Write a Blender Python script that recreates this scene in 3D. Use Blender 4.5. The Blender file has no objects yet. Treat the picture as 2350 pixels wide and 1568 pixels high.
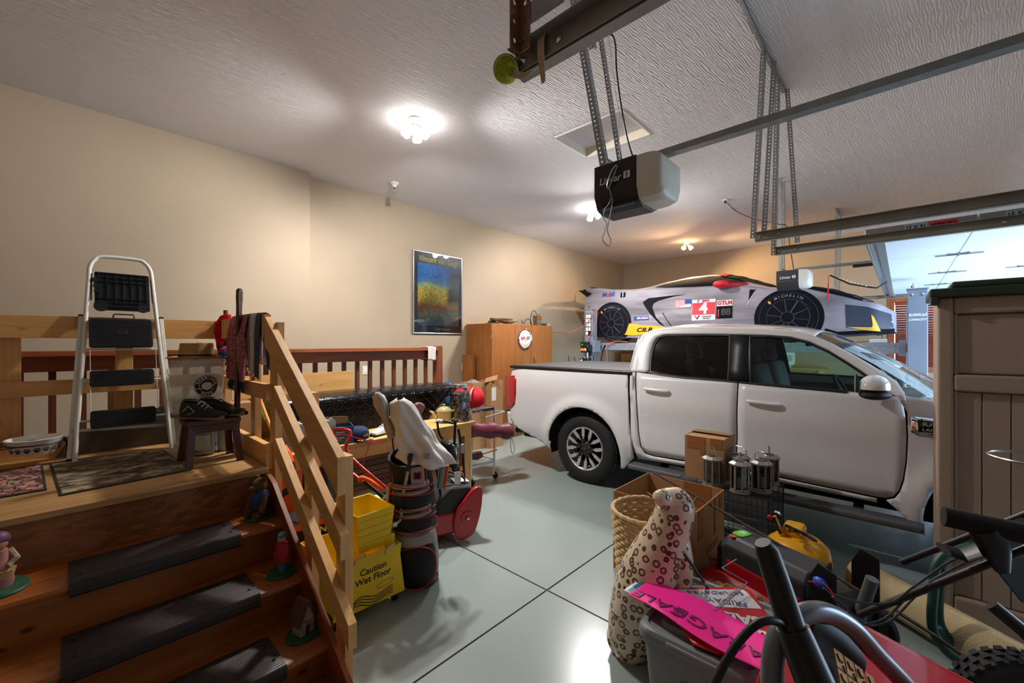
import bpy, bmesh, math, random
from mathutils import Matrix, Vector, Euler
from math import pi, sin, cos, radians as R
random.seed(7)
SC = bpy.context.scene
COL = SC.collection
FPX, HORIZON, EYE = 958.0, 787.0, 1.6
AZ = math.atan2(895, 958)
CA, SA = cos(AZ), sin(AZ)
cam_d = bpy.data.cameras.new('camera')
cam_d.sensor_width = 36.0
cam_d.lens = 36.0 * FPX / 2350.0
cam_d.shift_y = (HORIZON - 784.0) / 2350.0
cam_d.clip_start = 0.02
cam = bpy.data.objects.new('camera', cam_d)
cam.location = (0, 0, EYE)
cam.rotation_euler = (pi / 2, 0, AZ - pi / 2)
COL.objects.link(cam)
SC.camera = cam
world = bpy.data.worlds.new('daylight')
SC.world = world
world.use_nodes = True
_bg = world.node_tree.nodes['Background']
_bg.inputs[0].default_value = (0.58, 0.78, 1.0, 1)
_bg.inputs[1].default_value = 8.5
SC.view_settings.view_transform = 'Standard'
SC.view_settings.look = 'None'
SC.view_settings.exposure = 0.55
SC.view_settings.gamma = 1.0
SC.view_settings.use_curve_mapping = False
SC.cycles.use_denoising = True
SC.cycles.sample_clamp_indirect = 8.0
SC.cycles.use_adaptive_sampling = True
SC.cycles.adaptive_threshold = 0.03
SC.cycles.max_bounces = 8
SC.cycles.diffuse_bounces = 5
SC.cycles.glossy_bounces = 3
SC.cycles.transparent_max_bounces = 12
SC.cycles.caustics_reflective = False
SC.cycles.caustics_refractive = False
_pd = bpy.data.lights.new('door_daylight_portal', 'AREA')
_pd.shape = 'RECTANGLE'; _pd.size = 4.9; _pd.size_y = 2.15
_pd.cycles.is_portal = True
_po = bpy.data.objects.new('door_daylight_portal', _pd)
_po.location = (6.3, -2.32, 1.08); _po.rotation_euler = (R(90), 0, 0)
COL.objects.link(_po)
def lin(c):
 return tuple(((x / 255) / 12.92 if x / 255 <= 0.04045 else ((x / 255 + 0.055) / 1.055) ** 2.4) for x in c[:3]) + (1.0,)
MATS = {}
def mat(name, col, rough=0.5, metal=0.0, var=0.0, vscale=6.0, bump=0.0, bscale=60.0, coat=0.0, trans=0.0, ior=1.45, alpha=1.0, emit=0.0, spec=0.5, sheen=0.0, col2=None, stretch=None):
 if name in MATS: return MATS[name]
 m = bpy.data.materials.new(name); m.use_nodes = True
 nt = m.node_tree; b = nt.nodes['Principled BSDF']
 b.inputs['Base Color'].default_value = lin(col)
 b.inputs['Roughness'].default_value = rough
 b.inputs['Metallic'].default_value = metal
 b.inputs['Coat Weight'].default_value = coat
 b.inputs['Coat Roughness'].default_value = 0.05
 b.inputs['Transmission Weight'].default_value = trans
 b.inputs['IOR'].default_value = ior
 b.inputs['Alpha'].default_value = alpha
 b.inputs['Specular IOR Level'].default_value = spec
 b.inputs['Sheen Weight'].default_value = sheen
 if emit:
  b.inputs['Emission Color'].default_value = lin(col)
  b.inputs['Emission Strength'].default_value = emit
 if var or bump or col2:
  tc = nt.nodes.new('ShaderNodeTexCoord')
  src = tc.outputs['Object']
  if stretch:
   mp = nt.nodes.new('ShaderNodeMapping'); mp.inputs['Scale'].default_value = stretch
   nt.links.new(src, mp.inputs[0]); src = mp.outputs[0]
 if var or col2:
  n = nt.nodes.new('ShaderNodeTexNoise'); n.inputs['Scale'].default_value = vscale; n.inputs['Detail'].default_value = 5
  nt.links.new(src, n.inputs['Vector'])
  mx = nt.nodes.new('ShaderNodeMix'); mx.data_type = 'RGBA'
  rp = nt.nodes.new('ShaderNodeMapRange'); rp.inputs[1].default_value = 0.3; rp.inputs[2].default_value = 0.7
  nt.links.new(n.outputs['Fac'], rp.inputs[0]); nt.links.new(rp.outputs[0], mx.inputs[0])
  c = lin(col)
  mx.inputs[6].default_value = lin(col2) if col2 else tuple(x * (1 - var) for x in c[:3]) + (1,)
  mx.inputs[7].default_value = c if col2 else tuple(min(1, x * (1 + var)) for x in c[:3]) + (1,)
  nt.links.new(mx.outputs[2], b.inputs['Base Color'])
 if bump:
  n2 = nt.nodes.new('ShaderNodeTexNoise'); n2.inputs['Scale'].default_value = bscale; n2.inputs['Detail'].default_value = 3
  nt.links.new(src, n2.inputs['Vector'])
  bp = nt.nodes.new('ShaderNodeBump'); bp.inputs['Strength'].default_value = bump; bp.inputs['Distance'].default_value = 0.01
  nt.links.new(n2.outputs['Fac'], bp.inputs['Height']); nt.links.new(bp.outputs[0], b.inputs['Normal'])
 MATS[name] = m
 return m
def wood(name, c1, c2, axis='x', scale=1.0, rough=0.55, knots=0.5, coat=0.0, knotcol=(70, 36, 14)):
 if name in MATS: return MATS[name]
 m = bpy.data.materials.new(name); m.use_nodes = True
 nt = m.node_tree; L = nt.links.new; b = nt.nodes['Principled BSDF']
 N = lambda t: nt.nodes.new('ShaderNode' + t)
 tc = N('TexCoord'); oi = N('ObjectInfo'); ad = N('VectorMath'); ad.operation = 'ADD'
 sc = N('VectorMath'); sc.operation = 'SCALE'; sc.inputs['Scale'].default_value = 37.0
 cx = N('CombineXYZ'); [L(oi.outputs['Random'], cx.inputs[i]) for i in range(3)]
 L(cx.outputs[0], sc.inputs[0]); L(tc.outputs['Object'], ad.inputs[0]); L(sc.outputs[0], ad.inputs[1])
 st = {'x': (1.0, 14, 14), 'y': (14, 1.0, 14), 'z': (14, 14, 1.0)}[axis]
 mp = N('Mapping'); mp.inputs['Scale'].default_value = tuple(q * scale for q in st); L(ad.outputs[0], mp.inputs[0])
 n = N('TexNoise'); n.inputs['Scale'].default_value = 2.2; n.inputs['Detail'].default_value = 6; n.inputs['Distortion'].default_value = 0.6
 L(mp.outputs[0], n.inputs['Vector'])
 wv = N('TexWave'); wv.inputs['Scale'].default_value = 1.1; wv.inputs['Distortion'].default_value = 5.0; wv.inputs['Detail'].default_value = 3
 wv.bands_direction = {'x': 'Y', 'y': 'X', 'z': 'X'}[axis]
 mp2 = N('Mapping'); mp2.inputs['Scale'].default_value = tuple(q * scale * 0.6 for q in st); L(ad.outputs[0], mp2.inputs[0]); L(mp2.outputs[0], wv.inputs['Vector'])
 av = N('Math'); av.operation = 'MULTIPLY_ADD'; av.inputs[1].default_value = 0.14; L(wv.outputs['Fac'], av.inputs[0])
 m2 = N('Math'); m2.operation = 'MULTIPLY'; m2.inputs[1].default_value = 0.92; L(n.outputs['Fac'], m2.inputs[0]); L(m2.outputs[0], av.inputs[2])
 mx = N('Mix'); mx.data_type = 'RGBA'; mx.inputs[6].default_value = lin(c2); mx.inputs[7].default_value = lin(c1)
 rp = N('MapRange'); rp.inputs[1].default_value = 0.25; rp.inputs[2].default_value = 0.8; L(av.outputs[0], rp.inputs[0]); L(rp.outputs[0], mx.inputs[0])
 out = mx.outputs[2]
 if knots:
  sp = N('SeparateXYZ'); L(ad.outputs[0], sp.inputs[0]); c3 = N('CombineXYZ'); i, j = {'x': (0, 2), 'y': (1, 2), 'z': (2, 0)}[axis]
  L(sp.outputs[i], c3.inputs[0]); L(sp.outputs[j], c3.inputs[1])
  mp3 = N('Mapping'); mp3.inputs['Scale'].default_value = (2.3, 4.2, 1); L(c3.outputs[0], mp3.inputs[0])
  vo = N('TexVoronoi'); vo.voronoi_dimensions = '2D'; vo.inputs['Scale'].default_value = 1.0; L(mp3.outputs[0], vo.inputs['Vector'])
  kr = N('MapRange'); kr.inputs[1].default_value = 0.025; kr.inputs[2].default_value = 0.065; kr.inputs[3].default_value = knots; kr.inputs[4].default_value = 0.0
  L(vo.outputs['Distance'], kr.inputs[0])
  mk = N('Mix'); mk.data_type = 'RGBA'; L(kr.outputs[0], mk.inputs[0]); L(out, mk.inputs[6]); mk.inputs[7].default_value = lin(knotcol)
  out = mk.outputs[2]
 L(out, b.inputs['Base Color'])
 b.inputs['Roughness'].default_value = rough
 b.inputs['Coat Weight'].default_value = coat; b.inputs['Coat Roughness'].default_value = 0.2
 bp = N('Bump'); bp.inputs['Strength'].default_value = 0.12; bp.inputs['Distance'].default_value = 0.004
 L(n.outputs['Fac'], bp.inputs['Height']); L(bp.outputs[0], b.inputs['Normal'])
 MATS[name] = m
 return m
def nodes_of(m):
 return m.node_tree, m.node_tree.nodes['Principled BSDF'], m.node_tree.links.new
class B:
 def __init__(s, M=None):
  s.v = []; s.f = []; s.M = M or Matrix.Identity(4)
 def add(s, vs, fs):
  o = len(s.v); s.v += [s.M @ Vector(p) for p in vs]; s.f += [tuple(i + o for i in f) for f in fs]; return s
 def box(s, x0, y0, z0, x1, y1, z1):
  return s.add([(x0, y0, z0), (x1, y0, z0), (x1, y1, z0), (x0, y1, z0), (x0, y0, z1), (x1, y0, z1), (x1, y1, z1), (x0, y1, z1)],
      [(0, 3, 2, 1), (4, 5, 6, 7), (0, 1, 5, 4), (1, 2, 6, 5), (2, 3, 7, 6), (3, 0, 4, 7)])
 def cb(s, c, sz, rot=(0, 0, 0)):
  old = s.M; s.M = old @ Matrix.Translation(c) @ Euler(rot).to_matrix().to_4x4()
  s.box(-sz[0] / 2, -sz[1] / 2, -sz[2] / 2, sz[0] / 2, sz[1] / 2, sz[2] / 2); s.M = old; return s
 def bar(s, p0, p1, w, h, up=(0, 0, 1)):
  p0, p1 = Vector(p0), Vector(p1); d = (p1 - p0).normalized(); u = Vector(up)
  x = d.cross(u)
  if x.length < 1e-6: x = d.cross(Vector((1, 0, 0)))
  x.normalize(); z = x.cross(d)
  q = [p + x * (a * w / 2) + z * (b * h / 2) for p in (p0, p1) for a, b in ((-1, -1), (1, -1), (1, 1), (-1, 1))]
  return s.add(q, [(0, 1, 2, 3), (7, 6, 5, 4), (0, 4, 5, 1), (1, 5, 6, 2), (2, 6, 7, 3), (3, 7, 4, 0)])
 def tube(s, pts, r, n=8, cap=True, closed=False, flat=1.0):
  pts = [Vector(p) for p in pts]; k = len(pts); rs = r if isinstance(r, (list, tuple)) else [r] * k
  ring = []; prev = None; vs = []; fs = []
  for i, p in enumerate(pts):
   a = pts[i - 1] if (i > 0 or closed) else p; b = pts[(i + 1) % k] if (i < k - 1 or closed) else p
   t = (b - a).normalized()
   if prev is None:
    u = t.cross(Vector((0, 0, 1)))
    if u.length < 1e-3: u = t.cross(Vector((1, 0, 0)))
   else:
    u = prev - t * prev.dot(t)
    if u.length < 1e-6: u = t.cross(Vector((0, 0, 1)))
   u.normalize(); prev = u; w = t.cross(u)
   for j in range(n):
    an = 2 * pi * j / n
    vs.append(p + (u * cos(an) + w * sin(an) * flat) * rs[i])
  for i in range(k if closed else k - 1):
   for j in range(n):
    a = i * n + j; b = i * n + (j + 1) % n; i2 = (i + 1) % k
    fs.append((a, b, i2 * n + (j + 1) % n, i2 * n + j))
  if cap and not closed:
   fs.append(tuple(range(n - 1, -1, -1))); fs.append(tuple((k - 1) * n + j for j in range(n)))
  return s.add(vs, fs)
 def cyl(s, p0, p1, r0, r1=None, n=16):
  return s.tube([p0, p1], [r0, r0 if r1 is None else r1], n)
 def lathe(s, prof, n=24, c=(0, 0, 0), ax=None, a0=0.0, a1=2 * pi, sq=None):
  old = s.M; s.M = old @ Matrix.Translation(c) @ (ax or Matrix.Identity(4))
  full = abs(a1 - a0 - 2 * pi) < 1e-6; m = n if full else n + 1; vs = []; fs = []
  sx, sy = sq or (1, 1)
  for r, z in prof:
   for j in range(m):
    a = a0 + (a1 - a0) * j / n; vs.append((r * cos(a) * sx, r * sin(a) * sy, z))
  for i in range(len(prof) - 1):
   for j in range(n):
    a = i * m + j; b = i * m + (j + 1) % m
    fs.append((a, b, b + m, a + m))
  s.add(vs, fs)
  if full:
   for i in (0, len(prof) - 1):
    if prof[i][0] > 1e-5:
     ring = list(range(m)); o = len(s.v) - len(vs) + i * m
     s.f.append(tuple(o + q for q in (reversed(ring) if i == 0 else ring)))
  s.M = old; return s
 def prism(s, poly, a, b, ax='z'):
  n = len(poly)
  def P(u, v, w): return {'z': (u, v, w), 'x': (w, u, v), 'y': (u, w, v)}[ax]
  vs = [P(u, v, a) for u, v in poly] + [P(u, v, b) for u, v in poly]
  fs = [tuple(range(n - 1, -1, -1)), tuple(range(n, 2 * n))] + [(i, (i + 1) % n, n + (i + 1) % n, n + i) for i in range(n)]
  return s.add(vs, fs)
 def grid(s, fn, nu, nv, cu=False, cv=False):
  vs = [fn(i / (nu if cu else nu - 1), j / (nv if cv else nv - 1)) for i in range(nu) for j in range(nv)]
  fs = []
  for i in range(nu if cu else nu - 1):
   for j in range(nv if cv else nv - 1):
    i2, j2 = (i + 1) % nu, (j + 1) % nv
    fs.append((i * nv + j, i2 * nv + j, i2 * nv + j2, i * nv + j2))
  return s.add(vs, fs)
 def sph(s, c, r, nu=16, nv=10):
  rx, ry, rz = (r, r, r) if not isinstance(r, (tuple, list)) else r
  return s.grid(lambda u, v: (c[0] + rx * cos(2 * pi * u) * sin(pi * v), c[1] + ry * sin(2 * pi * u) * sin(pi * v), c[2] - rz * cos(pi * v)), nu, nv, cu=True)
 def os(s, *a, **k): return s.ob(*a, smooth=True, **k)
 def ob(s, name, m, parent=None, smooth=False, bevel=0.0, solid=0.0, sub=0, seg=2, loc=None, label=None, angle=40):
  me = bpy.data.meshes.new(name); me.from_pydata(s.v, [], s.f)
  bm = bmesh.new(); bm.from_mesh(me)
  bmesh.ops.remove_doubles(bm, verts=bm.verts, dist=1e-6)
  bmesh.ops.recalc_face_normals(bm, faces=bm.faces)
  bm.to_mesh(me); bm.free()
  return link(name, me, m, parent, smooth, bevel, solid, sub, seg, loc, label, angle)
def link(name, me, m, parent=None, smooth=False, bevel=0.0, solid=0.0, sub=0, seg=2, loc=None, label=None, angle=40):
 if smooth:
  me.polygons.foreach_set('use_smooth', [True] * len(me.polygons))
  if not sub: me.set_sharp_from_angle(angle=R(angle))
 o = bpy.data.objects.new(name, me); COL.objects.link(o)
 for mm in (m if isinstance(m, (list, tuple)) else [m]): me.materials.append(mm)
 if parent is not None: o.parent = parent
 if loc is not None: o.location = loc
 if solid:
  q = o.modifiers.new('thickness', 'SOLIDIFY'); q.thickness = solid; q.offset = -1
 if bevel:
  q = o.modifiers.new('soft_edge', 'BEVEL'); q.width = bevel; q.segments = seg; q.limit_method = 'ANGLE'; q.angle_limit = R(35)
  q.harden_normals = False
 if sub:
  q = o.modifiers.new('smooth', 'SUBSURF'); q.levels = sub; q.render_levels = sub
 if label: o['label'] = label
 return o
def tag(o, label=None, cat=None, group=None, kind=None):
 for k, v in (('label', label), ('category', cat), ('group', group), ('kind', kind)):
  if v: o[k] = v
 return o
def thing(name, label, cat, loc=(0, 0, 0), rz=0.0, group=None):
 o = bpy.data.objects.new(name, None); o.empty_display_size = 0.1; COL.objects.link(o)
 o.location = loc; o.rotation_euler = (0, 0, rz)
 return tag(o, label, cat, group)
def copy_tree(o, parent=None, label=None):
 c = o.copy(); COL.objects.link(c)
 if parent is not None: c.parent = parent
 for ch in [q for q in o.children]: copy_tree(ch, c)
 if label: c['label'] = label
 return c
def struct(name, b, m, label, parent=None, **k):
 o = b.ob(name, m, parent, **k)
 return tag(o, label, None, None, 'structure' if parent is None else None)
def basis(o, x, y):
 x = Vector(x).normalized(); y = Vector(y); z = x.cross(y).normalized(); y = z.cross(x)
 return Matrix(((x.x, y.x, z.x, o[0]), (x.y, y.y, z.y, o[1]), (x.z, y.z, z.z, o[2]), (0, 0, 0, 1)))
def text(name, body, size, m, parent, M, thick=0.0006, bold=0.0, shear=0.0, ax='CENTER', ay='CENTER', spacing=1.0, sx=1.0, fn=None):
 cu = bpy.data.curves.new(name, 'FONT'); cu.body = body; cu.size = size; cu.extrude = thick; cu.offset = bold
 cu.shear = shear; cu.align_x = ax; cu.align_y = ay; cu.space_character = spacing; cu.resolution_u = 3
 tmp = bpy.data.objects.new(name, cu)
 me = bpy.data.meshes.new_from_object(tmp)
 bpy.data.objects.remove(tmp); bpy.data.curves.remove(cu)
 if fn:
  for v in me.vertices: v.co = fn(v.co.x * sx, v.co.y, v.co.z)
 else:
  me.transform(M @ Matrix.Diagonal((sx, 1, 1, 1)))
 me.materials.clear()
 return link(name, me, m, parent)
def fill_patch(name, poly, fn, m, parent, step=0.08, solid=0.0, off=0.0, smooth=True, bevel=0.0, label=None, out=None):
 bm = bmesh.new()
 vs = [bm.verts.new((u, v, 0)) for u, v in poly]
 bm.faces.new(vs)
 us = [p[0] for p in poly]; ws = [p[1] for p in poly]
 for lo, hi, nrm in ((min(us), max(us), (1, 0, 0)), (min(ws), max(ws), (0, 1, 0))):
  k = int((hi - lo) / step)
  for i in range(1, k + 1):
   q = lo + (hi - lo) * i / (k + 1)
   bmesh.ops.bisect_plane(bm, geom=bm.verts[:] + bm.edges[:] + bm.faces[:], plane_co=Vector(nrm) * q, plane_no=nrm)
 bmesh.ops.triangulate(bm, faces=[f for f in bm.faces if len(f.verts) > 4])
 for v in bm.verts: v.co = Vector(fn(v.co.x, v.co.y, off))
 bmesh.ops.recalc_face_normals(bm, faces=bm.faces)
 eps = 1e-3; u0, v0 = sum(us) / len(us), sum(ws) / len(ws)          # the side towards which the offset grows is the outside
 o_ = Vector(fn(u0, v0, off + eps)) - Vector(fn(u0, v0, off))
 if sum((f.normal * f.calc_area() for f in bm.faces), Vector()).dot(o_) < 0: bmesh.ops.reverse_faces(bm, faces=bm.faces)
 me = bpy.data.meshes.new(name); bm.to_mesh(me); bm.free()
 return link(name, me, m, parent, smooth, bevel, solid, label=label)
def rrect(x0, y0, x1, y1, r, n=4):
 out = []
 for cx, cy, a in ((x1 - r, y0 + r, -pi / 2), (x1 - r, y1 - r, 0), (x0 + r, y1 - r, pi / 2), (x0 + r, y0 + r, pi)):
  out += [(cx + r * cos(a + pi / 2 * i / n), cy + r * sin(a + pi / 2 * i / n)) for i in range(n + 1)]
 return out
def arc(c, r, a0, a1, n):
 return [(c[0] + r * cos(R(a0 + (a1 - a0) * i / n)), c[1] + r * sin(R(a0 + (a1 - a0) * i / n))) for i in range(n + 1)]
def smoothpath(pts, n=6, closed=False):
 P = [Vector(p) for p in pts]; out = []; k = len(P)
 for i in range(k if closed else k - 1):
  g = (lambda j: P[j % k]) if closed else (lambda j: P[max(0, min(k - 1, j))])
  p0, p1, p2, p3 = g(i - 1), g(i), g(i + 1), g(i + 2)
  for q in range(n):
   t = q / n
   out.append(0.5 * ((2 * p1) + (p2 - p0) * t + (2 * p0 - 5 * p1 + 4 * p2 - p3) * t * t + (3 * p1 - p0 - 3 * p2 + p3) * t ** 3))
 if not closed: out.append(P[-1])
 return out
def at(px, py, X=None, Y=None, Z=None, d=None):
 t = (px - 1175.0) / FPX; u = (HORIZON - py) / FPX; a = CA + SA * t; b = SA - CA * t
 if X is not None: d = X / a
 elif Y is not None: d = Y / b
 elif Z is not None: d = (Z - EYE) / u
 return Vector((a * d, b * d, EYE + u * d))
def loc_at(o, *a, **k):
 M = Matrix.Translation(o.location) @ o.rotation_euler.to_matrix().to_4x4()
 return M.inverted() @ at(*a, **k)
# ================================================================ the room
CEIL = 3.69
WX0, WX1, WY0 = -2.6, 10.19, -2.25
YL, YR, XJ = 5.31, 5.44, 2.05
def wall_mat(name, col):
 m = mat(name, col, rough=0.75, var=0.04, vscale=1.3, bump=0.12, bscale=9.0)
 return m
M_wall = wall_mat('beige_wall_paint', (172, 156, 134))
M_white = mat('white_wall_paint', (222, 222, 220), rough=0.7, var=0.03, vscale=2)
def ceiling_mat():
 m = bpy.data.materials.new('textured_ceiling_paint'); m.use_nodes = True
 nt, b, L = nodes_of(m); N = lambda t: nt.nodes.new('ShaderNode' + t)
 b.inputs['Base Color'].default_value = lin((226, 224, 226)); b.inputs['Roughness'].default_value = 0.8
 tc = N('TexCoord'); mp = N('Mapping'); mp.inputs['Rotation'].default_value = (0, 0, R(20)); mp.inputs['Scale'].default_value = (3.6, 13, 1)
 L(tc.outputs['Object'], mp.inputs[0])
 n = N('TexNoise'); n.inputs['Scale'].default_value = 3.0; n.inputs['Detail'].default_value = 2; n.inputs['Distortion'].default_value = 1.2; L(mp.outputs[0], n.inputs['Vector'])
 wv = N('TexWave'); wv.inputs['Scale'].default_value = 1.6; wv.inputs['Distortion'].default_value = 9; wv.inputs['Detail'].default_value = 2; wv.bands_direction = 'Y'
 L(mp.outputs[0], wv.inputs['Vector'])
 mx = N('Math'); mx.operation = 'MULTIPLY'; L(n.outputs['Fac'], mx.inputs[0]); L(wv.outputs['Fac'], mx.inputs[1])
 bp = N('Bump'); bp.inputs['Strength'].default_value = 0.6; bp.inputs['Distance'].default_value = 0.011
 L(mx.outputs[0], bp.inputs['Height']); L(bp.outputs[0], b.inputs['Normal'])
 return m
M_ceil = ceiling_mat()
def floor_mat():
 m = bpy.data.materials.new('grey_epoxy_floor'); m.use_nodes = True
 nt, b, L = nodes_of(m); N = lambda t: nt.nodes.new('ShaderNode' + t)
 tc = N('TexCoord'); n = N('TexNoise'); n.inputs['Scale'].default_value = 1.6; n.inputs['Detail'].default_value = 6; L(tc.outputs['Object'], n.inputs['Vector'])
 mx = N('Mix'); mx.data_type = 'RGBA'; mx.inputs[6].default_value = lin((134, 147, 144)); mx.inputs[7].default_value = lin((147, 158, 155)); L(n.outputs['Fac'], mx.inputs[0])
 n3 = N('TexNoise'); n3.inputs['Scale'].default_value = 0.9; n3.inputs['Detail'].default_value = 3; n3.inputs['Roughness'].default_value = 0.5; L(tc.outputs['Object'], n3.inputs['Vector'])
 r3 = N('MapRange'); r3.inputs[1].default_value = 0.62; r3.inputs[2].default_value = 0.85; r3.inputs[4].default_value = 0.12; L(n3.outputs['Fac'], r3.inputs[0])
 m3 = N('Mix'); m3.data_type = 'RGBA'; L(r3.outputs[0], m3.inputs[0]); L(mx.outputs[2], m3.inputs[6]); m3.inputs[7].default_value = lin((150, 132, 104))
 L(m3.outputs[2], b.inputs['Base Color'])
 n2 = N('TexNoise'); n2.inputs['Scale'].default_value = 9; n2.inputs['Detail'].default_value = 4; L(tc.outputs['Object'], n2.inputs['Vector'])
 rr = N('MapRange'); rr.inputs[3].default_value = 0.20; rr.inputs[4].default_value = 0.27; L(n2.outputs['Fac'], rr.inputs[0]); L(rr.outputs[0], b.inputs['Roughness'])
 bp = N('Bump'); bp.inputs['Strength'].default_value = 0.05; bp.inputs['Distance'].default_value = 0.005; L(n2.outputs['Fac'], bp.inputs['Height']); L(bp.outputs[0], b.inputs['Normal'])
 return m
M_floor = floor_mat()
M_joint = mat('dirty_saw_joint', (92, 78, 58), rough=0.9, var=0.2)
flr = thing('floor', 'grey epoxy coated concrete garage floor with saw cut joints', None); flr['kind'] = 'structure'
JX, JY, g = 2.126, 1.678, 0.006
for x0, x1 in ((WX0, JX), (JX, WX1)):
 for y0, y1 in ((WY0 - 0.12, JY), (JY, YR)):
  B().box(x0 + (g if x0 == JX else 0), y0 + (g if y0 == JY else 0), -0.10, x1 - (g if x1 == JX else 0), y1 - (g if y1 == JY else 0), 0).ob('slab', M_floor, flr)
B().box(JX - g, WY0, -0.10, JX + g, YR, -0.006).ob('joint_filler', M_joint, flr)
B().box(WX0, JY - g, -0.10, WX1, JY + g, -0.0065).ob('joint_filler', M_joint, flr)
struct('wall_left', B().prism([(WX0 - 0.15, YL), (XJ, YL), (XJ, YR), (WX1 + 0.15, YR), (WX1 + 0.15, 5.65), (WX0 - 0.15, 5.65)], -0.1, CEIL + 0.1), M_wall, 'long beige painted wall with a small jog behind the railing')
WY_a, WY_b, WZ_a, WZ_b = -1.15, 0.10, 1.18, 2.33       # window in the far wall
b = B()
for y0, y1, z0, z1 in ((WY0 - 0.15, WY_a, -0.1, CEIL + 0.1), (WY_b, YR, -0.1, CEIL + 0.1), (WY_a, WY_b, -0.1, WZ_a), (WY_a, WY_b, WZ_b, CEIL + 0.1)):
 b.box(WX1, y0, z0, WX1 + 0.15, y1, z1)
struct('wall_far', b, M_wall, 'beige painted end wall behind the car lift')
struct('wall_house', B().box(WX0 - 0.15, WY0 - 0.15, -0.1, WX0, YL, CEIL + 0.1), M_wall, 'beige wall of the house behind the landing')
D1a, D1b, D2a, D2b, DH = 0.80, 3.20, 3.84, 8.74, 2.15
b = B()
for x0, x1, z0, z1 in ((WX0, D1a, 0, CEIL), (D1b, D2a, 0, CEIL), (D2b, WX1, 0, CEIL), (D1a, D1b, DH, CEIL), (D2a, D2b, DH, CEIL)):
 b.box(x0, WY0 - 0.15, z0 - 0.1, x1, WY0, z1 + 0.1)
struct('wall_front', b, M_wall, 'beige wall with the two garage door openings')
d1 = thing('door_1', 'closed white sectional garage door', None); d1['kind'] = 'structure'
M_door = mat('white_door_steel', (228, 234, 240), rough=0.42, var=0.02, vscale=3, bump=0.06, bscale=40)
for i in range(4):
 B().box(D1a - 0.05, WY0 + 0.01, 0.004 + i * 0.54, D1b + 0.05, WY0 + 0.055, 0.538 + i * 0.54).ob('door_panel', M_door, d1, bevel=0.004)
c0 = at(1285, 325, Z=CEIL); c1 = at(1345, 362, Z=CEIL); c2 = at(1490, 308, Z=CEIL)
HX0, HX1 = min(c0.x, c2.x) + 0.0, c1.x
HY0, HY1 = c2.y, c1.y
HX0 = HX1 - 0.62; HY0 = HY1 - 0.78
b = B()
for x0, x1, y0, y1 in ((WX0, HX0, WY0, YR), (HX1, WX1, WY0, YR), (HX0, HX1, WY0, HY0), (HX0, HX1, HY1, YR)):
 b.box(x0, y0, CEIL, x1, y1, CEIL + 0.12)
struct('ceiling', b, M_ceil, 'white ceiling with swirled paint texture')
h = thing('trim_hatch', 'attic hatch recessed into the ceiling', None); h['kind'] = 'structure'
M_trim = mat('cream_trim', (226, 220, 206), rough=0.6, var=0.05)
B().box(HX0, HY0, CEIL + 0.085, HX1, HY1, CEIL + 0.11).ob('hatch_panel', M_ceil, h)
for x0, x1, y0, y1 in ((HX0, HX0 + 0.02, HY0, HY1), (HX1 - 0.02, HX1, HY0, HY1), (HX0, HX1, HY0, HY0 + 0.02), (HX0, HX1, HY1 - 0.02, HY1)):
 B().box(x0, y0, CEIL - 0.004, x1, y1, CEIL + 0.085).ob('hatch_trim', M_trim, h, bevel=0.002)
M_oak = wood('stained_oak_trim', (176, 98, 44), (128, 62, 24), 'z', knots=0)
M_blind = wood('red_brown_blind', (150, 70, 48), (112, 46, 32), 'y', knots=0, rough=0.4)
M_pane = mat('window_glass', (235, 245, 250), rough=0.02, trans=1.0, spec=0.5, ior=1.02)
w = thing('window_1', 'window with lowered red brown wooden blinds and oak trim', None); w['kind'] = 'structure'
X = WX1
for y0, y1, z0, z1 in ((WY_a - 0.09, WY_a, WZ_a - 0.09, WZ_b + 0.09), (WY_b, WY_b + 0.09, WZ_a - 0.09, WZ_b + 0.09), (WY_a, WY_b, WZ_a - 0.09, WZ_a), (WY_a, WY_b, WZ_b, WZ_b + 0.09)):
 B().box(X - 0.022, y0, z0, X + 0.03, y1, z1).ob('window_casing', M_oak, w, bevel=0.004)
B().box(X + 0.10, WY_a, WZ_a, X + 0.106, WY_b, WZ_b).ob('pane', M_pane, w)
nsl = 27
for i in range(nsl):
 z = WZ_a + 0.02 + i * (WZ_b - WZ_a - 0.06) / (nsl - 1)
 if i == 0: sl = B().cb((0, 0, 0), (0.046, WY_b - WY_a - 0.02, 0.003), (0, R(-62), 0)).ob('slat', M_blind, w, loc=(X + 0.045, (WY_a + WY_b) / 2, z))
 else:
  q = sl.copy(); COL.objects.link(q); q.location.z = z
B().box(X + 0.01, WY_a + 0.004, WZ_b - 0.05, X + 0.075, WY_b - 0.004, WZ_b - 0.002).ob('head_rail', M_blind, w)
for y in (-0.12, -0.9): B().cyl((X + 0.018, y, WZ_a + 0.01), (X + 0.018, y, WZ_b - 0.04), 0.002, n=6).ob('blind_cord', M_white, w)
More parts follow.
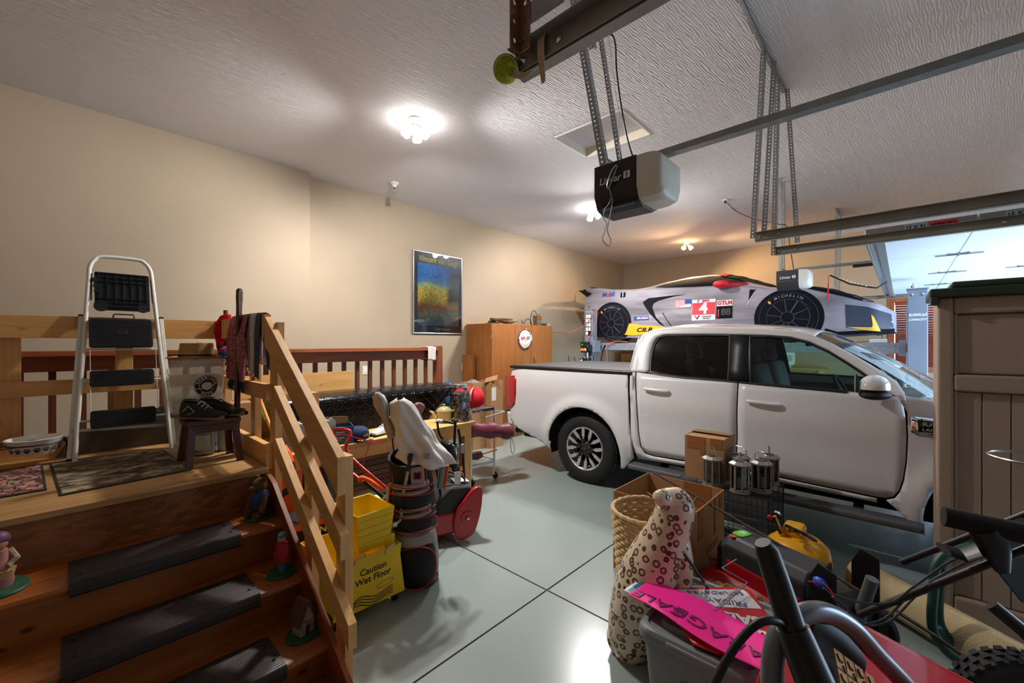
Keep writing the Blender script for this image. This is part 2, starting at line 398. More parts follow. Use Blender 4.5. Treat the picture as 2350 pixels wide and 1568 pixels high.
# ================================================================ ceiling lights
M_bulb = {}
def bulb_mat(name, col, e):
 m = mat(name, col, emit=e, rough=0.3); return m
M_lampwhite = mat('lamp_holder_white', (232, 230, 224), rough=0.4, var=0.02)
def flood(name, label, loc, heads, col, watts, e, rz=0):
 t = thing(name, label, 'ceiling light', loc, rz, 'lamp fixtures along the ceiling')
 B().lathe([(0.075, 0), (0.075, -0.018), (0.05, -0.035), (0.022, -0.045)], 24).os('canopy', M_lampwhite, t)
 for i, (a, tilt) in enumerate(heads):
  d = Vector((cos(R(a)) * sin(R(tilt)), sin(R(a)) * sin(R(tilt)), -cos(R(tilt))))
  p = Vector((0, 0, -0.03)); ax = d.to_track_quat('Z', 'Y').to_matrix().to_4x4()
  B(Matrix.Translation(p) @ ax).lathe([(0.008, 0), (0.012, 0.03), (0.02, 0.05), (0.022, 0.085), (0.0, 0.085)], 16).os('lamp_arm', M_lampwhite, t)
  hd = B(Matrix.Translation(p) @ ax).lathe([(0.02, 0.085), (0.03, 0.11), (0.042, 0.135), (0.045, 0.155), (0.036, 0.168), (0.0, 0.172)], 20).os('bulb', bulb_mat('glowing_bulb_%s' % name, col, e), t)
  q = p + d * 0.21
  ld = bpy.data.lights.new('bulb_light', 'SPOT'); ld.energy = watts / len(heads); ld.color = lin(col)[:3]; ld.shadow_soft_size = 0.05
  ld.spot_size = R(150); ld.spot_blend = 0.6
  lo = bpy.data.objects.new('bulb_light', ld); lo.location = q; lo.rotation_euler = d.to_track_quat('-Z', 'Y').to_euler(); lo.parent = t
  COL.objects.link(lo)
 return t
flood('cool_flood_fixture', 'ceiling fixture with three glaring white flood bulbs above the golf bag', (2.24, 3.33, CEIL), ((150, 38), (-45, 40), (45, 34)), (255, 250, 245), 400, 24)
flood('white_flood_fixture', 'ceiling flood fixture glaring just beyond the garage door opener', (5.58, 3.51, CEIL), ((200, 38), (-70, 40), (60, 34)), (255, 251, 248), 380, 24)
flood('warm_flood_fixture', 'warm glowing ceiling flood fixture in the far corner over the car', (8.76, 3.26, CEIL), ((170, 40), (-70, 40)), (255, 206, 146), 270, 22)
p = at(905, 420, Z=CEIL)
t = thing('bare_bulb_socket', 'unlit clear bulb in a white porcelain ceiling socket near the wall', 'light bulb', p)
B().lathe([(0.058, 0), (0.058, -0.012), (0.035, -0.028), (0.022, -0.045), (0.02, -0.06), (0, -0.06)], 24).os('socket', M_lampwhite, t)
B().cyl((0, 0, -0.06), (0, 0, -0.075), 0.013, n=12).ob('bulb_cap', mat('brass_cap', (150, 110, 70), rough=0.3, metal=1, var=.1), t)
B().lathe([(0.012, -0.075), (0.016, -0.085), (0.03, -0.105), (0.032, -0.12), (0.024, -0.137), (0.0, -0.143)], 16).os('glass_bulb', mat('clear_bulb_glass', (240, 238, 230), rough=0.03, trans=0.9, ior=1.1), t)
# ================================================================ landing, stairs and railings
M_pine_y = wood('raw_pine_along', (226, 176, 108), (202, 148, 84), 'y', knots=0.35, knotcol=(120, 74, 36))
M_pine_x = wood('raw_pine_across', (226, 176, 108), (202, 148, 84), 'x', knots=0.4, knotcol=(120, 74, 36))
M_pine_z = wood('raw_pine_upright', (226, 178, 112), (204, 150, 86), 'z', knots=0.35, knotcol=(120, 74, 36))
M_ply = wood('worn_plywood', (198, 156, 100), (158, 112, 64), 'x', scale=0.8, knots=0.25, rough=0.5)
M_stair = wood('red_stained_pine', (156, 88, 34), (116, 58, 18), 'x', scale=0.8, knots=0.85, rough=0.38, knotcol=(40, 16, 8))
M_tread = wood('red_stained_tread', (166, 94, 38), (124, 62, 20), 'x', scale=0.8, knots=0, rough=0.36)
M_cedar_x = wood('stained_cedar_across', (158, 88, 44), (116, 58, 26), 'x', knots=0.5, rough=0.5)
M_cedar_z = wood('stained_cedar_upright', (142, 76, 38), (98, 48, 22), 'z', knots=0.3, rough=0.5)
M_cedar_dk = wood('dark_cedar_baluster', (112, 60, 32), (76, 38, 20), 'z', knots=0.2, rough=0.5)
def osb_mat():
 m = bpy.data.materials.new('stained_strand_board'); m.use_nodes = True
 nt, b, L = nodes_of(m); N = lambda t: nt.nodes.new('ShaderNode' + t)
 tc = N('TexCoord'); n = N('TexNoise'); n.inputs['Scale'].default_value = 6; n.inputs['Detail'].default_value = 3; L(tc.outputs['Object'], n.inputs['Vector'])
 ad = N('VectorMath'); ad.operation = 'MULTIPLY_ADD'; ad.inputs[1].default_value = (0.06,) * 3; L(n.outputs['Color'], ad.inputs[0]); L(tc.outputs['Object'], ad.inputs[2])
 v = N('TexVoronoi'); v.inputs['Scale'].default_value = 34; mp = N('Mapping'); mp.inputs['Scale'].default_value = (0.6, 1, 1.6); mp.inputs['Rotation'].default_value = (0, R(35), 0)
 L(ad.outputs[0], mp.inputs[0]); L(mp.outputs[0], v.inputs['Vector'])
 cr = N('ValToRGB'); e = cr.color_ramp.elements; e[0].color = lin((116, 62, 24)); e[1].color = lin((150, 88, 40)); e[1].position = 0.9
 sx = N('SeparateColor'); L(v.outputs['Color'], sx.inputs[0]); L(sx.outputs[0], cr.inputs[0])
 L(cr.outputs[0], b.inputs['Base Color']); b.inputs['Roughness'].default_value = 0.55
 bp = N('Bump'); bp.inputs['Strength'].default_value = 0.3; bp.inputs['Distance'].default_value = 0.003; L(sx.outputs[0], bp.inputs['Height']); L(bp.outputs[0], b.inputs['Normal'])
 return m
M_osb = osb_mat()
DZ, DYF, SXR = 0.885, 2.64, 0.775
st = thing('staircase', 'stained pine stairs climbing to a plywood landing', 'stairs', (0, 0, 0))
B().box(WX0 + .01, DYF, DZ - 0.028, SXR + 0.02, 3.90, DZ).ob('deck_board', M_ply, st, bevel=0.003)
B().box(WX0 + .01, DYF + 0.02, 0.60, SXR, DYF + 0.045, DZ - 0.028).ob('fascia_board', M_osb, st)
TR = [(2.35, 0.665), (2.09, 0.48), (1.81, 0.30), (1.53, 0.145)]
yb = DYF + 0.02
for i, (y, z) in enumerate(TR):
 prof = [(yb + 0.02, z - 0.038), (yb + 0.02, z), (y + 0.016, z), (y + 0.005, z - 0.006), (y, z - 0.019), (y + 0.005, z - 0.032), (y + 0.016, z - 0.038)]
 B().prism(prof, WX0 + .01, SXR, 'x').os('tread', M_tread, st)
 zb = TR[i + 1][1] if i + 1 < len(TR) else 0.0
 B().box(WX0 + .01, y + 0.03, zb - (0.038 if zb else 0), SXR, y + 0.05, z - 0.038).ob('riser', M_stair, st)
 yb = y + 0.03
sk = [(2.66, 0.855), (2.60, 0.855), (2.52, 0.83), (1.42, 0.085), (1.40, 0.0), (1.66, 0.0), (2.66, 0.60)]
B().prism(sk, SXR, SXR + 0.022, 'x').ob('skirt_board', wood('red_stained_skirt', (150, 78, 34), (112, 50, 20), 'y', knots=0.4, rough=0.4), st)
for x in (-1.2, -0.2, 0.7):
 B().box(x, 2.75, 0, x + 0.089, 2.84, DZ - 0.028).ob('support_post', M_pine_z, st)
 B().box(x, 3.75, 0, x + 0.089, 3.84, DZ - 0.028).ob('support_post', M_pine_z, st)
M_rubber = mat('ribbed_brown_rubber', (44, 34, 32), rough=0.38, var=0.15, vscale=12)
for i, lab in enumerate(('dark ribbed rubber mat on the top stair tread', 'dark ribbed rubber mat on the middle stair tread', 'dark ribbed rubber mat on the lowest visible stair tread')):
 y, z = TR[i]; x0, x1 = ((0.01, 0.585), (-0.01, 0.595), (0.0, 0.61))[i]
 t = thing('stair_tread_mat', lab, 'stair mat', ((x0 + x1) / 2, y + 0.12, z), 0, 'rubber mats on the stair treads')
 w2 = (x1 - x0) / 2
 n = 34; b = B(); prof = []
 for k in range(n + 1):
  yy = -0.115 + 0.235 * k / n; prof.append((yy, 0.0035 + (0.0022 if k % 2 else 0)))
 top = [(-0.1225, -0.052), (-0.1255, -0.045), (-0.1255, -0.02), (-0.1225, -0.002), (-0.118, 0.0035)] + prof + [(0.12, 0.0004), (-0.114, 0.0004), (-0.1203, -0.004), (-0.1212, -0.02), (-0.1212, -0.05)]
 b.prism(top, -w2, w2, 'x'); b.ob('rubber_pad', M_rubber, t)
 for sx in (-1, 1):
  for yy in (-0.06, 0.06): B().lathe([(0.007, 0.0055), (0.006, 0.0075), (0, 0.008)], 10, (sx * (w2 - 0.03), yy, 0)).os('screw_head', mat('dark_screw', (30, 26, 24), rough=0.3, metal=0.6, var=.1), t)
gr = thing('pine_guardrail', 'unfinished pine guardrail of boards and posts around the landing and stairs', 'railing', (0, 0, 0))
XI = 0.80
def slant(name, p0, p1, h, x0=XI, th=0.038, plumb=True):
 (y0, z0), (y1, z1) = p0, p1
 B().prism([(y0, z0), (y0, z0 - h), (y1, z1 - h), (y1, z1)], x0, x0 + th, 'x').ob(name, M_pine_y, gr, bevel=0.002)
slant('slanted_top_rail', (2.74, 1.755), (1.778, 1.103), 0.168)
slant('slanted_mid_rail', (2.58, 1.358), (1.75, 0.775), 0.108)
slant('slanted_low_rail', (2.56, 1.065), (1.675, 0.425), 0.108)
B().box(XI, 2.75, 1.63, XI + 0.038, 3.94, 1.77).ob('side_top_board', M_pine_y, gr, bevel=0.002)
B().box(XI, 2.71, 1.265, XI + 0.038, 3.94, 1.355).ob('side_mid_board', M_pine_y, gr, bevel=0.002)
B().box(XI, 2.71, 0.86, XI + 0.038, 3.94, 1.0).ob('side_low_board', M_pine_y, gr, bevel=0.002)
for y0, y1, zt in ((2.68, 2.77, 1.70), (3.06, 3.15, 1.76), (3.80, 3.89, 1.76), (2.15, 2.24, 1.35), (1.785, 1.875, 1.10)):
 B().box(XI + 0.038, y0, 0.0, XI + 0.076, y1, zt).ob('post', M_pine_z, gr, bevel=0.002)
B().box(XI + 0.0381, 2.64, 1.30, XI + 0.0762, 2.679, 1.72).ob('cleat', M_pine_z, gr, bevel=0.002)
YB = 3.90
B().box(-1.6, YB, 1.63, 0.80, YB + 0.038, 1.77).ob('back_top_board', M_pine_x, gr, bevel=0.002)
B().box(-1.6, YB, 1.270, 0.80, YB + 0.038, 1.363).ob('back_mid_board', M_pine_x, gr, bevel=0.002)
B().box(-1.6, YB, 0.86, 0.80, YB + 0.038, 1.0).ob('back_low_board', M_pine_x, gr, bevel=0.002)
for x0, x1 in ((-0.30, -0.185), (0.235, 0.325), (-1.2, -1.11)):
 B().box(x0, YB + 0.038, 0.0, x1, YB + 0.076, 1.66).ob('post', M_pine_z, gr, bevel=0.002)
RY = 4.30
cr = thing('cedar_railing', 'red brown stained wooden railing with square balusters along the wall', 'railing', (0, RY, 0))
XE = at(1011, 797, Y=RY).x
B().box(-2.4, -0.07, 1.505, XE - 0.09, 0.07, 1.543).ob('cap_rail', M_cedar_x, cr, bevel=0.003)
B().box(-2.4, -0.02, 1.40, XE - 0.09, 0.02, 1.503).ob('top_rail', M_cedar_x, cr, bevel=0.002)
B().box(-2.4, -0.02, 0.62, XE - 0.09, 0.02, 0.71).ob('bottom_rail', M_cedar_x, cr, bevel=0.002)
B().box(XE - 0.09, -0.045, 0.0, XE, 0.045, 1.56).ob('newel_post', M_cedar_z, cr, bevel=0.003)
for x in (-2.2, -0.4): B().box(x, -0.045, 0.0, x + 0.09, 0.045, 1.504).ob('newel_post', M_cedar_z, cr, bevel=0.003)
x = XE - 0.20; bal = None
while x > -2.1:
 if bal is None:
  bal = B().box(-0.019, 0.021, 0.63, 0.019, 0.059, 1.49).ob('baluster', M_cedar_dk, cr, bevel=0.002, loc=(x, 0, 0))
 else:
  q = bal.copy(); COL.objects.link(q); q.location.x = x
 x -= 0.149
struct('wall_knee', B().box(-2.4, RY + 0.06, 0, XE - 0.02, RY + 0.10, 0.60), M_white, 'low wall under the cedar railing')
# ================================================================ things on the landing
def mat_rug(name, kind):
 m = bpy.data.materials.new(name); m.use_nodes = True
 nt, b, L = nodes_of(m); N = lambda t: nt.nodes.new('ShaderNode' + t)
 tc = N('TexCoord'); b.inputs['Roughness'].default_value = 0.95
 if kind == 'grey':
  mp = N('Mapping'); mp.inputs['Scale'].default_value = (6, 9, 5); mp.inputs['Rotation'].default_value = (0, 0, R(-25)); L(tc.outputs['Object'], mp.inputs[0])
  n = N('TexNoise'); n.inputs['Scale'].default_value = 1.3; n.inputs['Detail'].default_value = 7; n.inputs['Distortion'].default_value = 1.4; L(mp.outputs[0], n.inputs['Vector'])
  cr = N('ValToRGB'); e = cr.color_ramp.elements; e[0].position = 0.36; e[0].color = lin((62, 54, 46)); e[1].position = 0.62; e[1].color = lin((178, 160, 130))
  k = e.new(0.5); k.color = lin((120, 102, 78)); L(n.outputs['Fac'], cr.inputs[0]); L(cr.outputs[0], b.inputs['Base Color'])
 else:
  v = N('TexVoronoi'); v.inputs['Scale'].default_value = 26; L(tc.outputs['Object'], v.inputs['Vector'])
  n = N('TexNoise'); n.inputs['Scale'].default_value = 7; n.inputs['Detail'].default_value = 2; L(tc.outputs['Object'], n.inputs['Vector'])
  cr = N('ValToRGB'); cr.color_ramp.interpolation = 'CONSTANT'; e = cr.color_ramp.elements; e[0].color = lin((120, 98, 52)); e[1].position = 0.42; e[1].color = lin((176, 92, 92))
  for pz, cc in ((0.5, (206, 166, 140)), (0.58, (150, 84, 88)), (0.64, (196, 178, 120))): k = e.new(pz); k.color = lin(cc)
  L(n.outputs['Fac'], cr.inputs[0])
  v2 = N('TexVoronoi'); v2.feature = 'DISTANCE_TO_EDGE'; v2.inputs['Scale'].default_value = 26; L(tc.outputs['Object'], v2.inputs['Vector'])
  mr = N('MapRange'); mr.inputs[1].default_value = 0.04; mr.inputs[2].default_value = 0.13; L(v2.outputs['Distance'], mr.inputs[0])
  mx = N('Mix'); mx.data_type = 'RGBA'; L(mr.outputs[0], mx.inputs[0]); mx.inputs[6].default_value = lin((44, 38, 36)); L(cr.outputs[0], mx.inputs[7]); L(mx.outputs[2], b.inputs['Base Color'])
 n2 = N('TexNoise'); n2.inputs['Scale'].default_value = 400; L(tc.outputs['Object'], n2.inputs['Vector'])
 bp = N('Bump'); bp.inputs['Strength'].default_value = 0.5; bp.inputs['Distance'].default_value = 0.004; L(n2.outputs['Fac'], bp.inputs['Height']); L(bp.outputs[0], b.inputs['Normal'])
 return m
M_bind = mat('dark_rug_binding', (52, 48, 46), rough=0.9, var=0.2, vscale=60)
def doormat(name, label, corners, m, th=0.008):
 c = sum((Vector(p) for p in corners), Vector()) / 4
 t = thing(name, label, 'doormat', (c.x, c.y, DZ))
 loc = [(p[0] - c.x, p[1] - c.y) for p in corners]
 B().prism(loc, 0.0005, th - 0.001).ob('binding', M_bind, t, bevel=0.002)
 B().prism([(x * 0.965, y * 0.955) for x, y in loc], th - 0.001, th).ob('pile', m, t)
P = lambda x, y: at(x, y, Z=DZ)
doormat('grey_doormat', 'worn grey and tan doormat in front of the step ladder', [P(137, 1140), P(440, 1080), P(372, 1032), P(114, 1066)], mat_rug('marbled_rug_pile', 'grey'))
a, b2, c2 = P(108, 1126), P(98, 1068), P(0, 1152)
doormat('floral_doormat', 'doormat with pink and cream flower pattern at the edge of the landing', [a, b2, b2 + Vector((-0.62, 0.0, 0)), a + Vector((-0.62, -0.0, 0))], mat_rug('floral_rug_pile', 'flower'))
M_wpaint = mat('white_ladder_paint', (226, 224, 216), rough=0.35, var=0.04, vscale=8)
M_blkp = mat('black_ribbed_plastic', (26, 27, 30), rough=0.42, var=0.12, vscale=14)
M_steel = mat('brushed_steel', (190, 192, 194), rough=0.28, metal=1.0, var=0.06)
lad = thing('step_ladder', 'folded white step ladder with black treads leaning on the pine guardrail', 'step ladder', (0.26, 3.61, DZ))
TILT = Matrix.Rotation(-math.atan(0.282), 4, 'X')
def LB(): return B(TILT)
pts = [(-0.222, 0, 0.0), (-0.153, 0, 1.20), (-0.148, 0, 1.27), (-0.125, 0, 1.325), (-0.085, 0, 1.352), (0.085, 0, 1.355), (0.13, 0, 1.335), (0.158, 0, 1.285), (0.165, 0, 1.22), (0.232, 0, 0.0)]
LB().tube(smoothpath(pts[:2], 2) + smoothpath(pts[1:9], 4)[1:] + [Vector(pts[9])], 0.0125, 10).os('front_frame', M_wpaint, lad)
for x0, x1 in ((-0.246, -0.19), (0.25, 0.21)):
 LB().bar((x0, 0.022, 0.0), (x1, 0.022, 0.93), 0.022, 0.02, (0, 1, 0)).ob('rear_leg', M_wpaint, lad, bevel=0.003)
 LB().cb((x0, 0.022, 0.012), (0.027, 0.026, 0.028)).ob('foot_cap', M_blkp, lad, bevel=0.003)
 LB().cb((x1, 0.022, 0.932), (0.026, 0.024, 0.012)).ob('leg_cap', M_blkp, lad, bevel=0.002)
LB().bar((-0.235, 0.022, 0.19), (0.235, 0.022, 0.165), 0.018, 0.034, (0, 1, 0)).ob('rear_brace', M_steel, lad)
for z, x in ((0.70, 0.185), (0.49, 0.195), (0.24, 0.21)):
 LB().cyl((-x, 0.0, z), (x, 0, z - 0.006), 0.007, n=8).os('step_rod', M_wpaint, lad)
def ribbed(z0, z1, w, n, name):
 b = LB(); xs = w / 2; b.prism(rrect(-xs, z0, xs, z1, 0.016), -0.032, -0.006, 'y'); o = b.ob(name, M_blkp, lad, bevel=0.004)
 for k in range(n):
  z = z0 + 0.014 + (z1 - z0 - 0.028) * k / (n - 1)
  LB().box(-xs + 0.014, -0.0338, z - 0.0018, xs - 0.014, -0.0318, z + 0.0018).ob('rib', M_blkp, o)
ribbed(0.705, 0.902, 0.312, 16, 'platform_step')
LB().prism(rrect(-0.026, 0.785, 0.024, 0.82, 0.012), -0.0352, -0.031, 'y').ob('maker_badge', M_blkp, lad, bevel=0.002)
ribbed(0.448, 0.552, 0.31, 9, 'lower_step'); ribbed(0.188, 0.296, 0.31, 9, 'lower_step')
LB().tube([(-0.042, -0.02, 0.90), (-0.040, -0.02, 0.93), (-0.034, -0.02, 0.936), (0.056, -0.02, 0.936), (0.062, -0.02, 0.93), (0.064, -0.02, 0.90)], 0.0045, 8).os('carry_handle', M_blkp, lad)
for x in (-0.152, 0.168): LB().cyl((x, -0.02, 0.26), (x, -0.02, 0.75), 0.0022, n=6).ob('link_rod', M_wpaint, lad)
b = LB(); z0, z1 = 0.965, 1.235
holes = [(-0.118, 1.175, .014), (-0.118, 1.135, .011), (-0.118, 1.10, .008), (-0.098, 0.995, .030), (0.112, 0.99, .026)]
cut = LB().prism(rrect(-0.128, z0, 0.148, z1, 0.012), -0.010, -0.006, 'y')
tr = cut.ob('tool_tray', M_blkp, lad)
for hx, hz, hr in holes:
 LB().lathe([(hr, -0.012), (hr + 0.006, -0.012), (hr + 0.006, 0.006), (hr, 0.006)], 18, (hx, -0.012, hz), Matrix.Rotation(R(90), 4, 'X')).os('hole_rim', M_blkp, tr)
 LB().lathe([(hr, 0), (0, 0)], 18, (hx, -0.0112, hz), Matrix.Rotation(R(90), 4, 'X')).ob('hole', M_wall, tr)
for k in range(9): LB().box(-0.125, -0.02, z0 + 0.02 + k * 0.03, 0.145, -0.0105, z0 + 0.023 + k * 0.03).ob('tray_rib', M_blkp, tr) if k not in (3, 4, 5) else None
for k in range(7): LB().box(-0.11 + k * 0.04, -0.02, z0 + 0.04, -0.107 + k * 0.04, -0.0105, z1 - 0.01).ob('tray_rib', M_blkp, tr)
for x in (-0.14, 0.158): LB().bar((x, -0.005, 1.22), (x + (0.006 if x > 0 else -0.004), -0.012, 1.03), 0.006, 0.008).ob('tray_arm', M_blkp, lad)
M_enamel = mat('white_glazed_bowl', (228, 226, 220), rough=0.25, var=0.03, coat=0.3)
M_blackpaint = mat('black_painted_wire', (22, 20, 20), rough=0.4, var=0.1)
M_print_blk = mat('black_print', (20, 20, 22), rough=0.5, var=0.1)
P0 = at(80, 1020, Y=3.70); bx, by, bz = P0
t = thing('pet_bowl_stand', 'black wire stand for a pet bowl at the landing edge', 'pet stand', (bx, by, DZ))
hz = bz - DZ + 0.008
t_r = 0.115
b = B().tube([(t_r * cos(a), t_r * sin(a) * 0.95, hz) for a in [2 * pi * i / 28 for i in range(28)]], 0.0035, 6, closed=True); b.os('ring', M_blackpaint, t)
b = B().tube([(-0.235 + t_r * cos(a), t_r * sin(a) * 0.95, hz) for a in [2 * pi * i / 28 for i in range(28)]], 0.0035, 6, closed=True); b.os('ring', M_blackpaint, t)
for x, y in ((0.115, 0.035), (0.115, -0.035), (-0.35, 0.03), (-0.35, -0.03)): B().tube([(x, y, hz + 0.01), (x + (0.012 if x > 0 else -0.012), y, hz - 0.01), (x + (0.018 if x > 0 else -0.018), y * 1.2, 0.001)], 0.0042, 6).os('leg', M_blackpaint, t)
for y in (-0.1, 0.1): B().cyl((-0.25, y, hz), (0.0, y, hz), 0.003, n=6).ob('tie_bar', M_blackpaint, t)
t2 = thing('pet_bowl', 'white pet bowl with black paw prints hanging in the wire stand', 'pet bowl', (bx, by, DZ + hz))
B().lathe([(0, -0.056), (0.085, -0.058), (0.098, -0.03), (0.108, 0.0), (0.118, 0.024), (0.121, 0.03), (0.114, 0.032), (0.104, 0.006), (0.09, -0.045), (0, -0.05)], 36).os('bowl', M_enamel, t2)
for k in range(9):
 a = -2.6 + k * 0.38
 def on(a_, z_, s):
  r = 0.0995 + (z_ + 0.03) * 0.33 + 0.0006
  return Matrix.Translation((r * cos(a_), r * sin(a_), z_)) @ Matrix.Rotation(a_ + pi / 2, 4, 'Z') @ Matrix.Rotation(R(72), 4, 'X') @ Matrix.Scale(s, 4)
 for dx, dz, s in ((0, 0, .010), (-.012, .006, .0045), (-.005, .013, .0045), (.005, .013, .0045), (.012, .006, .0045)):
  B(on(a + dx / 0.105, -0.032 + dz, s)).lathe([(1, 0), (0.7, 0.12), (0, 0.14)], 8).ob('paw_mark', M_print_blk, t2)
for k in range(20):
 a = 2 * pi * k / 20; B(Matrix.Translation((0.114 * cos(a), 0.114 * sin(a), 0.021)) @ Matrix.Rotation(a + pi, 4, 'Z') @ Matrix.Rotation(R(70), 4, 'Y') @ Matrix.Scale(.005, 4)).lathe([(1, -.25), (0.6, 0.1), (0, 0.14)], 6).ob('dot_mark', M_print_blk, t2)
M_card_dk = mat('grey_printed_card', (92, 82, 72), rough=0.6, var=0.25, vscale=3)
t = thing('flat_panel', 'large flat brown panel lying behind the step ladder', 'board', (0.36, 3.80, DZ))
B().prism([(-0.40, 0.002), (0.32, 0.002), (0.40, 0.17), (0.36, 0.34), (-0.33, 0.13)], 0.03, 0.045, 'y').ob('panel', M_card_dk, t)
M_clearpl = mat('cloudy_clear_plastic', (226, 226, 220), rough=0.22, alpha=0.32, var=0.03)
BC = Vector((0.605, 3.44, DZ))
M_badgewhite = mat('white_print', (236, 236, 232), rough=0.5, var=0.02)
def bucket(name, label, z, lid=False):
 t = thing(name, label, 'bucket', (BC.x, BC.y, BC.z + z))
 B().lathe([(0.0, 0.002), (0.128, 0.002), (0.131, 0.008), (0.148, 0.30), (0.152, 0.302), (0.152, 0.315), (0.149, 0.318), (0.150, 0.34), (0.154, 0.342), (0.154, 0.368), (0.148, 0.37), (0.146, 0.34), (0.128, 0.012), (0.0, 0.010)], 40).os('shell', M_clearpl, t)
 a0 = math.atan2(-BC.y, -BC.x) + R(20)
 def bend(zc):
  def f(x, y, z_):
   r = 0.131 + (zc + y) * 0.0575 + 0.0012 + z_; a = a0 + x / 0.14
   return (r * cos(a), r * sin(a), zc + y)
  return f
 zc = 0.20 if z > 0.1 else 0.21
 disc = [(0.068 * cos(q), 0.068 * sin(q)) for q in [2 * pi * i / 36 for i in range(36)]]
 fill_patch('badge', disc, lambda u, v, o: bend(zc)(u, v, o), M_print_blk, t, 0.02, off=0.0)
 for rr, w in ((0.064, 0.002), (0.042, 0.003)):
  ring = [(rr * cos(q), rr * sin(q)) for q in [2 * pi * i / 40 for i in range(40)]]
  B().tube([bend(zc)(u, v, 0.0003) for u, v in ring], w / 2, 5, closed=True).ob('badge_ring', M_badgewhite, t)
 for word, c_, sg in (('CHEMICAL', 90, -1), ('GUYS', 270, 1)):
  for i, ch in enumerate(word):
   an = R(c_ + sg * (i - (len(word) - 1) / 2) * 19); rot = an - pi / 2 if sg < 0 else an + pi / 2
   text('badge_letter', ch, 0.020, M_badgewhite, t, None, 0.0004, 0.0008, fn=lambda x, y, z_, an=an, rot=rot: bend(zc)(0.053 * cos(an) + x * cos(rot) - y * sin(rot), 0.053 * sin(an) + x * sin(rot) + y * cos(rot), 0.0006 + z_))
 disc2 = [(0.030 * cos(q), 0.026 * sin(q)) for q in [2 * pi * i / 24 for i in range(24)]]
 fill_patch('badge_centre', disc2, lambda u, v, o: bend(zc)(u, v, o), M_badgewhite, t, 0.02, off=0.0006)
 return t
bucket('lower_bucket', 'cloudy clear bucket at the bottom of the stack by the ladder', 0.0)
bt = bucket('clear_bucket', 'cloudy clear bucket with black round badge under the straw hat', 0.235)
B().lathe([(0.1335, 0.0), (0.143, 0.0), (0.143, 0.022), (0.1345, 0.022)], 40).os('grit_guard_band', M_blkp, bt)
a0 = math.atan2(-BC.y, -BC.x)
wire = []
for i in range(17):
 a = a0 - 1.45 + 2.9 * i / 16; wire.append((0.158 * cos(a), 0.158 * sin(a), 0.305 - 0.12 * sin(pi * i / 16)))
B().tube(wire, 0.0022, 6).os('wire_handle', M_wpaint, bt)
M_straw = mat('woven_straw', (188, 148, 92), rough=0.8, var=0.25, vscale=120, bump=0.8, bscale=160)
t = thing('straw_hat', 'brown straw fedora with dark band resting on the clear bucket', 'hat', (BC.x - 0.005, BC.y, DZ + 0.608))
def brim(u, v):
 a = 2 * pi * u; r = 0.092 + 0.068 * v; z = 0.004 + 0.018 * (v ** 2) * (0.3 + 0.7 * abs(sin(a)))
 return (r * cos(a) * 1.02, r * sin(a) * 0.95, z - 0.004 * v)
B().grid(brim, 40, 6, cu=True).os('brim', M_straw, t, solid=0.003)
def crown(u, v):
 a = 2 * pi * u; r = 0.094 - 0.012 * v; z = 0.1 * min(1, v / 0.75) + 0.006
 if v > 0.75:
  w = (v - 0.75) / 0.25; r = 0.085 * (1 - w ** 1.5); z = 0.106 + 0.012 * w - 0.022 * w * (0.4 + 0.6 * cos(2 * a) ** 2)
 return (r * cos(a) * 1.06, r * sin(a) * 0.94, z)
B().grid(crown, 40, 16, cu=True).os('crown', M_straw, t)
B().lathe([(0.0955, 0.008), (0.0945, 0.03), (0.0925, 0.03), (0.0925, 0.008)], 40, sq=(1.06, 0.95)).os('hat_band', mat('dark_hat_band', (46, 36, 32), rough=0.8, var=.1), t)
M_dkwood = wood('dark_walnut_stain', (84, 40, 28), (52, 24, 18), 'x', knots=0, rough=0.3, coat=0.3)
st2 = thing('step_stool', 'dark brown wooden stool with a tall grab handle on the landing', 'stool', (0.602, 3.065, DZ))
B().box(-0.135, -0.105, 0.235, 0.135, 0.105, 0.262).ob('seat', M_dkwood, st2, bevel=0.004)
for y in (-0.095, 0.095): B().box(-0.11, y - 0.009, 0.19, 0.11, y + 0.009, 0.234).ob('apron', M_dkwood, st2, bevel=0.002)
for sx in (-1, 1):
 for sy in (-1, 1): B().bar((sx * 0.105, sy * 0.085, 0.236), (sx * 0.125, sy * 0.12, 0), 0.036, 0.03, (0, 1, 0)).ob('leg', M_dkwood, st2, bevel=0.002)
hpoly = [(-0.016, 0.12), (0.016, 0.12), (0.016, 0.95), (0.02, 1.0)] + [(0.02 * cos(R(a)), 1.045 + 0.022 * sin(R(a))) for a in range(0, 181, 30)] + [(-0.02, 1.0), (-0.016, 0.95)]
b = B(Matrix.Translation((0.148, 0.06, 0)) @ Matrix.Rotation(R(1.0), 4, 'Y') @ Matrix.Rotation(R(40), 4, 'Z')); b.prism(hpoly, -0.011, 0.011, 'y'); hd = b.ob('grab_handle', M_dkwood, st2, bevel=0.004)
b = B(Matrix.Translation((0.148, 0.06, 0)) @ Matrix.Rotation(R(1.0), 4, 'Y') @ Matrix.Rotation(R(40), 4, 'Z'))
b.prism(rrect(-0.0055, 0.985, 0.0055, 1.045, 0.005), -0.0118, 0.0118, 'y').ob('hand_hole', M_print_blk, hd)
M_shoe = mat('black_shoe_mesh', (22, 22, 25), rough=0.6, var=0.25, vscale=50, bump=0.4, bscale=150)
M_sole = mat('tan_rubber_sole', (128, 104, 78), rough=0.7, var=0.15)
M_silver = mat('silver_trim', (196, 198, 200), rough=0.35, var=0.05)
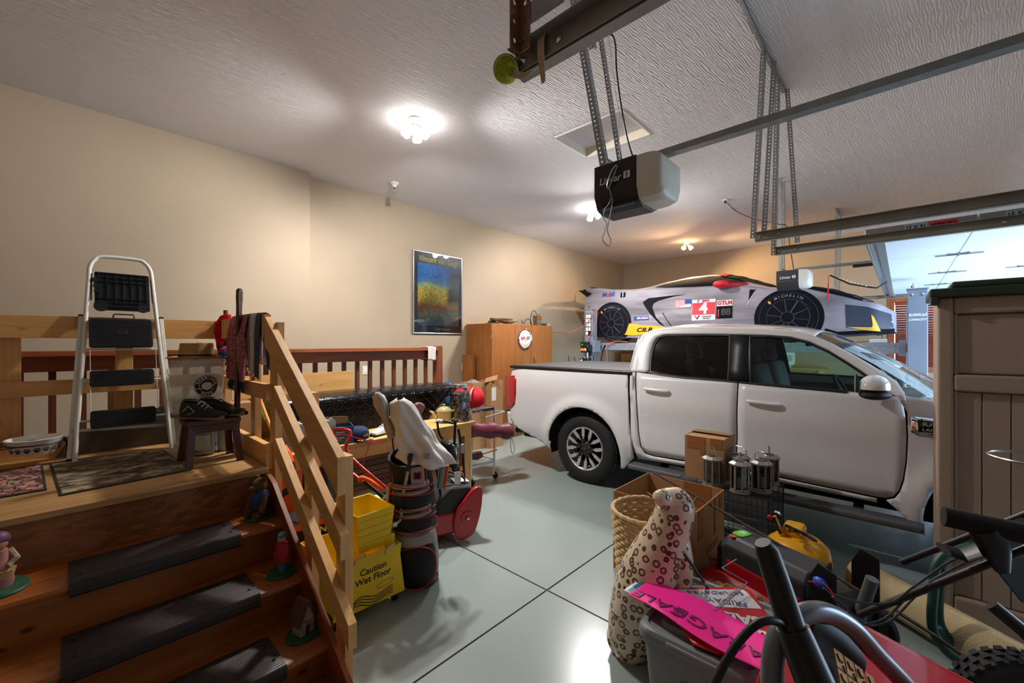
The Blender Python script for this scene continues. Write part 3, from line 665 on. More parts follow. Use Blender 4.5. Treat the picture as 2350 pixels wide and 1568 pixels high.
def shoe_profile(name, label, loc, rz, up, sole, accent, group, s=1.0, flip=1):
 t = thing(name, label, 'shoe', loc, rz, group)
 def half(x): return 0.036 + 0.012 * sin(pi * min(1, max(0, (x + 0.14) / 0.28)) ** 1.1) - 0.010 * max(0, (x - 0.09) / 0.05) ** 2
 def sole_f(u, v):
  x = -0.14 + 0.28 * u; h = half(x) * (1 if 0.02 < u < 0.98 else 0.7)
  a = 2 * pi * v; return (x * s, flip * h * cos(a) * s, (0.013 + 0.011 * max(-1, min(1, 1.4 * sin(a)))) * s + 0.006 * max(0, (u - .85) / .15) ** 2)
 B().grid(sole_f, 24, 16, cv=True).os('sole', sole, t)
 def up_f(u, v):
  x = -0.135 + 0.268 * u; h = half(x) * 0.96 * (1 if u < 0.93 else max(0.05, 1 - ((u - 0.93) / 0.07) ** 2 * 0.9)); 
  if u < 0.06: h *= 0.75 + 4 * u
  top = 0.095 - 0.02 * u if u < 0.35 else (0.088 - 0.05 * ((u - 0.35) / 0.4) if u < 0.75 else 0.038 - 0.012 * ((u - 0.75) / 0.25))
  a = pi * v; z = 0.018 + top * (sin(a) ** 0.6)
  return (x * s, flip * h * cos(a) * (1 - 0.35 * sin(a) ** 2) * s, z * s)
 B().grid(up_f, 26, 13).os('upper', up, t)
 def hole(u, v):
  a = 2 * pi * u; return ((-0.085 + 0.045 * v * cos(a)) * s, 0.024 * v * sin(a) * s, (0.1155 - 0.004 * v * cos(a)) * s)
 B().grid(hole, 20, 4, cu=True).ob('opening', mat('dark_shoe_lining', (14, 14, 15), rough=0.9, var=.1), t)
 for k in range(4):
  x = -0.02 + 0.022 * k; z = 0.103 - 0.0145 * k
  B().tube([(x * s, -0.024 * s, (z - 0.010) * s), (x * s, 0, (z + 0.004) * s), ((x + 0.006) * s, 0.024 * s, (z - 0.010) * s)], 0.003 * s, 6).os('lace', accent, t)
 for sy in (-1, 1):
  B().tube([(-0.10 * s, sy * 0.043 * s, 0.05 * s), (-0.06 * s, sy * 0.046 * s, 0.085 * s), (-0.02 * s, sy * 0.047 * s, 0.05 * s), (-0.06 * s, sy * 0.050 * s, 0.035 * s)], 0.0022 * s, 6).os('side_stripe', accent, t)
 return t
shoe_profile('sneaker', 'black sneaker with silver side stripe at the front of the stool', (0.56, 3.005, DZ + 0.263), R(-52), M_shoe, M_sole, M_silver, 'black sneakers on the stool')
shoe_profile('sneaker', 'black sneaker at the back of the stool beside its mate', (0.665, 3.06, DZ + 0.263), R(-44), M_shoe, M_sole, M_shoe, 'black sneakers on the stool')
M_clearb = mat('clear_bottle_plastic', (228, 236, 238), rough=0.08, trans=0.85, ior=1.2)
M_whitep = mat('white_bottle_plastic', (226, 228, 230), rough=0.4, var=0.03)
M_bluep = mat('blue_bottle_plastic', (52, 98, 150), rough=0.3, var=0.06)
M_redp = mat('red_plastic', (196, 26, 32), rough=0.35, var=0.06)
M_label = mat('pale_paper_label', (222, 222, 216), rough=0.6, var=0.06, vscale=40)
def bottle(name, label, loc, w, h, m, capm, rz=0, lab=True, sq=(1, 0.7)):
 t = thing(name, label, 'bottle', loc, rz)
 B().lathe([(0, 0), (w * 0.46, 0), (w * 0.5, 0.006), (w * 0.5, h * 0.62), (w * 0.46, h * 0.72), (w * 0.30, h * 0.84), (w * 0.17, h * 0.90), (w * 0.17, h * 0.93), (0, h * 0.93)], 28, sq=sq).os('body', m, t)
 B().lathe([(w * 0.19, h * 0.90), (w * 0.19, h * 0.995), (w * 0.17, h), (0, h)], 20).os('cap', capm, t)
 if lab: B().lathe([(w * 0.503, h * 0.15), (w * 0.505, h * 0.16), (w * 0.505, h * 0.52), (w * 0.503, h * 0.53)], 28, a0=-2.6, a1=-0.6, sq=sq).os('paper_label', M_label, t)
 return t
bottle('clear_jug', 'clear empty plastic jug behind the dark stool', (0.605, 3.265, DZ), 0.12, 0.24, M_clearb, M_whitep, R(-40))
bottle('white_bottle', 'white bottle with red cap behind the stool leg', (0.733, 3.30, DZ), 0.10, 0.22, M_whitep, M_redp, R(-40))
bottle('blue_jug', 'blue jug in the corner of the landing behind the bottles', (0.70, 3.47, DZ), 0.12, 0.26, M_bluep, M_bluep, R(-40))
t = thing('red_ball', 'small red ball on the landing behind the stool handle', 'ball', (0.755, 3.16, DZ + 0.0))
B().sph((0, 0, 0.045), 0.045).os('ball_shell', M_redp, t)
t.location = (0.742, 3.30, DZ + 0.221)
def hang(name, label, cat, y0, y1, m, drop_in, drop_out, th=0.006, wav=0.012, seed=1, extra=0.0, sub=1):
 t = thing(name, label, cat, (XI + 0.019, (y0 + y1) / 2, 1.77))
 rnd = random.Random(seed); ph = [rnd.random() * 6 for _ in range(4)]
 L = drop_in + drop_out + 0.05; hw = 0.023 + extra
 def f(u, v):
  s_ = v * L; y = (u - 0.5) * (y1 - y0)
  wv = wav * (sin(u * 13 + ph[0]) + 0.6 * sin(u * 29 + ph[1]))
  if s_ < drop_in: x, z = -hw - 0.004, -(drop_in - s_); k = min(1, (drop_in - s_) / 0.12)
  elif s_ < drop_in + 0.05: a = pi * (s_ - drop_in) / 0.05; x, z, k = -hw * cos(a), 0.004 + extra * 0.6 + 0.010 * sin(a), 0
  else: x, z = hw + 0.004, -(s_ - drop_in - 0.05); k = min(1, (s_ - drop_in - 0.05) / 0.12)
  sgn = -1 if x < 0 else 1
  return (x + sgn * k * (abs(wv) + 0.004), y * (1 - 0.08 * k) + k * 0.012 * sin(v * 9 + ph[2]), z + 0.008 * k * sin(u * 5 + ph[3]))
 B().grid(f, 40, 46).os('fabric', m, t, solid=th)
 return t
M_throw = mat('red_white_weave', (160, 28, 46), rough=0.95, col2=(196, 150, 150), vscale=70, bump=0.9, bscale=90)
M_terry_w = mat('white_terry', (226, 220, 216), rough=0.95, var=0.05, vscale=60, bump=0.8, bscale=260, sheen=0.3)
M_terry_l = mat('lavender_grey_cloth', (136, 136, 156), rough=0.95, var=0.08, vscale=40, bump=0.5, bscale=200)
M_terry_d = mat('slate_cloth', (86, 90, 104), rough=0.95, var=0.1, vscale=40, bump=0.5, bscale=200)
th = hang('woven_throw', 'red and white woven throw with dark fringe draped over the rail', 'blanket', 3.02, 3.40, M_throw, 0.42, 0.30, wav=0.022, seed=3)
M_fringe = mat('dark_fringe', (60, 50, 52), rough=0.95, var=0.2)
for k in range(26):
 y = -0.175 + 0.35 * k / 25; B().tube([(-0.045, y, -0.42), (-0.05 + random.uniform(-.01, .01), y + random.uniform(-.008, .008), -0.455), (-0.048, y + random.uniform(-.01, .01), -0.485)], [0.004, 0.005, 0.0015], 5).os('fringe', M_fringe, th)
hang('lavender_cloth', 'thin lavender grey cloth hanging between the throw and the white towel', 'cloth', 2.965, 3.015, M_terry_l, 0.34, 0.25, wav=0.004, seed=5)
hang('white_towel', 'white towel hanging over the rail beside the red throw', 'towel', 2.865, 2.962, M_terry_w, 0.37, 0.30, wav=0.007, seed=6, extra=0.004)
hang('slate_cloth', 'slate grey cloth hanging behind the top of the stair rail', 'cloth', 2.795, 2.862, M_terry_d, 0.38, 0.33, wav=0.004, seed=8)
ps = at(517, 712, Y=3.83)
t = thing('walking_stick', 'wooden walking stick standing in the landing corner under a knit scarf', 'walking stick', (ps.x + 0.005, 3.84, DZ))
B().tube([(0.02, -0.02, 0), (0.012, -0.01, 0.45), (0, 0, ps.z - DZ)], [0.010, 0.013, 0.016], 10).os('shaft', wood('brown_stick', (126, 82, 44), (88, 54, 28), 'z', knots=0.5), t)
M_redknit = mat('red_knit', (186, 20, 34), rough=0.95, var=0.15, vscale=60, bump=0.8, bscale=120)
M_bluknit = mat('navy_knit', (38, 56, 92), rough=0.95, var=0.15, vscale=60, bump=0.8, bscale=120)
t = thing('knit_scarf', 'red and navy knit scarf draped on the walking stick', 'scarf', (ps.x + 0.0, 3.79, 1.52))
A = [(-0.012, 0.30), (-0.045, 0.285), (-0.075, 0.24), (-0.085, 0.17), (-0.08, 0.10), (-0.07, 0.04), (-0.02, 0.06), (0.0, 0.12), (0.004, 0.19), (0.018, 0.24), (0.012, 0.29)]
def drape(name, poly, m, off):
 fill_patch(name, poly, lambda u, v, o: (u, -0.02 - 0.05 * cos(u * 14) * 0.6 + 0.008 * sin(v * 40 + u * 60) + o, v), m, t, 0.015, solid=0.012, off=off)
drape('scarf_top', A, M_redknit, 0)
drape('scarf_tail', [(-0.07, 0.05), (-0.02, 0.07), (0.0, 0.13), (0.004, 0.20), (-0.004, 0.14), (0.0, 0.03), (0.03, -0.03), (-0.028, -0.09), (-0.055, -0.02)], M_bluknit, -0.006)
for k, q in enumerate((0.12, 0.07, 0.02)):
 drape('scarf_stripe', [(-0.072 + k * .004, q - 0.01), (-0.005, q + 0.03), (0.0, q + 0.045), (-0.07 + k * .004, q + 0.01)], M_redknit, -0.012)
drape('scarf_edge', [(0.028, -0.035), (0.04, -0.028), (-0.026, -0.098), (-0.04, -0.088)], M_redknit, -0.012)
pc = at(523, 738, Y=3.80); pe = at(533, 845, Y=3.72)
t = thing('metal_cane', 'thin metal cane with bent handle hooked on the landing corner', 'cane', (pc.x, 3.83, DZ))
q0 = Vector((pc.x, 3.80, pc.z)) - Vector(t.location); q1 = Vector((pe.x, 3.74, pe.z)) - Vector(t.location)
B().tube(smoothpath([q0 + Vector((-0.015, 0.03, -0.012)), q0, q0 + Vector((0.012, -0.01, -0.04)), q1 + Vector((0.0, 0, 0.05)), q1, q1 + Vector((-0.02, 0.02, -0.022)), q1 + Vector((-0.07, 0.04, 0.0))], 6), 0.005, 8).os('shaft', M_steel, t)
M_green = mat('green_painted_base', (40, 84, 56), rough=0.5, var=0.25, vscale=20)
M_bear = mat('brown_bear_fur', (104, 80, 44), rough=0.9, var=0.3, vscale=40, bump=0.9, bscale=110)
M_blue = mat('blue_painted_vest', (30, 60, 128), rough=0.6, var=0.15)
M_cream = mat('cream_painted', (196, 178, 140), rough=0.6, var=0.35, vscale=40, col2=(96, 84, 60))
M_skin = mat('tan_painted', (190, 140, 104), rough=0.6, var=0.1)
M_brownp = mat('brown_painted', (84, 48, 34), rough=0.6, var=0.25, vscale=30)
def fig_base(t, r, sq=(1, 0.85)):
 B().lathe([(0, 0), (r, 0), (r * 1.02, 0.006), (r * 0.97, 0.012), (0, 0.014)], 28, sq=sq).os('base', M_green, t)
z1, z2, z3 = TR[0][1], TR[1][1], TR[2][1]
t = thing('bear_figurine', 'bear figurine in a blue vest on the top stair', 'figurine', (0.715, 2.515, z1), R(200))
fig_base(t, 0.075)
b = B(); b.sph((0, 0, 0.085), (0.042, 0.036, 0.06)); b.sph((0.005, 0, 0.175), (0.038, 0.036, 0.036)); b.sph((0.04, 0.0, 0.166), (0.02, 0.016, 0.014)); b.sph((-0.005, 0.028, 0.208), (0.010, 0.014, 0.014)); b.sph((-0.005, -0.028, 0.208), (0.010, 0.014, 0.014))
b.os('body', M_bear, t)
for sy in (-1, 1):
 B().tube(smoothpath([(0, sy * 0.03, 0.125), (0.015, sy * 0.05, 0.09), (0.03, sy * 0.045, 0.045)], 4), [0.014] * 5 + [0.016] * 4, 10).os('arm', M_bear, t)
 B().tube([(0.0, sy * 0.025, 0.04), (0.035, sy * 0.035, 0.026), (0.058, sy * 0.038, 0.03)], [0.02, 0.02, 0.022], 10).os('leg', M_bear, t)
B().lathe([(0.040, 0.07), (0.046, 0.09), (0.043, 0.12), (0.030, 0.138)], 20, sq=(1.05, 0.9)).os('vest', M_blue, t, solid=0.003)
t = thing('coat_figurine', 'small figurine in a red coat and blue trousers on the second stair', 'figurine', (0.72, 2.20, z2), R(190))
fig_base(t, 0.07)
B().lathe([(0.0, 0.012), (0.018, 0.012), (0.019, 0.06), (0.022, 0.062)], 16, sq=(1, 1.3)).os('trousers', mat('blue_trousers', (54, 104, 136), rough=0.6, var=.1), t)
B().lathe([(0.024, 0.055), (0.03, 0.07), (0.028, 0.12), (0.022, 0.15), (0.01, 0.158), (0, 0.158)], 18, sq=(1, 1.2)).os('coat', mat('red_painted_coat', (170, 34, 36), rough=0.55, var=0.15), t)
for sy in (-1, 1): B().tube([(0, sy * 0.026, 0.145), (0.008, sy * 0.036, 0.11), (0.02, sy * 0.03, 0.075)], [0.009, 0.009, 0.008], 8).os('sleeve', MATS['red_painted_coat'], t)
B().sph((0.004, 0, 0.172), (0.018, 0.017, 0.02)).os('head', M_skin, t)
B().lathe([(0.02, 0.178), (0.021, 0.188), (0.012, 0.2), (0, 0.203)], 16, (0.0, 0, 0)).os('cap', mat('teal_cap', (70, 112, 116), rough=0.6, var=.1), t)
t = thing('cottage_figurine', 'small cottage shaped figurine on the lower stair', 'figurine', (0.725, 1.95, z3), R(15))
fig_base(t, 0.075)
B().prism([(-0.035, 0.012), (0.035, 0.012), (0.035, 0.075), (0.0, 0.15), (-0.035, 0.075)], -0.03, 0.03, 'y').ob('house_wall', M_cream, t, bevel=0.004)
for sx in (-1, 1): B().bar((sx * 0.045, 0, 0.062), (0, 0, 0.158), 0.075, 0.012, (sx, 0, 0.6)).ob('house_roof', M_brownp, t, bevel=0.003)
B().prism(rrect(-0.01, 0.013, 0.01, 0.055, 0.008), -0.032, 0.032, 'y').ob('house_door', M_brownp, t)
t = thing('basket_figurine', 'figurine with purple bonnet and basket on a green disc on the top stair', 'figurine', (-0.175, 2.50, z1), R(-70))
fig_base(t, 0.10, (1, 0.8))
B().lathe([(0.045, 0.012), (0.05, 0.03), (0.036, 0.11), (0.03, 0.15), (0, 0.155)], 20, sq=(1, 0.85)).os('dress', mat('rose_dress', (166, 108, 104), rough=0.6, var=0.25, vscale=25), t)
B().sph((0, 0, 0.175), 0.027).os('head', M_skin, t)
B().sph((-0.006, 0, 0.19), (0.034, 0.036, 0.028)).os('bonnet', mat('purple_bonnet', (110, 66, 104), rough=0.5, var=0.15), t)
for sy in (-1, 1): B().tube([(0, sy * 0.03, 0.14), (0.03, sy * 0.04, 0.11), (0.045, sy * 0.012, 0.095)], [0.012, 0.011, 0.009], 8).os('arm', M_cream, t)
B().lathe([(0, 0.06), (0.024, 0.06), (0.032, 0.09), (0.028, 0.09), (0.0, 0.07)], 18, (0.055, 0, 0)).os('basket', M_straw, t)
t = thing('stone_figurine', 'mossy green figurine base at the picture edge of the second stair', 'figurine', (-0.235, 2.19, z2), R(-60))
fig_base(t, 0.085)
B().sph((0, 0, 0.05), (0.04, 0.034, 0.045)).os('body', M_cream, t)
B().sph((0.0, 0, 0.11), (0.024, 0.022, 0.026)).os('head', M_skin, t)
# ================================================================ white pickup truck
def glassy(name, tint, refl=1.0, rough=0.02, ior=1.45, film=0.0):
 if name in MATS: return MATS[name]
 m = bpy.data.materials.new(name); m.use_nodes = True; nt = m.node_tree; L = nt.links.new
 nt.nodes.remove(nt.nodes['Principled BSDF']); out = nt.nodes['Material Output']
 N = lambda t: nt.nodes.new('ShaderNode' + t)
 tr = N('BsdfTransparent'); tr.inputs[0].default_value = lin(tint)
 gl = N('BsdfGlossy'); gl.inputs['Roughness'].default_value = rough; gl.inputs[0].default_value = (1, 1, 1, 1)
 fr = N('Fresnel'); fr.inputs[0].default_value = ior
 mu = N('Math'); mu.operation = 'MULTIPLY'; mu.inputs[1].default_value = refl; L(fr.outputs[0], mu.inputs[0])
 mx = N('MixShader'); L(mu.outputs[0], mx.inputs[0]); L(tr.outputs[0], mx.inputs[1]); L(gl.outputs[0], mx.inputs[2])
 last = mx.outputs[0]
 if film:
  df = N('BsdfDiffuse'); df.inputs[0].default_value = lin(tint); m2 = N('MixShader'); m2.inputs[0].default_value = film
  L(last, m2.inputs[1]); L(df.outputs[0], m2.inputs[2]); last = m2.outputs[0]
 L(last, out.inputs[0]); MATS[name] = m
 return m
M_paint = mat('white_car_paint', (214, 214, 216), rough=0.32, coat=1.0, var=0.01, vscale=2)
M_blktrim = mat('black_gloss_trim', (18, 18, 20), rough=0.45, var=0.05)
M_dkplastic = mat('dark_grey_plastic', (40, 41, 44), rough=0.6, var=0.08, bump=0.15, bscale=200)
M_under = mat('dark_underbody', (14, 14, 15), rough=0.85, var=0.1)
M_chrome = mat('chrome', (214, 216, 220), rough=0.08, metal=1.0, var=0.01)
M_tint = glassy('privacy_glass', (44, 44, 46)); M_clear = glassy('green_side_glass', (196, 222, 212)); M_shield = glassy('windshield_glass', (198, 218, 214))
M_tire = mat('tire_rubber', (26, 26, 28), rough=0.75, var=0.12, vscale=20)
M_alu = mat('machined_aluminium', (196, 196, 198), rough=0.32, metal=0.4, var=0.04)
M_alu_dk = mat('dark_wheel_paint', (52, 52, 56), rough=0.4, metal=0.4, var=0.05)
M_redlens = mat('red_lens', (168, 10, 22), rough=0.12, coat=0.8, var=0.08, vscale=30)
M_clearlens = mat('clear_lens', (220, 224, 228), rough=0.08, var=0.04, coat=0.5)
M_greycloth = mat('grey_seat_cloth', (128, 132, 132), rough=0.9, var=0.08)
M_dash = mat('dark_dash', (30, 33, 36), rough=0.6, var=0.08)
TX, TY = 4.93, 2.64
trk = thing('pickup_truck', 'white four door pickup truck parked across the garage', 'truck', (TX, TY, 0))
WZ, WB = 0.395, -3.22
def t_inset(y, z):
 i = 0.0
 if z < 0.55: i += 0.05 * ((0.55 - z) / 0.25) ** 1.5
 if y > -0.585:
  if z > 1.0: i += 0.05 * ((z - 1.0) / 0.3) ** 2
 else:
  if z > 1.0: i += 0.035 * (min(z, 1.22) - 1.0) / 0.22
  if z > 1.22: i += 0.40 * (z - 1.22) + 0.10 * max(0, z - 1.5) ** 1.5
 if y < -3.3: i += 0.16 * ((-3.3 - y) / 0.86) ** 2
 if y > 0.9: i += 0.05 * ((y - 0.9) / 0.3) ** 2
 for yc in (0.0, WB):
  r = math.hypot(y - yc, z - WZ)
  if r < 0.75 and z > 0.25:
   i -= 0.03 * math.exp(-((r - 0.50) / 0.065) ** 2)
   i -= 0.010 / (1 + math.exp((r - 0.60) / 0.012))
 i += 0.006 * math.exp(-((z - 0.78) / 0.10) ** 2) * (1 if -2.6 < y < -0.6 else 0)
 return i
def tside(s):
 return lambda y, z, off: (s * (0.93 - t_inset(y, z) + off), y, z)
def tr_(cx, cy):
 px, py = 1130 + cx / 2.2816, 740 + cy / 2.2816
 x = 4.0
 for _ in range(12):
  p = at(px, py, X=x); x = TX - 0.93 + t_inset(p.y - TY, p.z)
 return (p.y - TY, p.z)
T = lambda *q: [tr_(a, b) for a, b in q]
bed_top = T((108, 232), (300, 244), (500, 254), (708, 268))
bed_front = T((709, 300), (712, 420), (715, 520), (724, 620), (742, 708))
arch_in = [(0.475 * cos(R(a)), WZ + 0.475 * sin(R(a))) for a in range(-18, 199, 9)]
arch_r = [p for p in arch_in if p[0] > -0.9]
bed_tail = [(1.10, 0.56), (1.16, 0.60), (1.175, 0.80), (1.175, 1.10), (1.165, 1.25)]
a_left = [( -0.475 * cos(R(a)), WZ + 0.475 * sin(R(a))) for a in range(-16, 197, 8)]   # from front foot over the top to the rear foot
y_fr = bed_front[-1][0]
zsill = 0.36
bed_poly = [(1.16, 1.285)] + [p for p in bed_top[1:]] + bed_front + [(-0.50, 0.275)] + a_left + [(0.48, 0.33), (1.08, 0.52)] + bed_tail
def panels(s):
 F = tside(s)
 pre = trk
 fill_patch('bed_side', bed_poly, F, M_paint, pre, 0.035, solid=0.012 )
 rd = T((756, 262), (1000, 292), (1150, 303), (1284, 312)) + T((1278, 600)) + [tr_(1275, 700)] + T((1273, 760), (1000, 722), (850, 698), (806, 684), (780, 650), (767, 560), (759, 430), (754, 330))
 d = fill_patch('rear_door', rd, F, M_paint, pre, 0.07, solid=0.01)
 fd = T((1291, 313), (1500, 330), (1700, 347), (1900, 366), (2080, 384), (2128, 392), (2150, 430), (2163, 500), (2168, 600), (2163, 720), (2148, 820), (2128, 880), (2095, 914), (2060, 920), (2015, 914), (1600, 828), (1281, 761)) + T((1281, 700), (1285, 600))
 d2 = fill_patch('front_door', fd, F, M_paint, pre, 0.07, solid=0.01)
 cc = T((722, 262), (750, 262), (748, 330), (753, 430), (761, 560), (774, 652), (800, 690), (850, 705), (1000, 730), (1276, 770), (1282, 770), (1600, 837), (2013, 924), (2013, 945), (1600, 858), (1276, 792), (1000, 752), (762, 714), (737, 640), (726, 540), (721, 400))
 fill_patch('cab_sill', cc, F, M_paint, pre, 0.07, solid=0.012)
 outer = T((722, 258), (728, 215), (738, 160), (757, 100), (790, 60), (850, 38), (950, 27), (1100, 24), (1290, 30), (1450, 36), (1580, 48), (1690, 72), (1790, 115), (1900, 175), (2000, 232), (2075, 280), (2120, 312), (2160, 372), (2168, 440))
 inner = T((818, 262), (822, 200), (830, 150), (842, 110), (862, 80), (900, 66), (1000, 64), (1120, 64), (1293, 66), (1450, 72), (1560, 80), (1660, 104), (1760, 150), (1850, 205), (1930, 258), (1990, 300), (2050, 350), (2085, 380), (2120, 392))
 def resample(P, n=60):
  V = [Vector(p) for p in P]; D = [0]
  for a, b_ in zip(V, V[1:]): D.append(D[-1] + (b_ - a).length)
  out = []; 
  for k in range(len(V) - 1):
   m_ = 4
   for q in range(m_): out.append(V[k].lerp(V[k + 1], q / m_))
  return out + [V[-1]]
 O, I = resample(outer), resample(inner)
 b = B(); vs = []; nlay = 4
 for o_, i_ in zip(O, I):
  for q in range(nlay + 1):
   p = o_.lerp(i_, q / nlay); vs.append(F(p.x, p.y, -0.012 * (1 - abs(2 * q / nlay - 1)) * 0 + (0.0 if q < nlay else -0.012)))
 fs = [(k * (nlay + 1) + q, k * (nlay + 1) + q + 1, (k + 1) * (nlay + 1) + q + 1, (k + 1) * (nlay + 1) + q) for k in range(len(O) - 1) for q in range(nlay)]
 b.add(vs, fs); b.os('cab_side_frame', M_paint, pre, solid=0.012)
 gl_r = T((826, 258), (828, 200), (836, 150), (848, 112), (868, 82), (902, 70), (1000, 68), (1120, 68), (1242, 68), (1238, 200), (1232, 304), (1150, 297), (1000, 287), (880, 270))
 gl_f = T((1345, 76), (1450, 76), (1560, 86), (1660, 110), (1760, 156), (1850, 210), (1930, 262), (1985, 306), (1960, 370), (1860, 362), (1700, 348), (1500, 332), (1348, 320), (1346, 200))
 fill_patch('rear_window', gl_r, F, M_tint, d, 0.12, off=-0.020)
 fill_patch('front_window', gl_f, F, M_clear, d2, 0.12, off=-0.020)
 bp = T((1242, 66), (1346, 72), (1345, 200), (1349, 318), (1284, 312), (1230, 305), (1236, 200))
 fill_patch('pillar_cover', bp, F, M_blktrim, pre, 0.12, off=-0.008, solid=0.006)
 B().tube([F(y, z, -0.012) for y, z in gl_r], 0.009, 6, closed=True).os('window_seal', M_blktrim, d)
 B().tube([F(y, z, -0.012) for y, z in gl_f], 0.010, 6, closed=True).os('window_seal', M_blktrim, d2)
 B().tube([F(y, z, 0.0) for y, z in T((818, 262), (880, 276), (1000, 291), (1150, 302), (1284, 314))], 0.008, 6).os('belt_molding', M_blktrim, d)
 B().tube([F(y, z, 0.0) for y, z in T((1292, 314), (1500, 334), (1700, 351), (1860, 366))], 0.009, 6).os('belt_molding', M_blktrim, d2)
 qp = T((1985, 306), (2050, 352), (2092, 386), (2080, 384), (1860, 364), (1960, 370))
 fill_patch('mirror_patch', qp, F, M_blktrim, d2, 0.12, off=0.0, solid=0.006)
 fa = [(WB + 0.475 * cos(R(a)), WZ + 0.475 * sin(R(a))) for a in range(-14, 197, 8)]
 top = T((2168, 395), (2175, 330)) ; y0, z0 = top[0]
 fn = [tr_(2173, 470), tr_(2178, 600), tr_(2172, 730), tr_(2156, 830), tr_(2134, 890), tr_(2104, 924), tr_(2062, 932), (WB + 0.56, 0.375), (WB + 0.50, 0.29)] + fa + [(WB - 0.48, 0.30), (WB - 0.78, 0.42), (WB - 0.82, 0.62), (WB - 0.80, 0.98), (WB - 0.62, 1.10), (WB - 0.1, 1.165), (WB + 0.4, 1.205), (WB + 0.62, 1.235)]
 fill_patch('front_fender', fn, F, M_paint, pre, 0.04, solid=0.012)
 for (a0, b0, a1, b1, par) in ((800, 348, 924, 362, d), (1338, 412, 1508, 432, d2)):
  p0, p1 = Vector(tr_(a0, b0)), Vector(tr_(a1, b1)); mid = p0.lerp(p1, 0.55)
  cup = [(mid.x + 0.055 * cos(R(a)), mid.y + 0.036 * sin(R(a))) for a in range(0, 360, 20)]
  fill_patch('handle_cup', cup, lambda y, z, o: (F(y, z, o - 0.012 * max(0, 1 - ((y - mid.x) / 0.055) ** 2 - ((z - mid.y) / 0.036) ** 2))), M_paint, par, 0.02, off=0.0012)
  pts = [Vector(F(p0.x, p0.y, 0.012)), Vector(F(p0.x - 0.03, p0.y, 0.026)), Vector(F(mid.x, mid.y, 0.032)), Vector(F(p1.x + 0.03, p1.y, 0.026)), Vector(F(p1.x, p1.y, 0.012))]
  B().tube(smoothpath(pts, 5), 0.017, 12).os('door_handle', M_paint, par)
 tl = [(1.183, 0.72), (1.185, 0.85), (1.185, 1.17), (1.15, 1.205), (1.06, 1.20), (1.035, 1.12), (1.03, 0.90), (1.05, 0.74), (1.10, 0.69)]
 tl = T((74, 280), (118, 278), (125, 300), (124, 370), (118, 425), (100, 448), (78, 444), (70, 400), (70, 320))
 fill_patch('tail_lamp', tl, F, M_redlens, pre, 0.03, off=0.012, solid=0.03)
 b = B(); x = s * 0.93
 b.bar((x + s * 0.03, -2.75, 0.345), (x + s * 0.03, -0.60, 0.345), 0.15, 0.05)
 b.ob('running_board', mat('grey_step_plastic', (84, 84, 86), rough=.55, var=.1), pre, bevel=0.018, seg=3)
 for y in (-2.4, -1.5, -0.9): B().bar((x + s * 0.02, y, 0.34), (x - s * 0.25, y, 0.40), 0.06, 0.03).ob('board_bracket', M_under, pre)
 def mir(u, v):
  a = 2 * pi * v; k = sin(pi * min(1, max(0.0, u))) ** 0.45
  return (x + s * (0.015 + 0.23 * u), -2.485 - 0.085 * k * cos(a) - 0.03 * (1 - u), 1.275 + 0.10 * k * (abs(sin(a)) ** 0.7) * (1 if sin(a) > 0 else 0.25))
 mr = B().grid(mir, 18, 24, cv=True).os('door_mirror', M_paint, pre)
 def mir2(u, v):
  a = 2 * pi * v; k = sin(pi * u) ** 0.4
  return (x + s * (0.0 + 0.245 * u), -2.485 - 0.088 * k * cos(a) - 0.035 * (1 - u), 1.235 + 0.036 * k * sin(a))
 B().grid(mir2, 16, 18, cv=True).os('mirror_base', M_dkplastic, mr)
 B().cb((x + s * 0.075, -2.575, 1.282), (0.13, 0.008, 0.035), (0, 0, s * R(4))).ob('mirror_indicator', M_clearlens, mr, bevel=0.003)
 B().cb((x + s * 0.13, -2.398, 1.31), (0.17, 0.006, 0.12)).ob('mirror_glass', M_chrome, mr, bevel=0.003)
 y0, z0 = tr_(2178, 470); y1 = y0 - 0.34
 bd = [(y0, 1.075 + 0.01), (y0 - 0.02, 1.09), (y1, 1.075), (y1 - 0.02, 1.03), (y1, 0.985), (y0 - 0.03, 0.965), (y0, 0.985)]
 bg = fill_patch('fender_vent', [(p[0] - 0.012, p[1]) for p in bd], F, M_chrome, pre, 0.06, off=0.008, solid=0.012)
 fill_patch('vent_insert', [(y0 - 0.045, 1.072), (y1 + 0.005, 1.062), (y1, 0.998), (y0 - 0.05, 0.99)], F, M_blktrim, bg, 0.06, off=0.0125, solid=0.006)
 if s < 0:
  for body, z, sz in (('RANGER', 1.048, 0.036), ('LARIAT', 1.012, 0.024)):
   text('badge_lettering', body, sz, M_chrome, bg, None, 0.001, 0.0006, ax='LEFT', sx=1.35, spacing=1.1, fn=lambda u, v, w, z=z: F(y0 - 0.068 - u, z - 0.004 + v, 0.0145 + w))
panels(-1); panels(1)
roofL = T((790, 60), (850, 38), (950, 27), (1100, 24), (1290, 30), (1450, 36), (1580, 48), (1690, 72))
def roof(u, v):
 k = u * (len(roofL) - 1); i = min(len(roofL) - 2, int(k)); f = k - i
 y = roofL[i][0] * (1 - f) + roofL[i + 1][0] * f; z = roofL[i][1] * (1 - f) + roofL[i + 1][1] * f
 w = 0.93 - t_inset(y, z); q = 2 * v - 1
 return (w * q, y, z + 0.055 * (1 - q * q) - 0.02 * abs(q) ** 8 * 0)
B().grid(roof, 30, 21).os('roof', M_paint, trk, solid=0.015)
ya, za = tr_(1690, 72); yb_, zb_ = (WB + 0.42, 1.205)
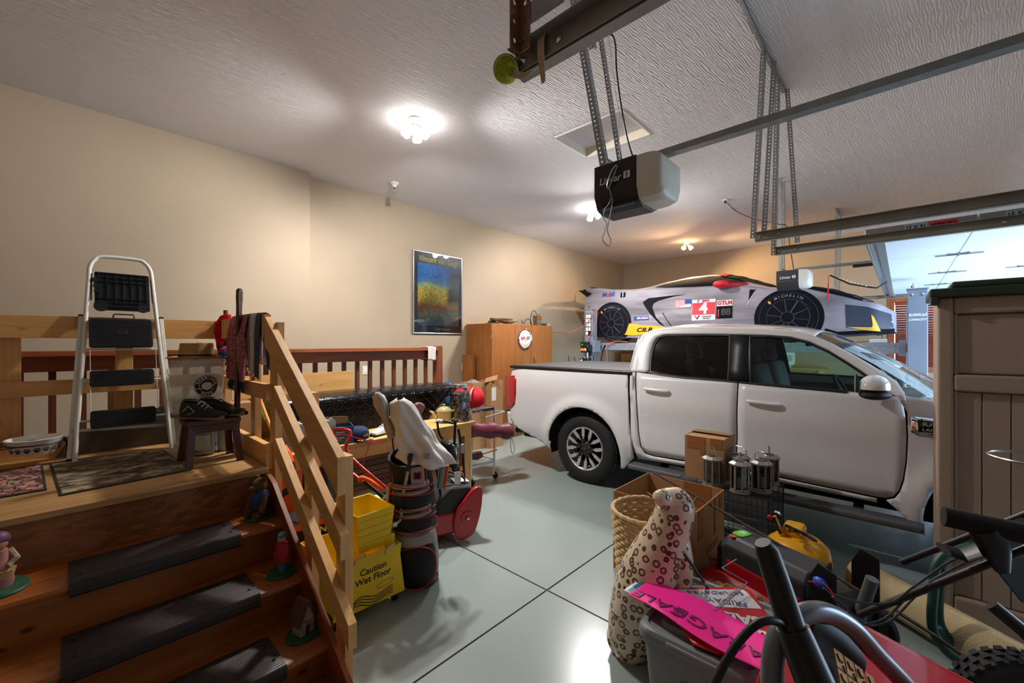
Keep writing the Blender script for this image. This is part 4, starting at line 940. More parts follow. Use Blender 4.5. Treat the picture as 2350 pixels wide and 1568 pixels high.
def shield(u, v):
 q = 2 * v - 1; y = ya + (yb_ - ya) * u; z = za + (zb_ - za) * u + 0.045 * sin(pi * u) * 0.6
 w = 0.93 - t_inset(y, z) - 0.012
 return (w * q, y - 0.16 * (1 - q * q) * (0.15 + 0.85 * u), z + 0.05 * (1 - q * q) * (1 - u))
B().grid(shield, 16, 21).os('windshield', M_shield, trk)
def backglass(u, v):
 q = 2 * v - 1; p0, p1 = Vector(tr_(722, 258)), Vector(tr_(757, 100)); p = p0.lerp(p1, u)
 w = 0.93 - t_inset(p.x, p.y) - 0.01
 return (w * q * 0.80, p.x + 0.02 * (1 - q * q), p.y)
B().grid(backglass, 6, 13).os('rear_glass', M_tint, trk)
def cabback(u, v):
 q = 2 * v - 1; z = 0.45 + (1.26 - 0.45) * u
 return (0.92 * q, -0.60, z)
B().grid(cabback, 4, 5).ob('cab_rear_wall', M_paint, trk, solid=0.02)
for s in (-1, 1):
 def crn(u, v, s=s):
  p0, p1 = Vector(tr_(722, 258)), Vector(tr_(770, 80)); p = p0.lerp(p1, u); w = 0.93 - t_inset(p.x, p.y)
  return (s * (w * (1 - 0.21 * v)), p.x + 0.012 * sin(pi * v), p.y)
 B().grid(crn, 8, 6).os('rear_pillar', M_paint, trk, solid=0.012)
def hood(u, v):
 q = 2 * v - 1; y = (WB + 0.62) + (-0.62 - 0.72) * u; w = 0.93 - t_inset(y, 1.16) - 0.02
 return (w * q, y - 0.10 * (1 - q * q) * u, 1.205 - 0.10 * u ** 2 + 0.05 * (1 - q * q) + 0.012 * math.exp(-((abs(q) - 0.55) / 0.12) ** 2))
B().grid(hood, 16, 25).os('hood', M_paint, trk, solid=0.02)
def cowl(u, v):
 q = 2 * v - 1; y = (WB + 0.60) - 0.2 * u; return (0.86 * q, y - 0.14 * (1 - q * q), 1.185 + 0.015 * (1 - q * q))
B().grid(cowl, 4, 15).ob('cowl', M_dkplastic, trk, solid=0.01)
for x0 in (-0.35, 0.30): B().tube([(x0, WB + 0.34, 1.235), (x0 + 0.25, WB + 0.33, 1.24), (x0 + 0.5, WB + 0.36, 1.245)], 0.008, 6).ob('wiper', M_blktrim, trk)
YF = WB - 0.86
B().prism(rrect(-0.70, 0.62, 0.70, 1.03, 0.09), YF + 0.0, YF + 0.08, 'y').ob('grille', M_blktrim, trk, bevel=0.015)
for z in (0.74, 0.83, 0.92): B().box(-0.64, YF - 0.012, z - 0.02, 0.64, YF + 0.01, z + 0.02).ob('grille_bar', M_chrome, trk, bevel=0.006)
for s in (-1, 1):
 B().prism([(s * 0.70, 0.80), (s * 0.86, 0.80), (s * 0.87, 1.02), (s * 0.70, 1.05)], YF + 0.02, YF + 0.14, 'y').ob('headlamp', M_clearlens, trk, bevel=0.02)
def fbump(u, v):
 q = 2 * v - 1; return (0.90 * q, YF - 0.06 + 0.20 * q ** 4 - 0.03 * sin(pi * u), 0.34 + 0.30 * u)
B().grid(fbump, 8, 17).os('front_bumper', M_paint, trk, solid=0.06)
B().box(-0.80, 1.13, 0.62, 0.80, 1.17, 1.28).ob('tailgate', M_paint, trk, bevel=0.012)
def rbump(u, v):
 q = 2 * v - 1; return (0.90 * q, 1.31 - 0.10 * q ** 6 - 0.02 * (1 - u), 0.50 + 0.18 * u)
B().grid(rbump, 6, 19).os('rear_bumper', M_paint, trk, solid=0.10)
B().box(-0.86, 1.16, 0.675, 0.86, 1.29, 0.70).ob('bumper_step', M_dkplastic, trk, bevel=0.01)
B().box(-0.84, -0.56, 0.55, 0.84, 1.13, 0.62).ob('bed_floor', M_under, trk)
M_tonneau = mat('grey_vinyl_cover', (58, 60, 64), rough=0.55, var=0.08, bump=0.2, bscale=300)
for k in range(3):
 y0 = -0.575 + k * 0.578
 B().box(-0.852, y0 + 0.004, 1.288, 0.852, y0 + 0.574, 1.308).ob('bed_cover_panel', M_tonneau, trk, bevel=0.006)
for s in (-1, 1): B().box(s * 0.878 - 0.026, -0.575, 1.268, s * 0.878 + 0.016, 1.16, 1.298).ob('cover_rail', M_blktrim, trk, bevel=0.006)
B().box(-0.70, -4.0, 0.34, 0.70, 1.1, 0.55).ob('chassis', M_under, trk, bevel=0.02)
for yc in (0.0, WB):
 for s in (-1, 1):
  vs = []; n = 24
  for i in range(n + 1):
   a = R(-15 + 210 * i / n)
   for xx in (0.55, 0.905): vs.append((s * xx, yc + 0.482 * cos(a), WZ + 0.482 * sin(a)))
  B().add(vs, [(2 * i, 2 * i + 1, 2 * i + 3, 2 * i + 2) for i in range(n)]).os('wheel_liner', M_under, trk)
  B().add([(s * 0.56, yc + 0.482 * cos(R(-15 + 210 * i / n)), WZ + 0.482 * sin(R(-15 + 210 * i / n))) for i in range(n + 1)], [tuple(range(n + 1))]).ob('liner_wall', M_under, trk)
B().tube([(-0.45, 0.3, 0.42), (-0.60, 0.75, 0.43), (-0.74, 1.02, 0.44), (-0.80, 1.14, 0.435)], [0.035, 0.035, 0.035, 0.042], 14).os('exhaust_pipe', mat('sooty_steel', (60, 54, 48), rough=0.45, metal=0.8, var=.2), trk)
B().cyl((-0.8005, 1.1402, 0.435), (-0.8015, 1.1415, 0.435), 0.036, n=14).ob('exhaust_bore', M_under, trk)
def wheel(par, x, y, s):
 w = bpy.data.objects.new('wheel', None); COL.objects.link(w); w.parent = par; w.location = (x, y, WZ); w.rotation_euler = (0, 0, 0 if s < 0 else pi)
 AX = Matrix.Rotation(R(-90), 4, 'Y')                       # +z of the profile points to -x (outwards)
 B(AX).lathe([(0.245, -0.235), (0.30, -0.24), (0.355, -0.232), (0.387, -0.205), (0.394, -0.17), (0.394, -0.06), (0.387, -0.03), (0.372, -0.012), (0.34, 0.004), (0.30, 0.010), (0.262, 0.006), (0.247, -0.004), (0.24, -0.02), (0.24, -0.22)], 64).os('tire', M_tire, w)
 tr = []
 for k in range(54):
  a = 2 * pi * k / 54
  for z in (-0.045, -0.10, -0.155, -0.20): tr.append((a + (0.03 if z in (-0.10, -0.20) else 0), z))
 b = B()
 for a, z in tr:
  old = b.M; b.M = AX @ Matrix.Rotation(a, 4, 'Z'); b.cb((0.393, 0, z), (0.012, 0.032, 0.036), (0, 0, 0)); b.M = old
 o = b.ob('tread_block', M_tire, w); o['kind'] = 'stuff'
 B(AX).lathe([(0.20, -0.20), (0.236, -0.2), (0.236, -0.03), (0.246, -0.008), (0.240, 0.003), (0.228, -0.006), (0.224, -0.05), (0.20, -0.16)], 48).os('rim', M_alu, w)
 B(AX).lathe([(0, -0.15), (0.205, -0.15)], 32).ob('brake_disc', M_under, w)
 B(AX).lathe([(0.0, -0.012), (0.030, -0.012), (0.032, -0.02), (0.07, -0.03), (0.082, -0.045), (0.082, -0.08)], 32).os('hub', M_alu_dk, w)
 for k in range(6):
  a = R(60 * k + 20)
  for q in (-1, 1):
   ra, rb = a + q * R(8), a + q * R(17)
   p0 = Vector((0.072 * cos(ra), 0.072 * sin(ra), -0.034)); pm = Vector((0.14 * cos(a + q * R(13)), 0.14 * sin(a + q * R(13)), -0.022)); p1 = Vector((0.234 * cos(rb), 0.234 * sin(rb), -0.016))
   b = B(AX); b.bar(p0, pm, 0.026, 0.028); b.bar(pm, p1, 0.04, 0.03); b.ob('spoke', M_alu_dk, w, bevel=0.004)
   b = B(AX); n_ = Vector((0, 0, 0.0145)); b.bar(pm + n_ * 1.03 - (pm - p0) * 0.4, pm + n_ * 1.03, 0.018, 0.003); b.bar(pm + n_ * 1.06, p1 + n_ * 1.06, 0.038, 0.003); b.ob('spoke_face', M_alu, w, bevel=0.001)
  l = R(60 * k + 50); B(AX).lathe([(0.011, -0.04), (0.011, -0.018), (0.008, -0.014), (0, -0.014)], 6, (0.057 * cos(l), 0.057 * sin(l), 0)).ob('lug_nut', M_chrome, w)
 B(AX).lathe([(0.022, -0.011), (0.020, -0.009), (0, -0.0085)], 20, sq=(0.5, 1)).os('centre_emblem', mat('blue_oval', (60, 66, 84), rough=0.3, var=.05), w)
 return w
for yc in (0.0, WB):
 for s in (-1, 1): wheel(trk, s * 0.905, yc, s)
B().box(-0.80, -2.65, 0.45, 0.80, -0.62, 0.52).ob('cabin_floor', M_dash, trk)
def seat(x, y, nm):
 o = B().cb((x, y, 0.78), (0.50, 0.50, 0.16)).ob(nm, M_greycloth, trk, bevel=0.05, seg=3)
 B().cb((x, y + 0.27, 1.10), (0.48, 0.13, 0.62), (R(14) * -1, 0, 0)).ob('backrest', M_greycloth, o, bevel=0.05, seg=3)
 B().cb((x, y + 0.37, 1.50), (0.26, 0.09, 0.18), (R(10) * -1, 0, 0)).ob('headrest', M_greycloth, o, bevel=0.035, seg=3)
for x in (-0.38, 0.38): seat(x, -1.95, 'front_seat')
for x in (-0.42, 0.42): seat(x, -1.10, 'rear_seat')
B().prism([(-2.62, 0.62), (-2.36, 0.75), (-2.36, 1.08), (-2.44, 1.17), (-2.62, 1.20), (-2.78, 1.16)], -0.80, 0.80, 'x').ob('dashboard', M_dash, trk, bevel=0.02)
B(Matrix.Translation((0.38, -2.22, 1.10)) @ Matrix.Rotation(R(65), 4, 'X')).tube([(0.185 * cos(2 * pi * i / 30), 0.185 * sin(2 * pi * i / 30), 0) for i in range(30)], 0.017, 10, closed=True).os('steering_wheel', M_dash, trk)
B(Matrix.Translation((0.38, -2.22, 1.10)) @ Matrix.Rotation(R(65), 4, 'X')).lathe([(0, 0.0), (0.07, 0), (0.06, -0.04), (0.03, -0.12), (0, -0.12)], 16).os('steering_hub', M_dash, trk)
for q in (0, pi): B(Matrix.Translation((0.38, -2.22, 1.10)) @ Matrix.Rotation(R(65), 4, 'X')).bar((0, 0, -0.01), (0.18 * cos(q), 0, 0), 0.03, 0.015).ob('steering_spoke', M_dash, trk)
B().cb((0.0, -1.98, 1.60), (0.24, 0.03, 0.065)).ob('rear_view_mirror', M_dash, trk, bevel=0.015)
for s in (-1, 1):
 B().box(s * 0.80 - 0.03, -2.5, 0.50, s * 0.80 + 0.03, -0.65, 1.16).ob('door_lining', M_dash, trk, bevel=0.01)
# ================================================================ four-post lift
def diamond_mat(name, col, scale=22.0, rough=0.35, metal=0.6, dist=0.008):
 m = bpy.data.materials.new(name); m.use_nodes = True
 nt, b, L = nodes_of(m); N = lambda t: nt.nodes.new('ShaderNode' + t)
 b.inputs['Base Color'].default_value = lin(col); b.inputs['Roughness'].default_value = rough; b.inputs['Metallic'].default_value = metal
 tc = N('TexCoord'); hs = []
 sep = N('SeparateXYZ'); L(tc.outputs['Object'], sep.inputs[0])
 yz = N('Math'); yz.operation = 'ADD'; L(sep.outputs['Y'], yz.inputs[0]); L(sep.outputs['Z'], yz.inputs[1])
 xy = N('Math'); xy.operation = 'SUBTRACT'; L(sep.outputs['X'], xy.inputs[0]); L(sep.outputs['Y'], xy.inputs[1]); 
 for ang, off in ((45, 0.0), (-45, 0.5)):
  cb = N('CombineXYZ'); L(xy.outputs[0], cb.inputs[0]); L(yz.outputs[0], cb.inputs[1])
  mp = N('Mapping'); mp.inputs['Rotation'].default_value = (0, 0, R(ang)); mp.inputs['Scale'].default_value = (scale, scale, 1); mp.inputs['Location'].default_value = (off, off, 0)
  L(cb.outputs[0], mp.inputs[0])
  s2 = N('SeparateXYZ'); L(mp.outputs[0], s2.inputs[0]); r = []
  for ax, k in (('X', 1.0), ('Y', 3.2)):
   pp = N('Math'); pp.operation = 'PINGPONG'; pp.inputs[1].default_value = 0.5; L(s2.outputs[ax], pp.inputs[0])
   q = N('Math'); q.operation = 'MULTIPLY'; q.inputs[1].default_value = k; L(pp.outputs[0], q.inputs[0])
   q2 = N('Math'); q2.operation = 'POWER'; q2.inputs[1].default_value = 2; L(q.outputs[0], q2.inputs[0]); r.append(q2)
  ad = N('Math'); ad.operation = 'ADD'; L(r[0].outputs[0], ad.inputs[0]); L(r[1].outputs[0], ad.inputs[1])
  mr = N('MapRange'); mr.inputs[1].default_value = 0.06; mr.inputs[2].default_value = 0.20; mr.inputs[3].default_value = 1; mr.inputs[4].default_value = 0; L(ad.outputs[0], mr.inputs[0]); hs.append(mr)
 mx = N('Math'); mx.operation = 'MAXIMUM'; L(hs[0].outputs[0], mx.inputs[0]); L(hs[1].outputs[0], mx.inputs[1])
 bp = N('Bump'); bp.inputs['Strength'].default_value = 1.0; bp.inputs['Distance'].default_value = dist; L(mx.outputs[0], bp.inputs['Height']); L(bp.outputs[0], b.inputs['Normal'])
 MATS[name] = m; return m
M_lift = mat('grey_blue_powder_coat', (122, 130, 144), rough=0.4, var=0.03)
M_liftplate = diamond_mat('grey_tread_plate', (148, 154, 164), 16, 0.4, 0.3)
RZ = 1.60
lift = thing('car_lift', 'grey four post car lift marked 8,000 lbs capacity holding up the covered car', 'car lift', (8.07, 2.07, 0))
PXN, PXF, PYF, PYB = -1.33, 1.33, -2.20, 2.20
for px_ in (PXN, PXF):
 for py_ in (PYF, PYB):
  o = B().box(px_ - 0.085, py_ - 0.085, 0.012, px_ + 0.085, py_ + 0.085, 2.215).ob('post', M_lift, lift, bevel=0.008)
  B().box(px_ - 0.16, py_ - 0.14, 0.0, px_ + 0.16, py_ + 0.14, 0.013).ob('base_plate', M_lift, o)
  B().box(px_ - 0.092, py_ - 0.092, 2.215, px_ + 0.092, py_ + 0.092, 2.227).ob('cap_plate', M_lift, o, bevel=0.002)
  B().cyl((px_ - 0.03, py_ + 0.03, 2.227), (px_ - 0.03, py_ + 0.03, 2.29), 0.012, n=10).ob('cable_stud', M_chrome, o)
  B().cyl((px_ - 0.03, py_ + 0.03, 2.24), (px_ - 0.03, py_ + 0.03, 2.26), 0.024, n=6).ob('stud_nut', M_chrome, o)
  for dy in (-0.045, 0.045): B(Matrix.Translation((px_ - 0.086, py_ + dy, 2.15)) @ Matrix.Rotation(R(-90), 4, 'Y')).lathe([(0.016, 0), (0.016, 0.008), (0, 0.012)], 8).ob('bolt', M_chrome, o)
for xr, nm in ((-0.88, 'runway'), (0.88, 'runway')):
 o = B().box(xr - 0.24, PYF + 0.13, RZ - 0.135, xr + 0.24, PYB - 0.10, RZ).ob(nm, M_liftplate, lift, bevel=0.004)
 B().box(xr - 0.26, PYF + 0.10, RZ - 0.16, xr + 0.26, PYF + 0.16, RZ + 0.035).ob('stop_lip', M_lift, o)
 B().prism([(PYB - 0.10, RZ - 0.01), (PYB - 0.10, RZ - 0.05), (PYB + 0.15, RZ - 0.06), (PYB + 0.15, RZ - 0.02)], xr - 0.24, xr + 0.24, 'x').ob('approach_ramp', M_liftplate, o)
for y in (PYF, PYB):
 B().box(PXN - 0.06, y - 0.06, RZ - 0.16, PXF + 0.06, y + 0.06, RZ - 0.02).ob('cross_beam', M_lift, lift, bevel=0.004)
B().box(PXN - 0.10, PYB - 0.14, RZ - 0.17, PXN + 0.12, PYB - 0.087, RZ + 0.04).ob('beam_end_box', M_lift, lift, bevel=0.004)
M_letw = mat('white_vinyl_letters', (232, 234, 236), rough=0.5, var=.02)
for body, z, s_ in (('8,000LbS', 1.92, 0.040), ('CAPACITY', 1.865, 0.032)):
 text('capacity_lettering', body, s_, M_letw, lift, basis((PXN - 0.0862, PYF, z), (0, -1, 0), (0, 0, 1)), bold=0.0012, sx=1.0, shear=0.2)
pp = B().box(PXN - 0.089, PYB - 0.060, 1.735, PXN - 0.0855, PYB + 0.06, 2.14).ob('warning_panel', M_print_blk, lift)
rnd = random.Random(4)
for r_ in range(5):
 for c_ in range(2):
  if r_ == 4 and c_ == 0: continue
  z = 2.095 - r_ * 0.08; y = PYB - 0.028 + c_ * 0.056
  o = B().box(PXN - 0.0905, y - 0.023, z - 0.033, PXN - 0.0885, y + 0.023, z + 0.033).ob('pictogram', M_letw, pp)
  for q in range(3):
   a, b_ = y + rnd.uniform(-.015, .015), z + rnd.uniform(-.02, .02)
   B().bar((PXN - 0.091, a, b_), (PXN - 0.091, a + rnd.uniform(-.014, .014), b_ + rnd.uniform(-.015, .015)), 0.002, 0.006, (1, 0, 0)).ob('pictogram_mark', M_print_blk, o)
pu = B().box(PXN - 0.20, PYB - 0.045, 1.42, PXN - 0.09, PYB + 0.10, 1.62).ob('power_unit', M_blkp, lift, bevel=0.008)
B().cyl((PXN - 0.16, PYB - 0.095, 1.50), (PXN - 0.16, PYB - 0.04, 1.50), 0.07, n=18).os('motor', M_blkp, pu)
B().box(PXN - 0.203, PYB + 0.015, 1.45, PXN - 0.199, PYB + 0.095, 1.50).ob('orange_label', mat('orange_sticker', (226, 140, 50), rough=.5, var=.05), pu)
B().box(PXN - 0.203, PYB - 0.04, 1.45, PXN - 0.199, PYB + 0.005, 1.50).ob('white_label', M_letw, pu)
B(Matrix.Translation((PXN - 0.201, PYB + 0.06, 1.565)) @ Matrix.Rotation(R(-90), 4, 'Y')).lathe([(0.02, 0), (0.018, 0.004), (0, 0.004)], 12).ob('round_label', mat('green_sticker', (60, 150, 90), rough=.5, var=.05), pu)
B().cyl((PXN - 0.15, PYB + 0.01, 0.92), (PXN - 0.15, PYB + 0.01, 1.32), 0.075, n=20).os('oil_tank', M_blkp, pu)
B().cyl((PXN - 0.15, PYB - 0.01, 1.32), (PXN - 0.15, PYB - 0.01, 1.43), 0.03, n=14).os('pump_neck', M_steel, pu)
B().tube([(PXN - 0.18, PYB + 0.02, 1.33), (PXN - 0.24, PYB + 0.09, 1.24)], 0.008, 8).ob('release_lever', M_steel, pu)
B().cyl((PXN - 0.24, PYB + 0.09, 1.25), (PXN - 0.25, PYB + 0.105, 1.225), 0.015, n=10).ob('lever_grip', M_redp, pu)
B().cyl((PXN - 0.19, PYB + 0.035, 1.30), (PXN - 0.20, PYB + 0.045, 1.33), 0.016, n=10).ob('red_button', M_redp, pu)
B().tube(smoothpath([(PXN - 0.14, PYB - 0.03, 1.40), (PXN - 0.12, PYB - 0.12, 1.36), (PXN - 0.12, PYB - 0.13, 1.15), (PXN - 0.1, PYB - 0.10, 0.7)], 6), 0.009, 8).os('hydraulic_hose', M_blktrim, pu)
t = thing('battery_charger', 'small white charger box with cord on the lift runway', 'charger', (7.06, 0.22, RZ))
B().cb((0, 0, 0.024), (0.08, 0.17, 0.045)).ob('case', M_whitep, t, bevel=0.006)
B().tube(smoothpath([(0, 0.08, 0.02), (0.0, 0.16, 0.012), (0.02, 0.3, 0.008), (0.0, 0.42, 0.02)], 6), 0.004, 6).os('cord', M_blktrim, t)
B().tube(smoothpath([(0, -0.03, 0.046), (0.05, -0.04, 0.09), (0.12, 0.02, 0.10), (0.2, 0.05, 0.13)], 6), 0.004, 6).os('lead', M_blktrim, t)
t = thing('cord_plug', 'black coiled cord end on the lift runway beside the charger', 'cord', (7.02, 0.62, RZ))
B().tube(smoothpath([(0.03 * cos(k), 0.12 * sin(k * 0.7), 0.012 + 0.004 * (k % 3)) for k in range(9)], 5), 0.009, 7).os('coil', M_blktrim, t)
# ================================================================ car under a printed cover
CXO, CYO = 8.07, 2.39
car = thing('covered_sports_car', 'sports car under a grey printed racing cover standing up on the lift', 'car', (CXO, CYO, RZ))
def interp(tab):
 ys = [a for a, _ in tab]
 def f(y):
  if y >= ys[0]: return tab[0][1]
  if y <= ys[-1]: return tab[-1][1]
  for (a, u), (b_, v) in zip(tab, tab[1:]):
   if b_ <= y <= a:
    k = (a - y) / (a - b_); k = k * k * (3 - 2 * k) * 0.5 + k * 0.5; return u + (v - u) * k
 return f
c_zr = interp([(2.32, 1.12), (2.10, 1.11), (1.73, 1.07), (1.35, 1.07), (1.1, 1.115), (0.85, 1.19), (0.45, 1.238), (0.1, 1.24), (-0.1, 1.215), (-0.35, 1.15), (-0.55, 1.07), (-0.75, 0.985), (-0.95, 0.90), (-1.2, 0.83), (-1.45, 0.81), (-1.66, 0.765), (-1.9, 0.67), (-2.06, 0.585), (-2.2, 0.52), (-2.33, 0.42)])
c_zs = interp([(2.32, 1.10), (2.0, 1.08), (1.7, 1.02), (1.2, 0.96), (0.5, 0.93), (0, 0.91), (-0.6, 0.86), (-1.0, 0.795), (-1.3, 0.79), (-1.5, 0.79), (-1.66, 0.745), (-1.9, 0.645), (-2.06, 0.56), (-2.2, 0.50), (-2.33, 0.40)])
c_w = interp([(2.34, 0.86), (2.1, 0.93), (1.6, 0.965), (0.9, 0.96), (0.2, 0.935), (-0.5, 0.93), (-1.2, 0.955), (-1.7, 0.92), (-2.1, 0.80), (-2.33, 0.62)])
c_zb = interp([(2.33, 0.28), (2.1, 0.18), (1.9, 0.10), (1.0, 0.09), (-0.7, 0.09), (-1.7, 0.10), (-2.33, 0.14)])
def c_half(y, z):
 zs, zr, zb, W = c_zs(y), c_zr(y), c_zb(y), c_w(y)
 if z <= zs:
  k = min(1.0, (zs - z) / max(0.05, zs - zb)); w = W - 0.055 * (1 - k) ** 2.2 - 0.05 * max(0, k - 0.55) ** 1.2
  w -= 0.018 * math.exp(-((z - 0.62) / 0.10) ** 2) * math.exp(-((y - 0.1) / 0.55) ** 2)          # waist between the haunches
  w += 0.014 * (math.exp(-((y - 1.66) ** 2 + (z - 0.50) ** 2) / 0.16) + math.exp(-((y + 1.18) ** 2 + (z - 0.48) ** 2) / 0.16))
  return w
 k = min(1.0, (z - zs) / max(0.01, zr - zs))
 return (W - 0.055) * max(0.0, 1 - k ** 1.35) ** 0.72
def cs(s=-1):
 def f(y, z, off):
  return (s * (c_half(y, z) + off), y, z)
 return f
def ct(cx, cy):
 px, py = 1320 + cx / 3.0921, 600 + cy / 3.0921; x = 7.15
 for _ in range(14):
  p = at(px, py, X=x); x = CXO - max(0.2, c_half(p.y - CYO, p.z - RZ))
 return (p.y - CYO, p.z - RZ)
CT = lambda *q: [ct(a, b_) for a, b_ in q]
def cover_mat():
 m = bpy.data.materials.new('printed_cover_fabric'); m.use_nodes = True
 nt, b, L = nodes_of(m); N = lambda t: nt.nodes.new('ShaderNode' + t)
 tc = N('TexCoord'); mp = N('Mapping'); mp.inputs['Scale'].default_value = (1, 0.5, 2.2); L(tc.outputs['Object'], mp.inputs[0])
 n = N('TexNoise'); n.inputs['Scale'].default_value = 1.6; n.inputs['Detail'].default_value = 2; L(mp.outputs[0], n.inputs['Vector'])
 mx = N('Mix'); mx.data_type = 'RGBA'; mx.inputs[6].default_value = lin((94, 90, 96)); mx.inputs[7].default_value = lin((144, 138, 149)); 
 mr = N('MapRange'); mr.inputs[1].default_value = 0.35; mr.inputs[2].default_value = 0.65; L(n.outputs['Fac'], mr.inputs[0]); L(mr.outputs[0], mx.inputs[0]); L(mx.outputs[2], b.inputs['Base Color'])
 b.inputs['Roughness'].default_value = 0.55; b.inputs['Sheen Weight'].default_value = 0.15
 n2 = N('TexNoise'); n2.inputs['Scale'].default_value = 3.5; n2.inputs['Detail'].default_value = 2; L(mp.outputs[0], n2.inputs['Vector'])
 bp = N('Bump'); bp.inputs['Strength'].default_value = 0.5; bp.inputs['Distance'].default_value = 0.05; L(n2.outputs['Fac'], bp.inputs['Height']); L(bp.outputs[0], b.inputs['Normal'])
 return m
M_cover = cover_mat()
M_cblk = mat('black_cover_print', (22, 22, 28), rough=0.9, spec=0.1, var=0.12, vscale=5)
M_cnavy = mat('navy_cover_print', (40, 46, 62), rough=0.55, var=0.12, vscale=5)
M_cyel = mat('yellow_cover_print', (226, 172, 40), rough=0.55, var=0.06)
M_cred = mat('red_cover_print', (206, 24, 44), rough=0.55, var=0.05)
M_cwht = mat('white_cover_print', (228, 226, 228), rough=0.55, var=0.03)
M_cgry = mat('light_grey_cover_print', (176, 174, 190), rough=0.55, var=0.05)
M_cblu = mat('blue_cover_print', (26, 66, 140), rough=0.55, var=0.05)
NS, NV = 72, 40
def shell(u, v):
 y = 2.33 - 4.66 * u; s = -1 if v < 0.5 else 1; k = 1 - abs(2 * v - 1); zb, zr = c_zb(y), c_zr(y)
 z = zb + (zr - zb) * (1 - (1 - k) ** 1.8)
 return (s * c_half(y, min(z, zr)), y, z)
me_b = B().grid(shell, NS, 2 * NV + 1)
for u in (0.0, 1.0):
 ring = [shell(u, j / (2 * NV)) for j in range(2 * NV + 1)]; me_b.add(ring, [tuple(range(2 * NV + 1))])
me_b.os('cover', M_cover, car, angle=60)
CS = cs(-1)
for s_ in (-1, 1):
 F = cs(s_)
 fill_patch('printed_side_window', [(.86, 1.0), (.75, 1.06), (.5, 1.13), (.1, 1.165), (-.15, 1.145), (-.4, 1.06), (-.55, .985), (-.62, .935), (-.3, .925), (.2, .945), (.65, .97)], F, M_cblk, car, 0.05, off=0.012)
 for (wy, wz, wr, nm) in ((1.66, 0.37, 0.355, 'printed_rear_wheel'), (-1.18, 0.365, 0.37, 'printed_front_wheel')):
  disc = [(wy + wr * cos(R(a)), max(c_zb(wy) + 0.005, wz + wr * sin(R(a)))) for a in range(0, 360, 8)]
  w = fill_patch(nm, [(wy + 1.16 * wr * cos(R(a)), max(c_zb(wy) + 0.004, wz + 1.14 * wr * sin(R(a)))) for a in range(0, 360, 8)], F, M_cblk, car, 0.06, off=0.003)
  if s_ < 0:
   for rr, th in ((0.72, 0.004), (0.98, 0.003), (0.22, 0.005)):
    B().tube([F(wy + rr * wr * cos(R(a)), max(c_zb(wy) + 0.01, wz + rr * wr * sin(R(a))), 0.004) for a in range(0, 360, 10)], th, 5, closed=True).ob('wheel_line', mat('dim_wheel_print', (58, 62, 74), rough=.5, var=.2, vscale=9), w)
   for k in range(10):
    a = R(36 * k + 10); B().tube([F(wy + q * wr * cos(a), max(c_zb(wy) + 0.01, wz + q * wr * sin(a)), 0.003) for q in (0.22, 0.4, 0.55, 0.7)], 0.006, 5).ob('wheel_spoke_line', MATS['dim_wheel_print'], w)
   for i, ch in enumerate('MICHELIN'):
    a = R(118 - i * 8.5); rot = a - pi / 2
    text('tire_lettering', ch, 0.055, M_cgry, w, None, 0.0004, 0.001, fn=lambda x, y_, z_, a=a, rot=rot: F(wy - (0.86 * wr * cos(a) + x * cos(rot) - y_ * sin(rot)), wz + 0.86 * wr * sin(a) + x * sin(rot) + y_ * cos(rot), 0.005))
   a = R(135); fill_patch('tire_mark', [(wy - 0.86 * wr * cos(a) + q, wz + 0.86 * wr * sin(a) + r_) for q, r_ in ((-.02, -.02), (.02, -.01), (.02, .03), (-.01, .02))], F, M_cyel, w, 0.05, off=0.005)
 fill_patch('printed_intake', CT((480, 290), (520, 262), (620, 250), (795, 232), (700, 250), (590, 280), (555, 300), (548, 330), (575, 400), (640, 465), (600, 445), (530, 370), (495, 320)), F, M_cblk, car, 0.06, off=0.004)
 fill_patch('printed_yellow_sill', CT((385, 440), (470, 452), (620, 462), (680, 470), (640, 480), (560, 505), (430, 525), (352, 522)), F, M_cyel, car, 0.06, off=0.005)
 fill_patch('printed_hood_vent', CT((1300, 184), (1215, 330), (1225, 290), (1262, 200)), F, M_cgry, car, 0.06, off=0.004)
 fill_patch('printed_hood_vent', CT((1250, 180), (1300, 185), (1278, 205), (1230, 280), (1238, 210)), F, M_cblk, car, 0.06, off=0.005)
 fill_patch('printed_hood_edge', [(-1.36, .80), (-1.5, .786), (-1.7, .728), (-1.9, .64), (-2.1, .54), (-2.0, .56), (-1.85, .615), (-1.65, .685), (-1.5, .735), (-1.4, .775)], F, M_cblk, car, 0.05, off=0.008)
 fill_patch('printed_nose_panel', [(-1.83, 0.52), (-2.05, 0.48), (-2.30, 0.375), (-2.31, 0.20), (-2.10, 0.165), (-1.84, 0.20)], F, M_cnavy, car, 0.05, off=0.004)
 fill_patch('printed_nose_hook', CT((1920, 465), (2105, 468), (2112, 450), (2100, 378), (2118, 390), (2170, 498), (2060, 490)), F, M_cyel, car, 0.04, off=0.007)
 fill_patch('printed_nose_skirt', [(-1.62, 0.20), (-1.75, 0.15), (-2.0, 0.165), (-2.32, 0.19), (-2.32, 0.14), (-1.9, 0.11), (-1.58, 0.105)], F, M_cblk, car, 0.05, off=0.005)
 fill_patch('printed_tail_lamp', CT((70, 180), (112, 180), (88, 215), (120, 228), (92, 252), (80, 250)), F, M_cblk, car, 0.05, off=0.004)
B().sph((-0.97, -0.30, 0.93), (0.10, 0.13, 0.058), 18, 12).os('mirror_cover', M_cred, car)
B().sph((0.97, -0.30, 0.93), (0.10, 0.13, 0.058), 18, 12).os('mirror_cover', M_cred, car)
for s_ in (-1, 1): B().tube([(s_ * 0.93, -0.33, 0.92), (s_ * 0.84, -0.50, 0.915), (s_ * 0.76, -0.62, 0.93)], [0.045, 0.03, 0.012], 10).os('mirror_stalk', M_cred, car)
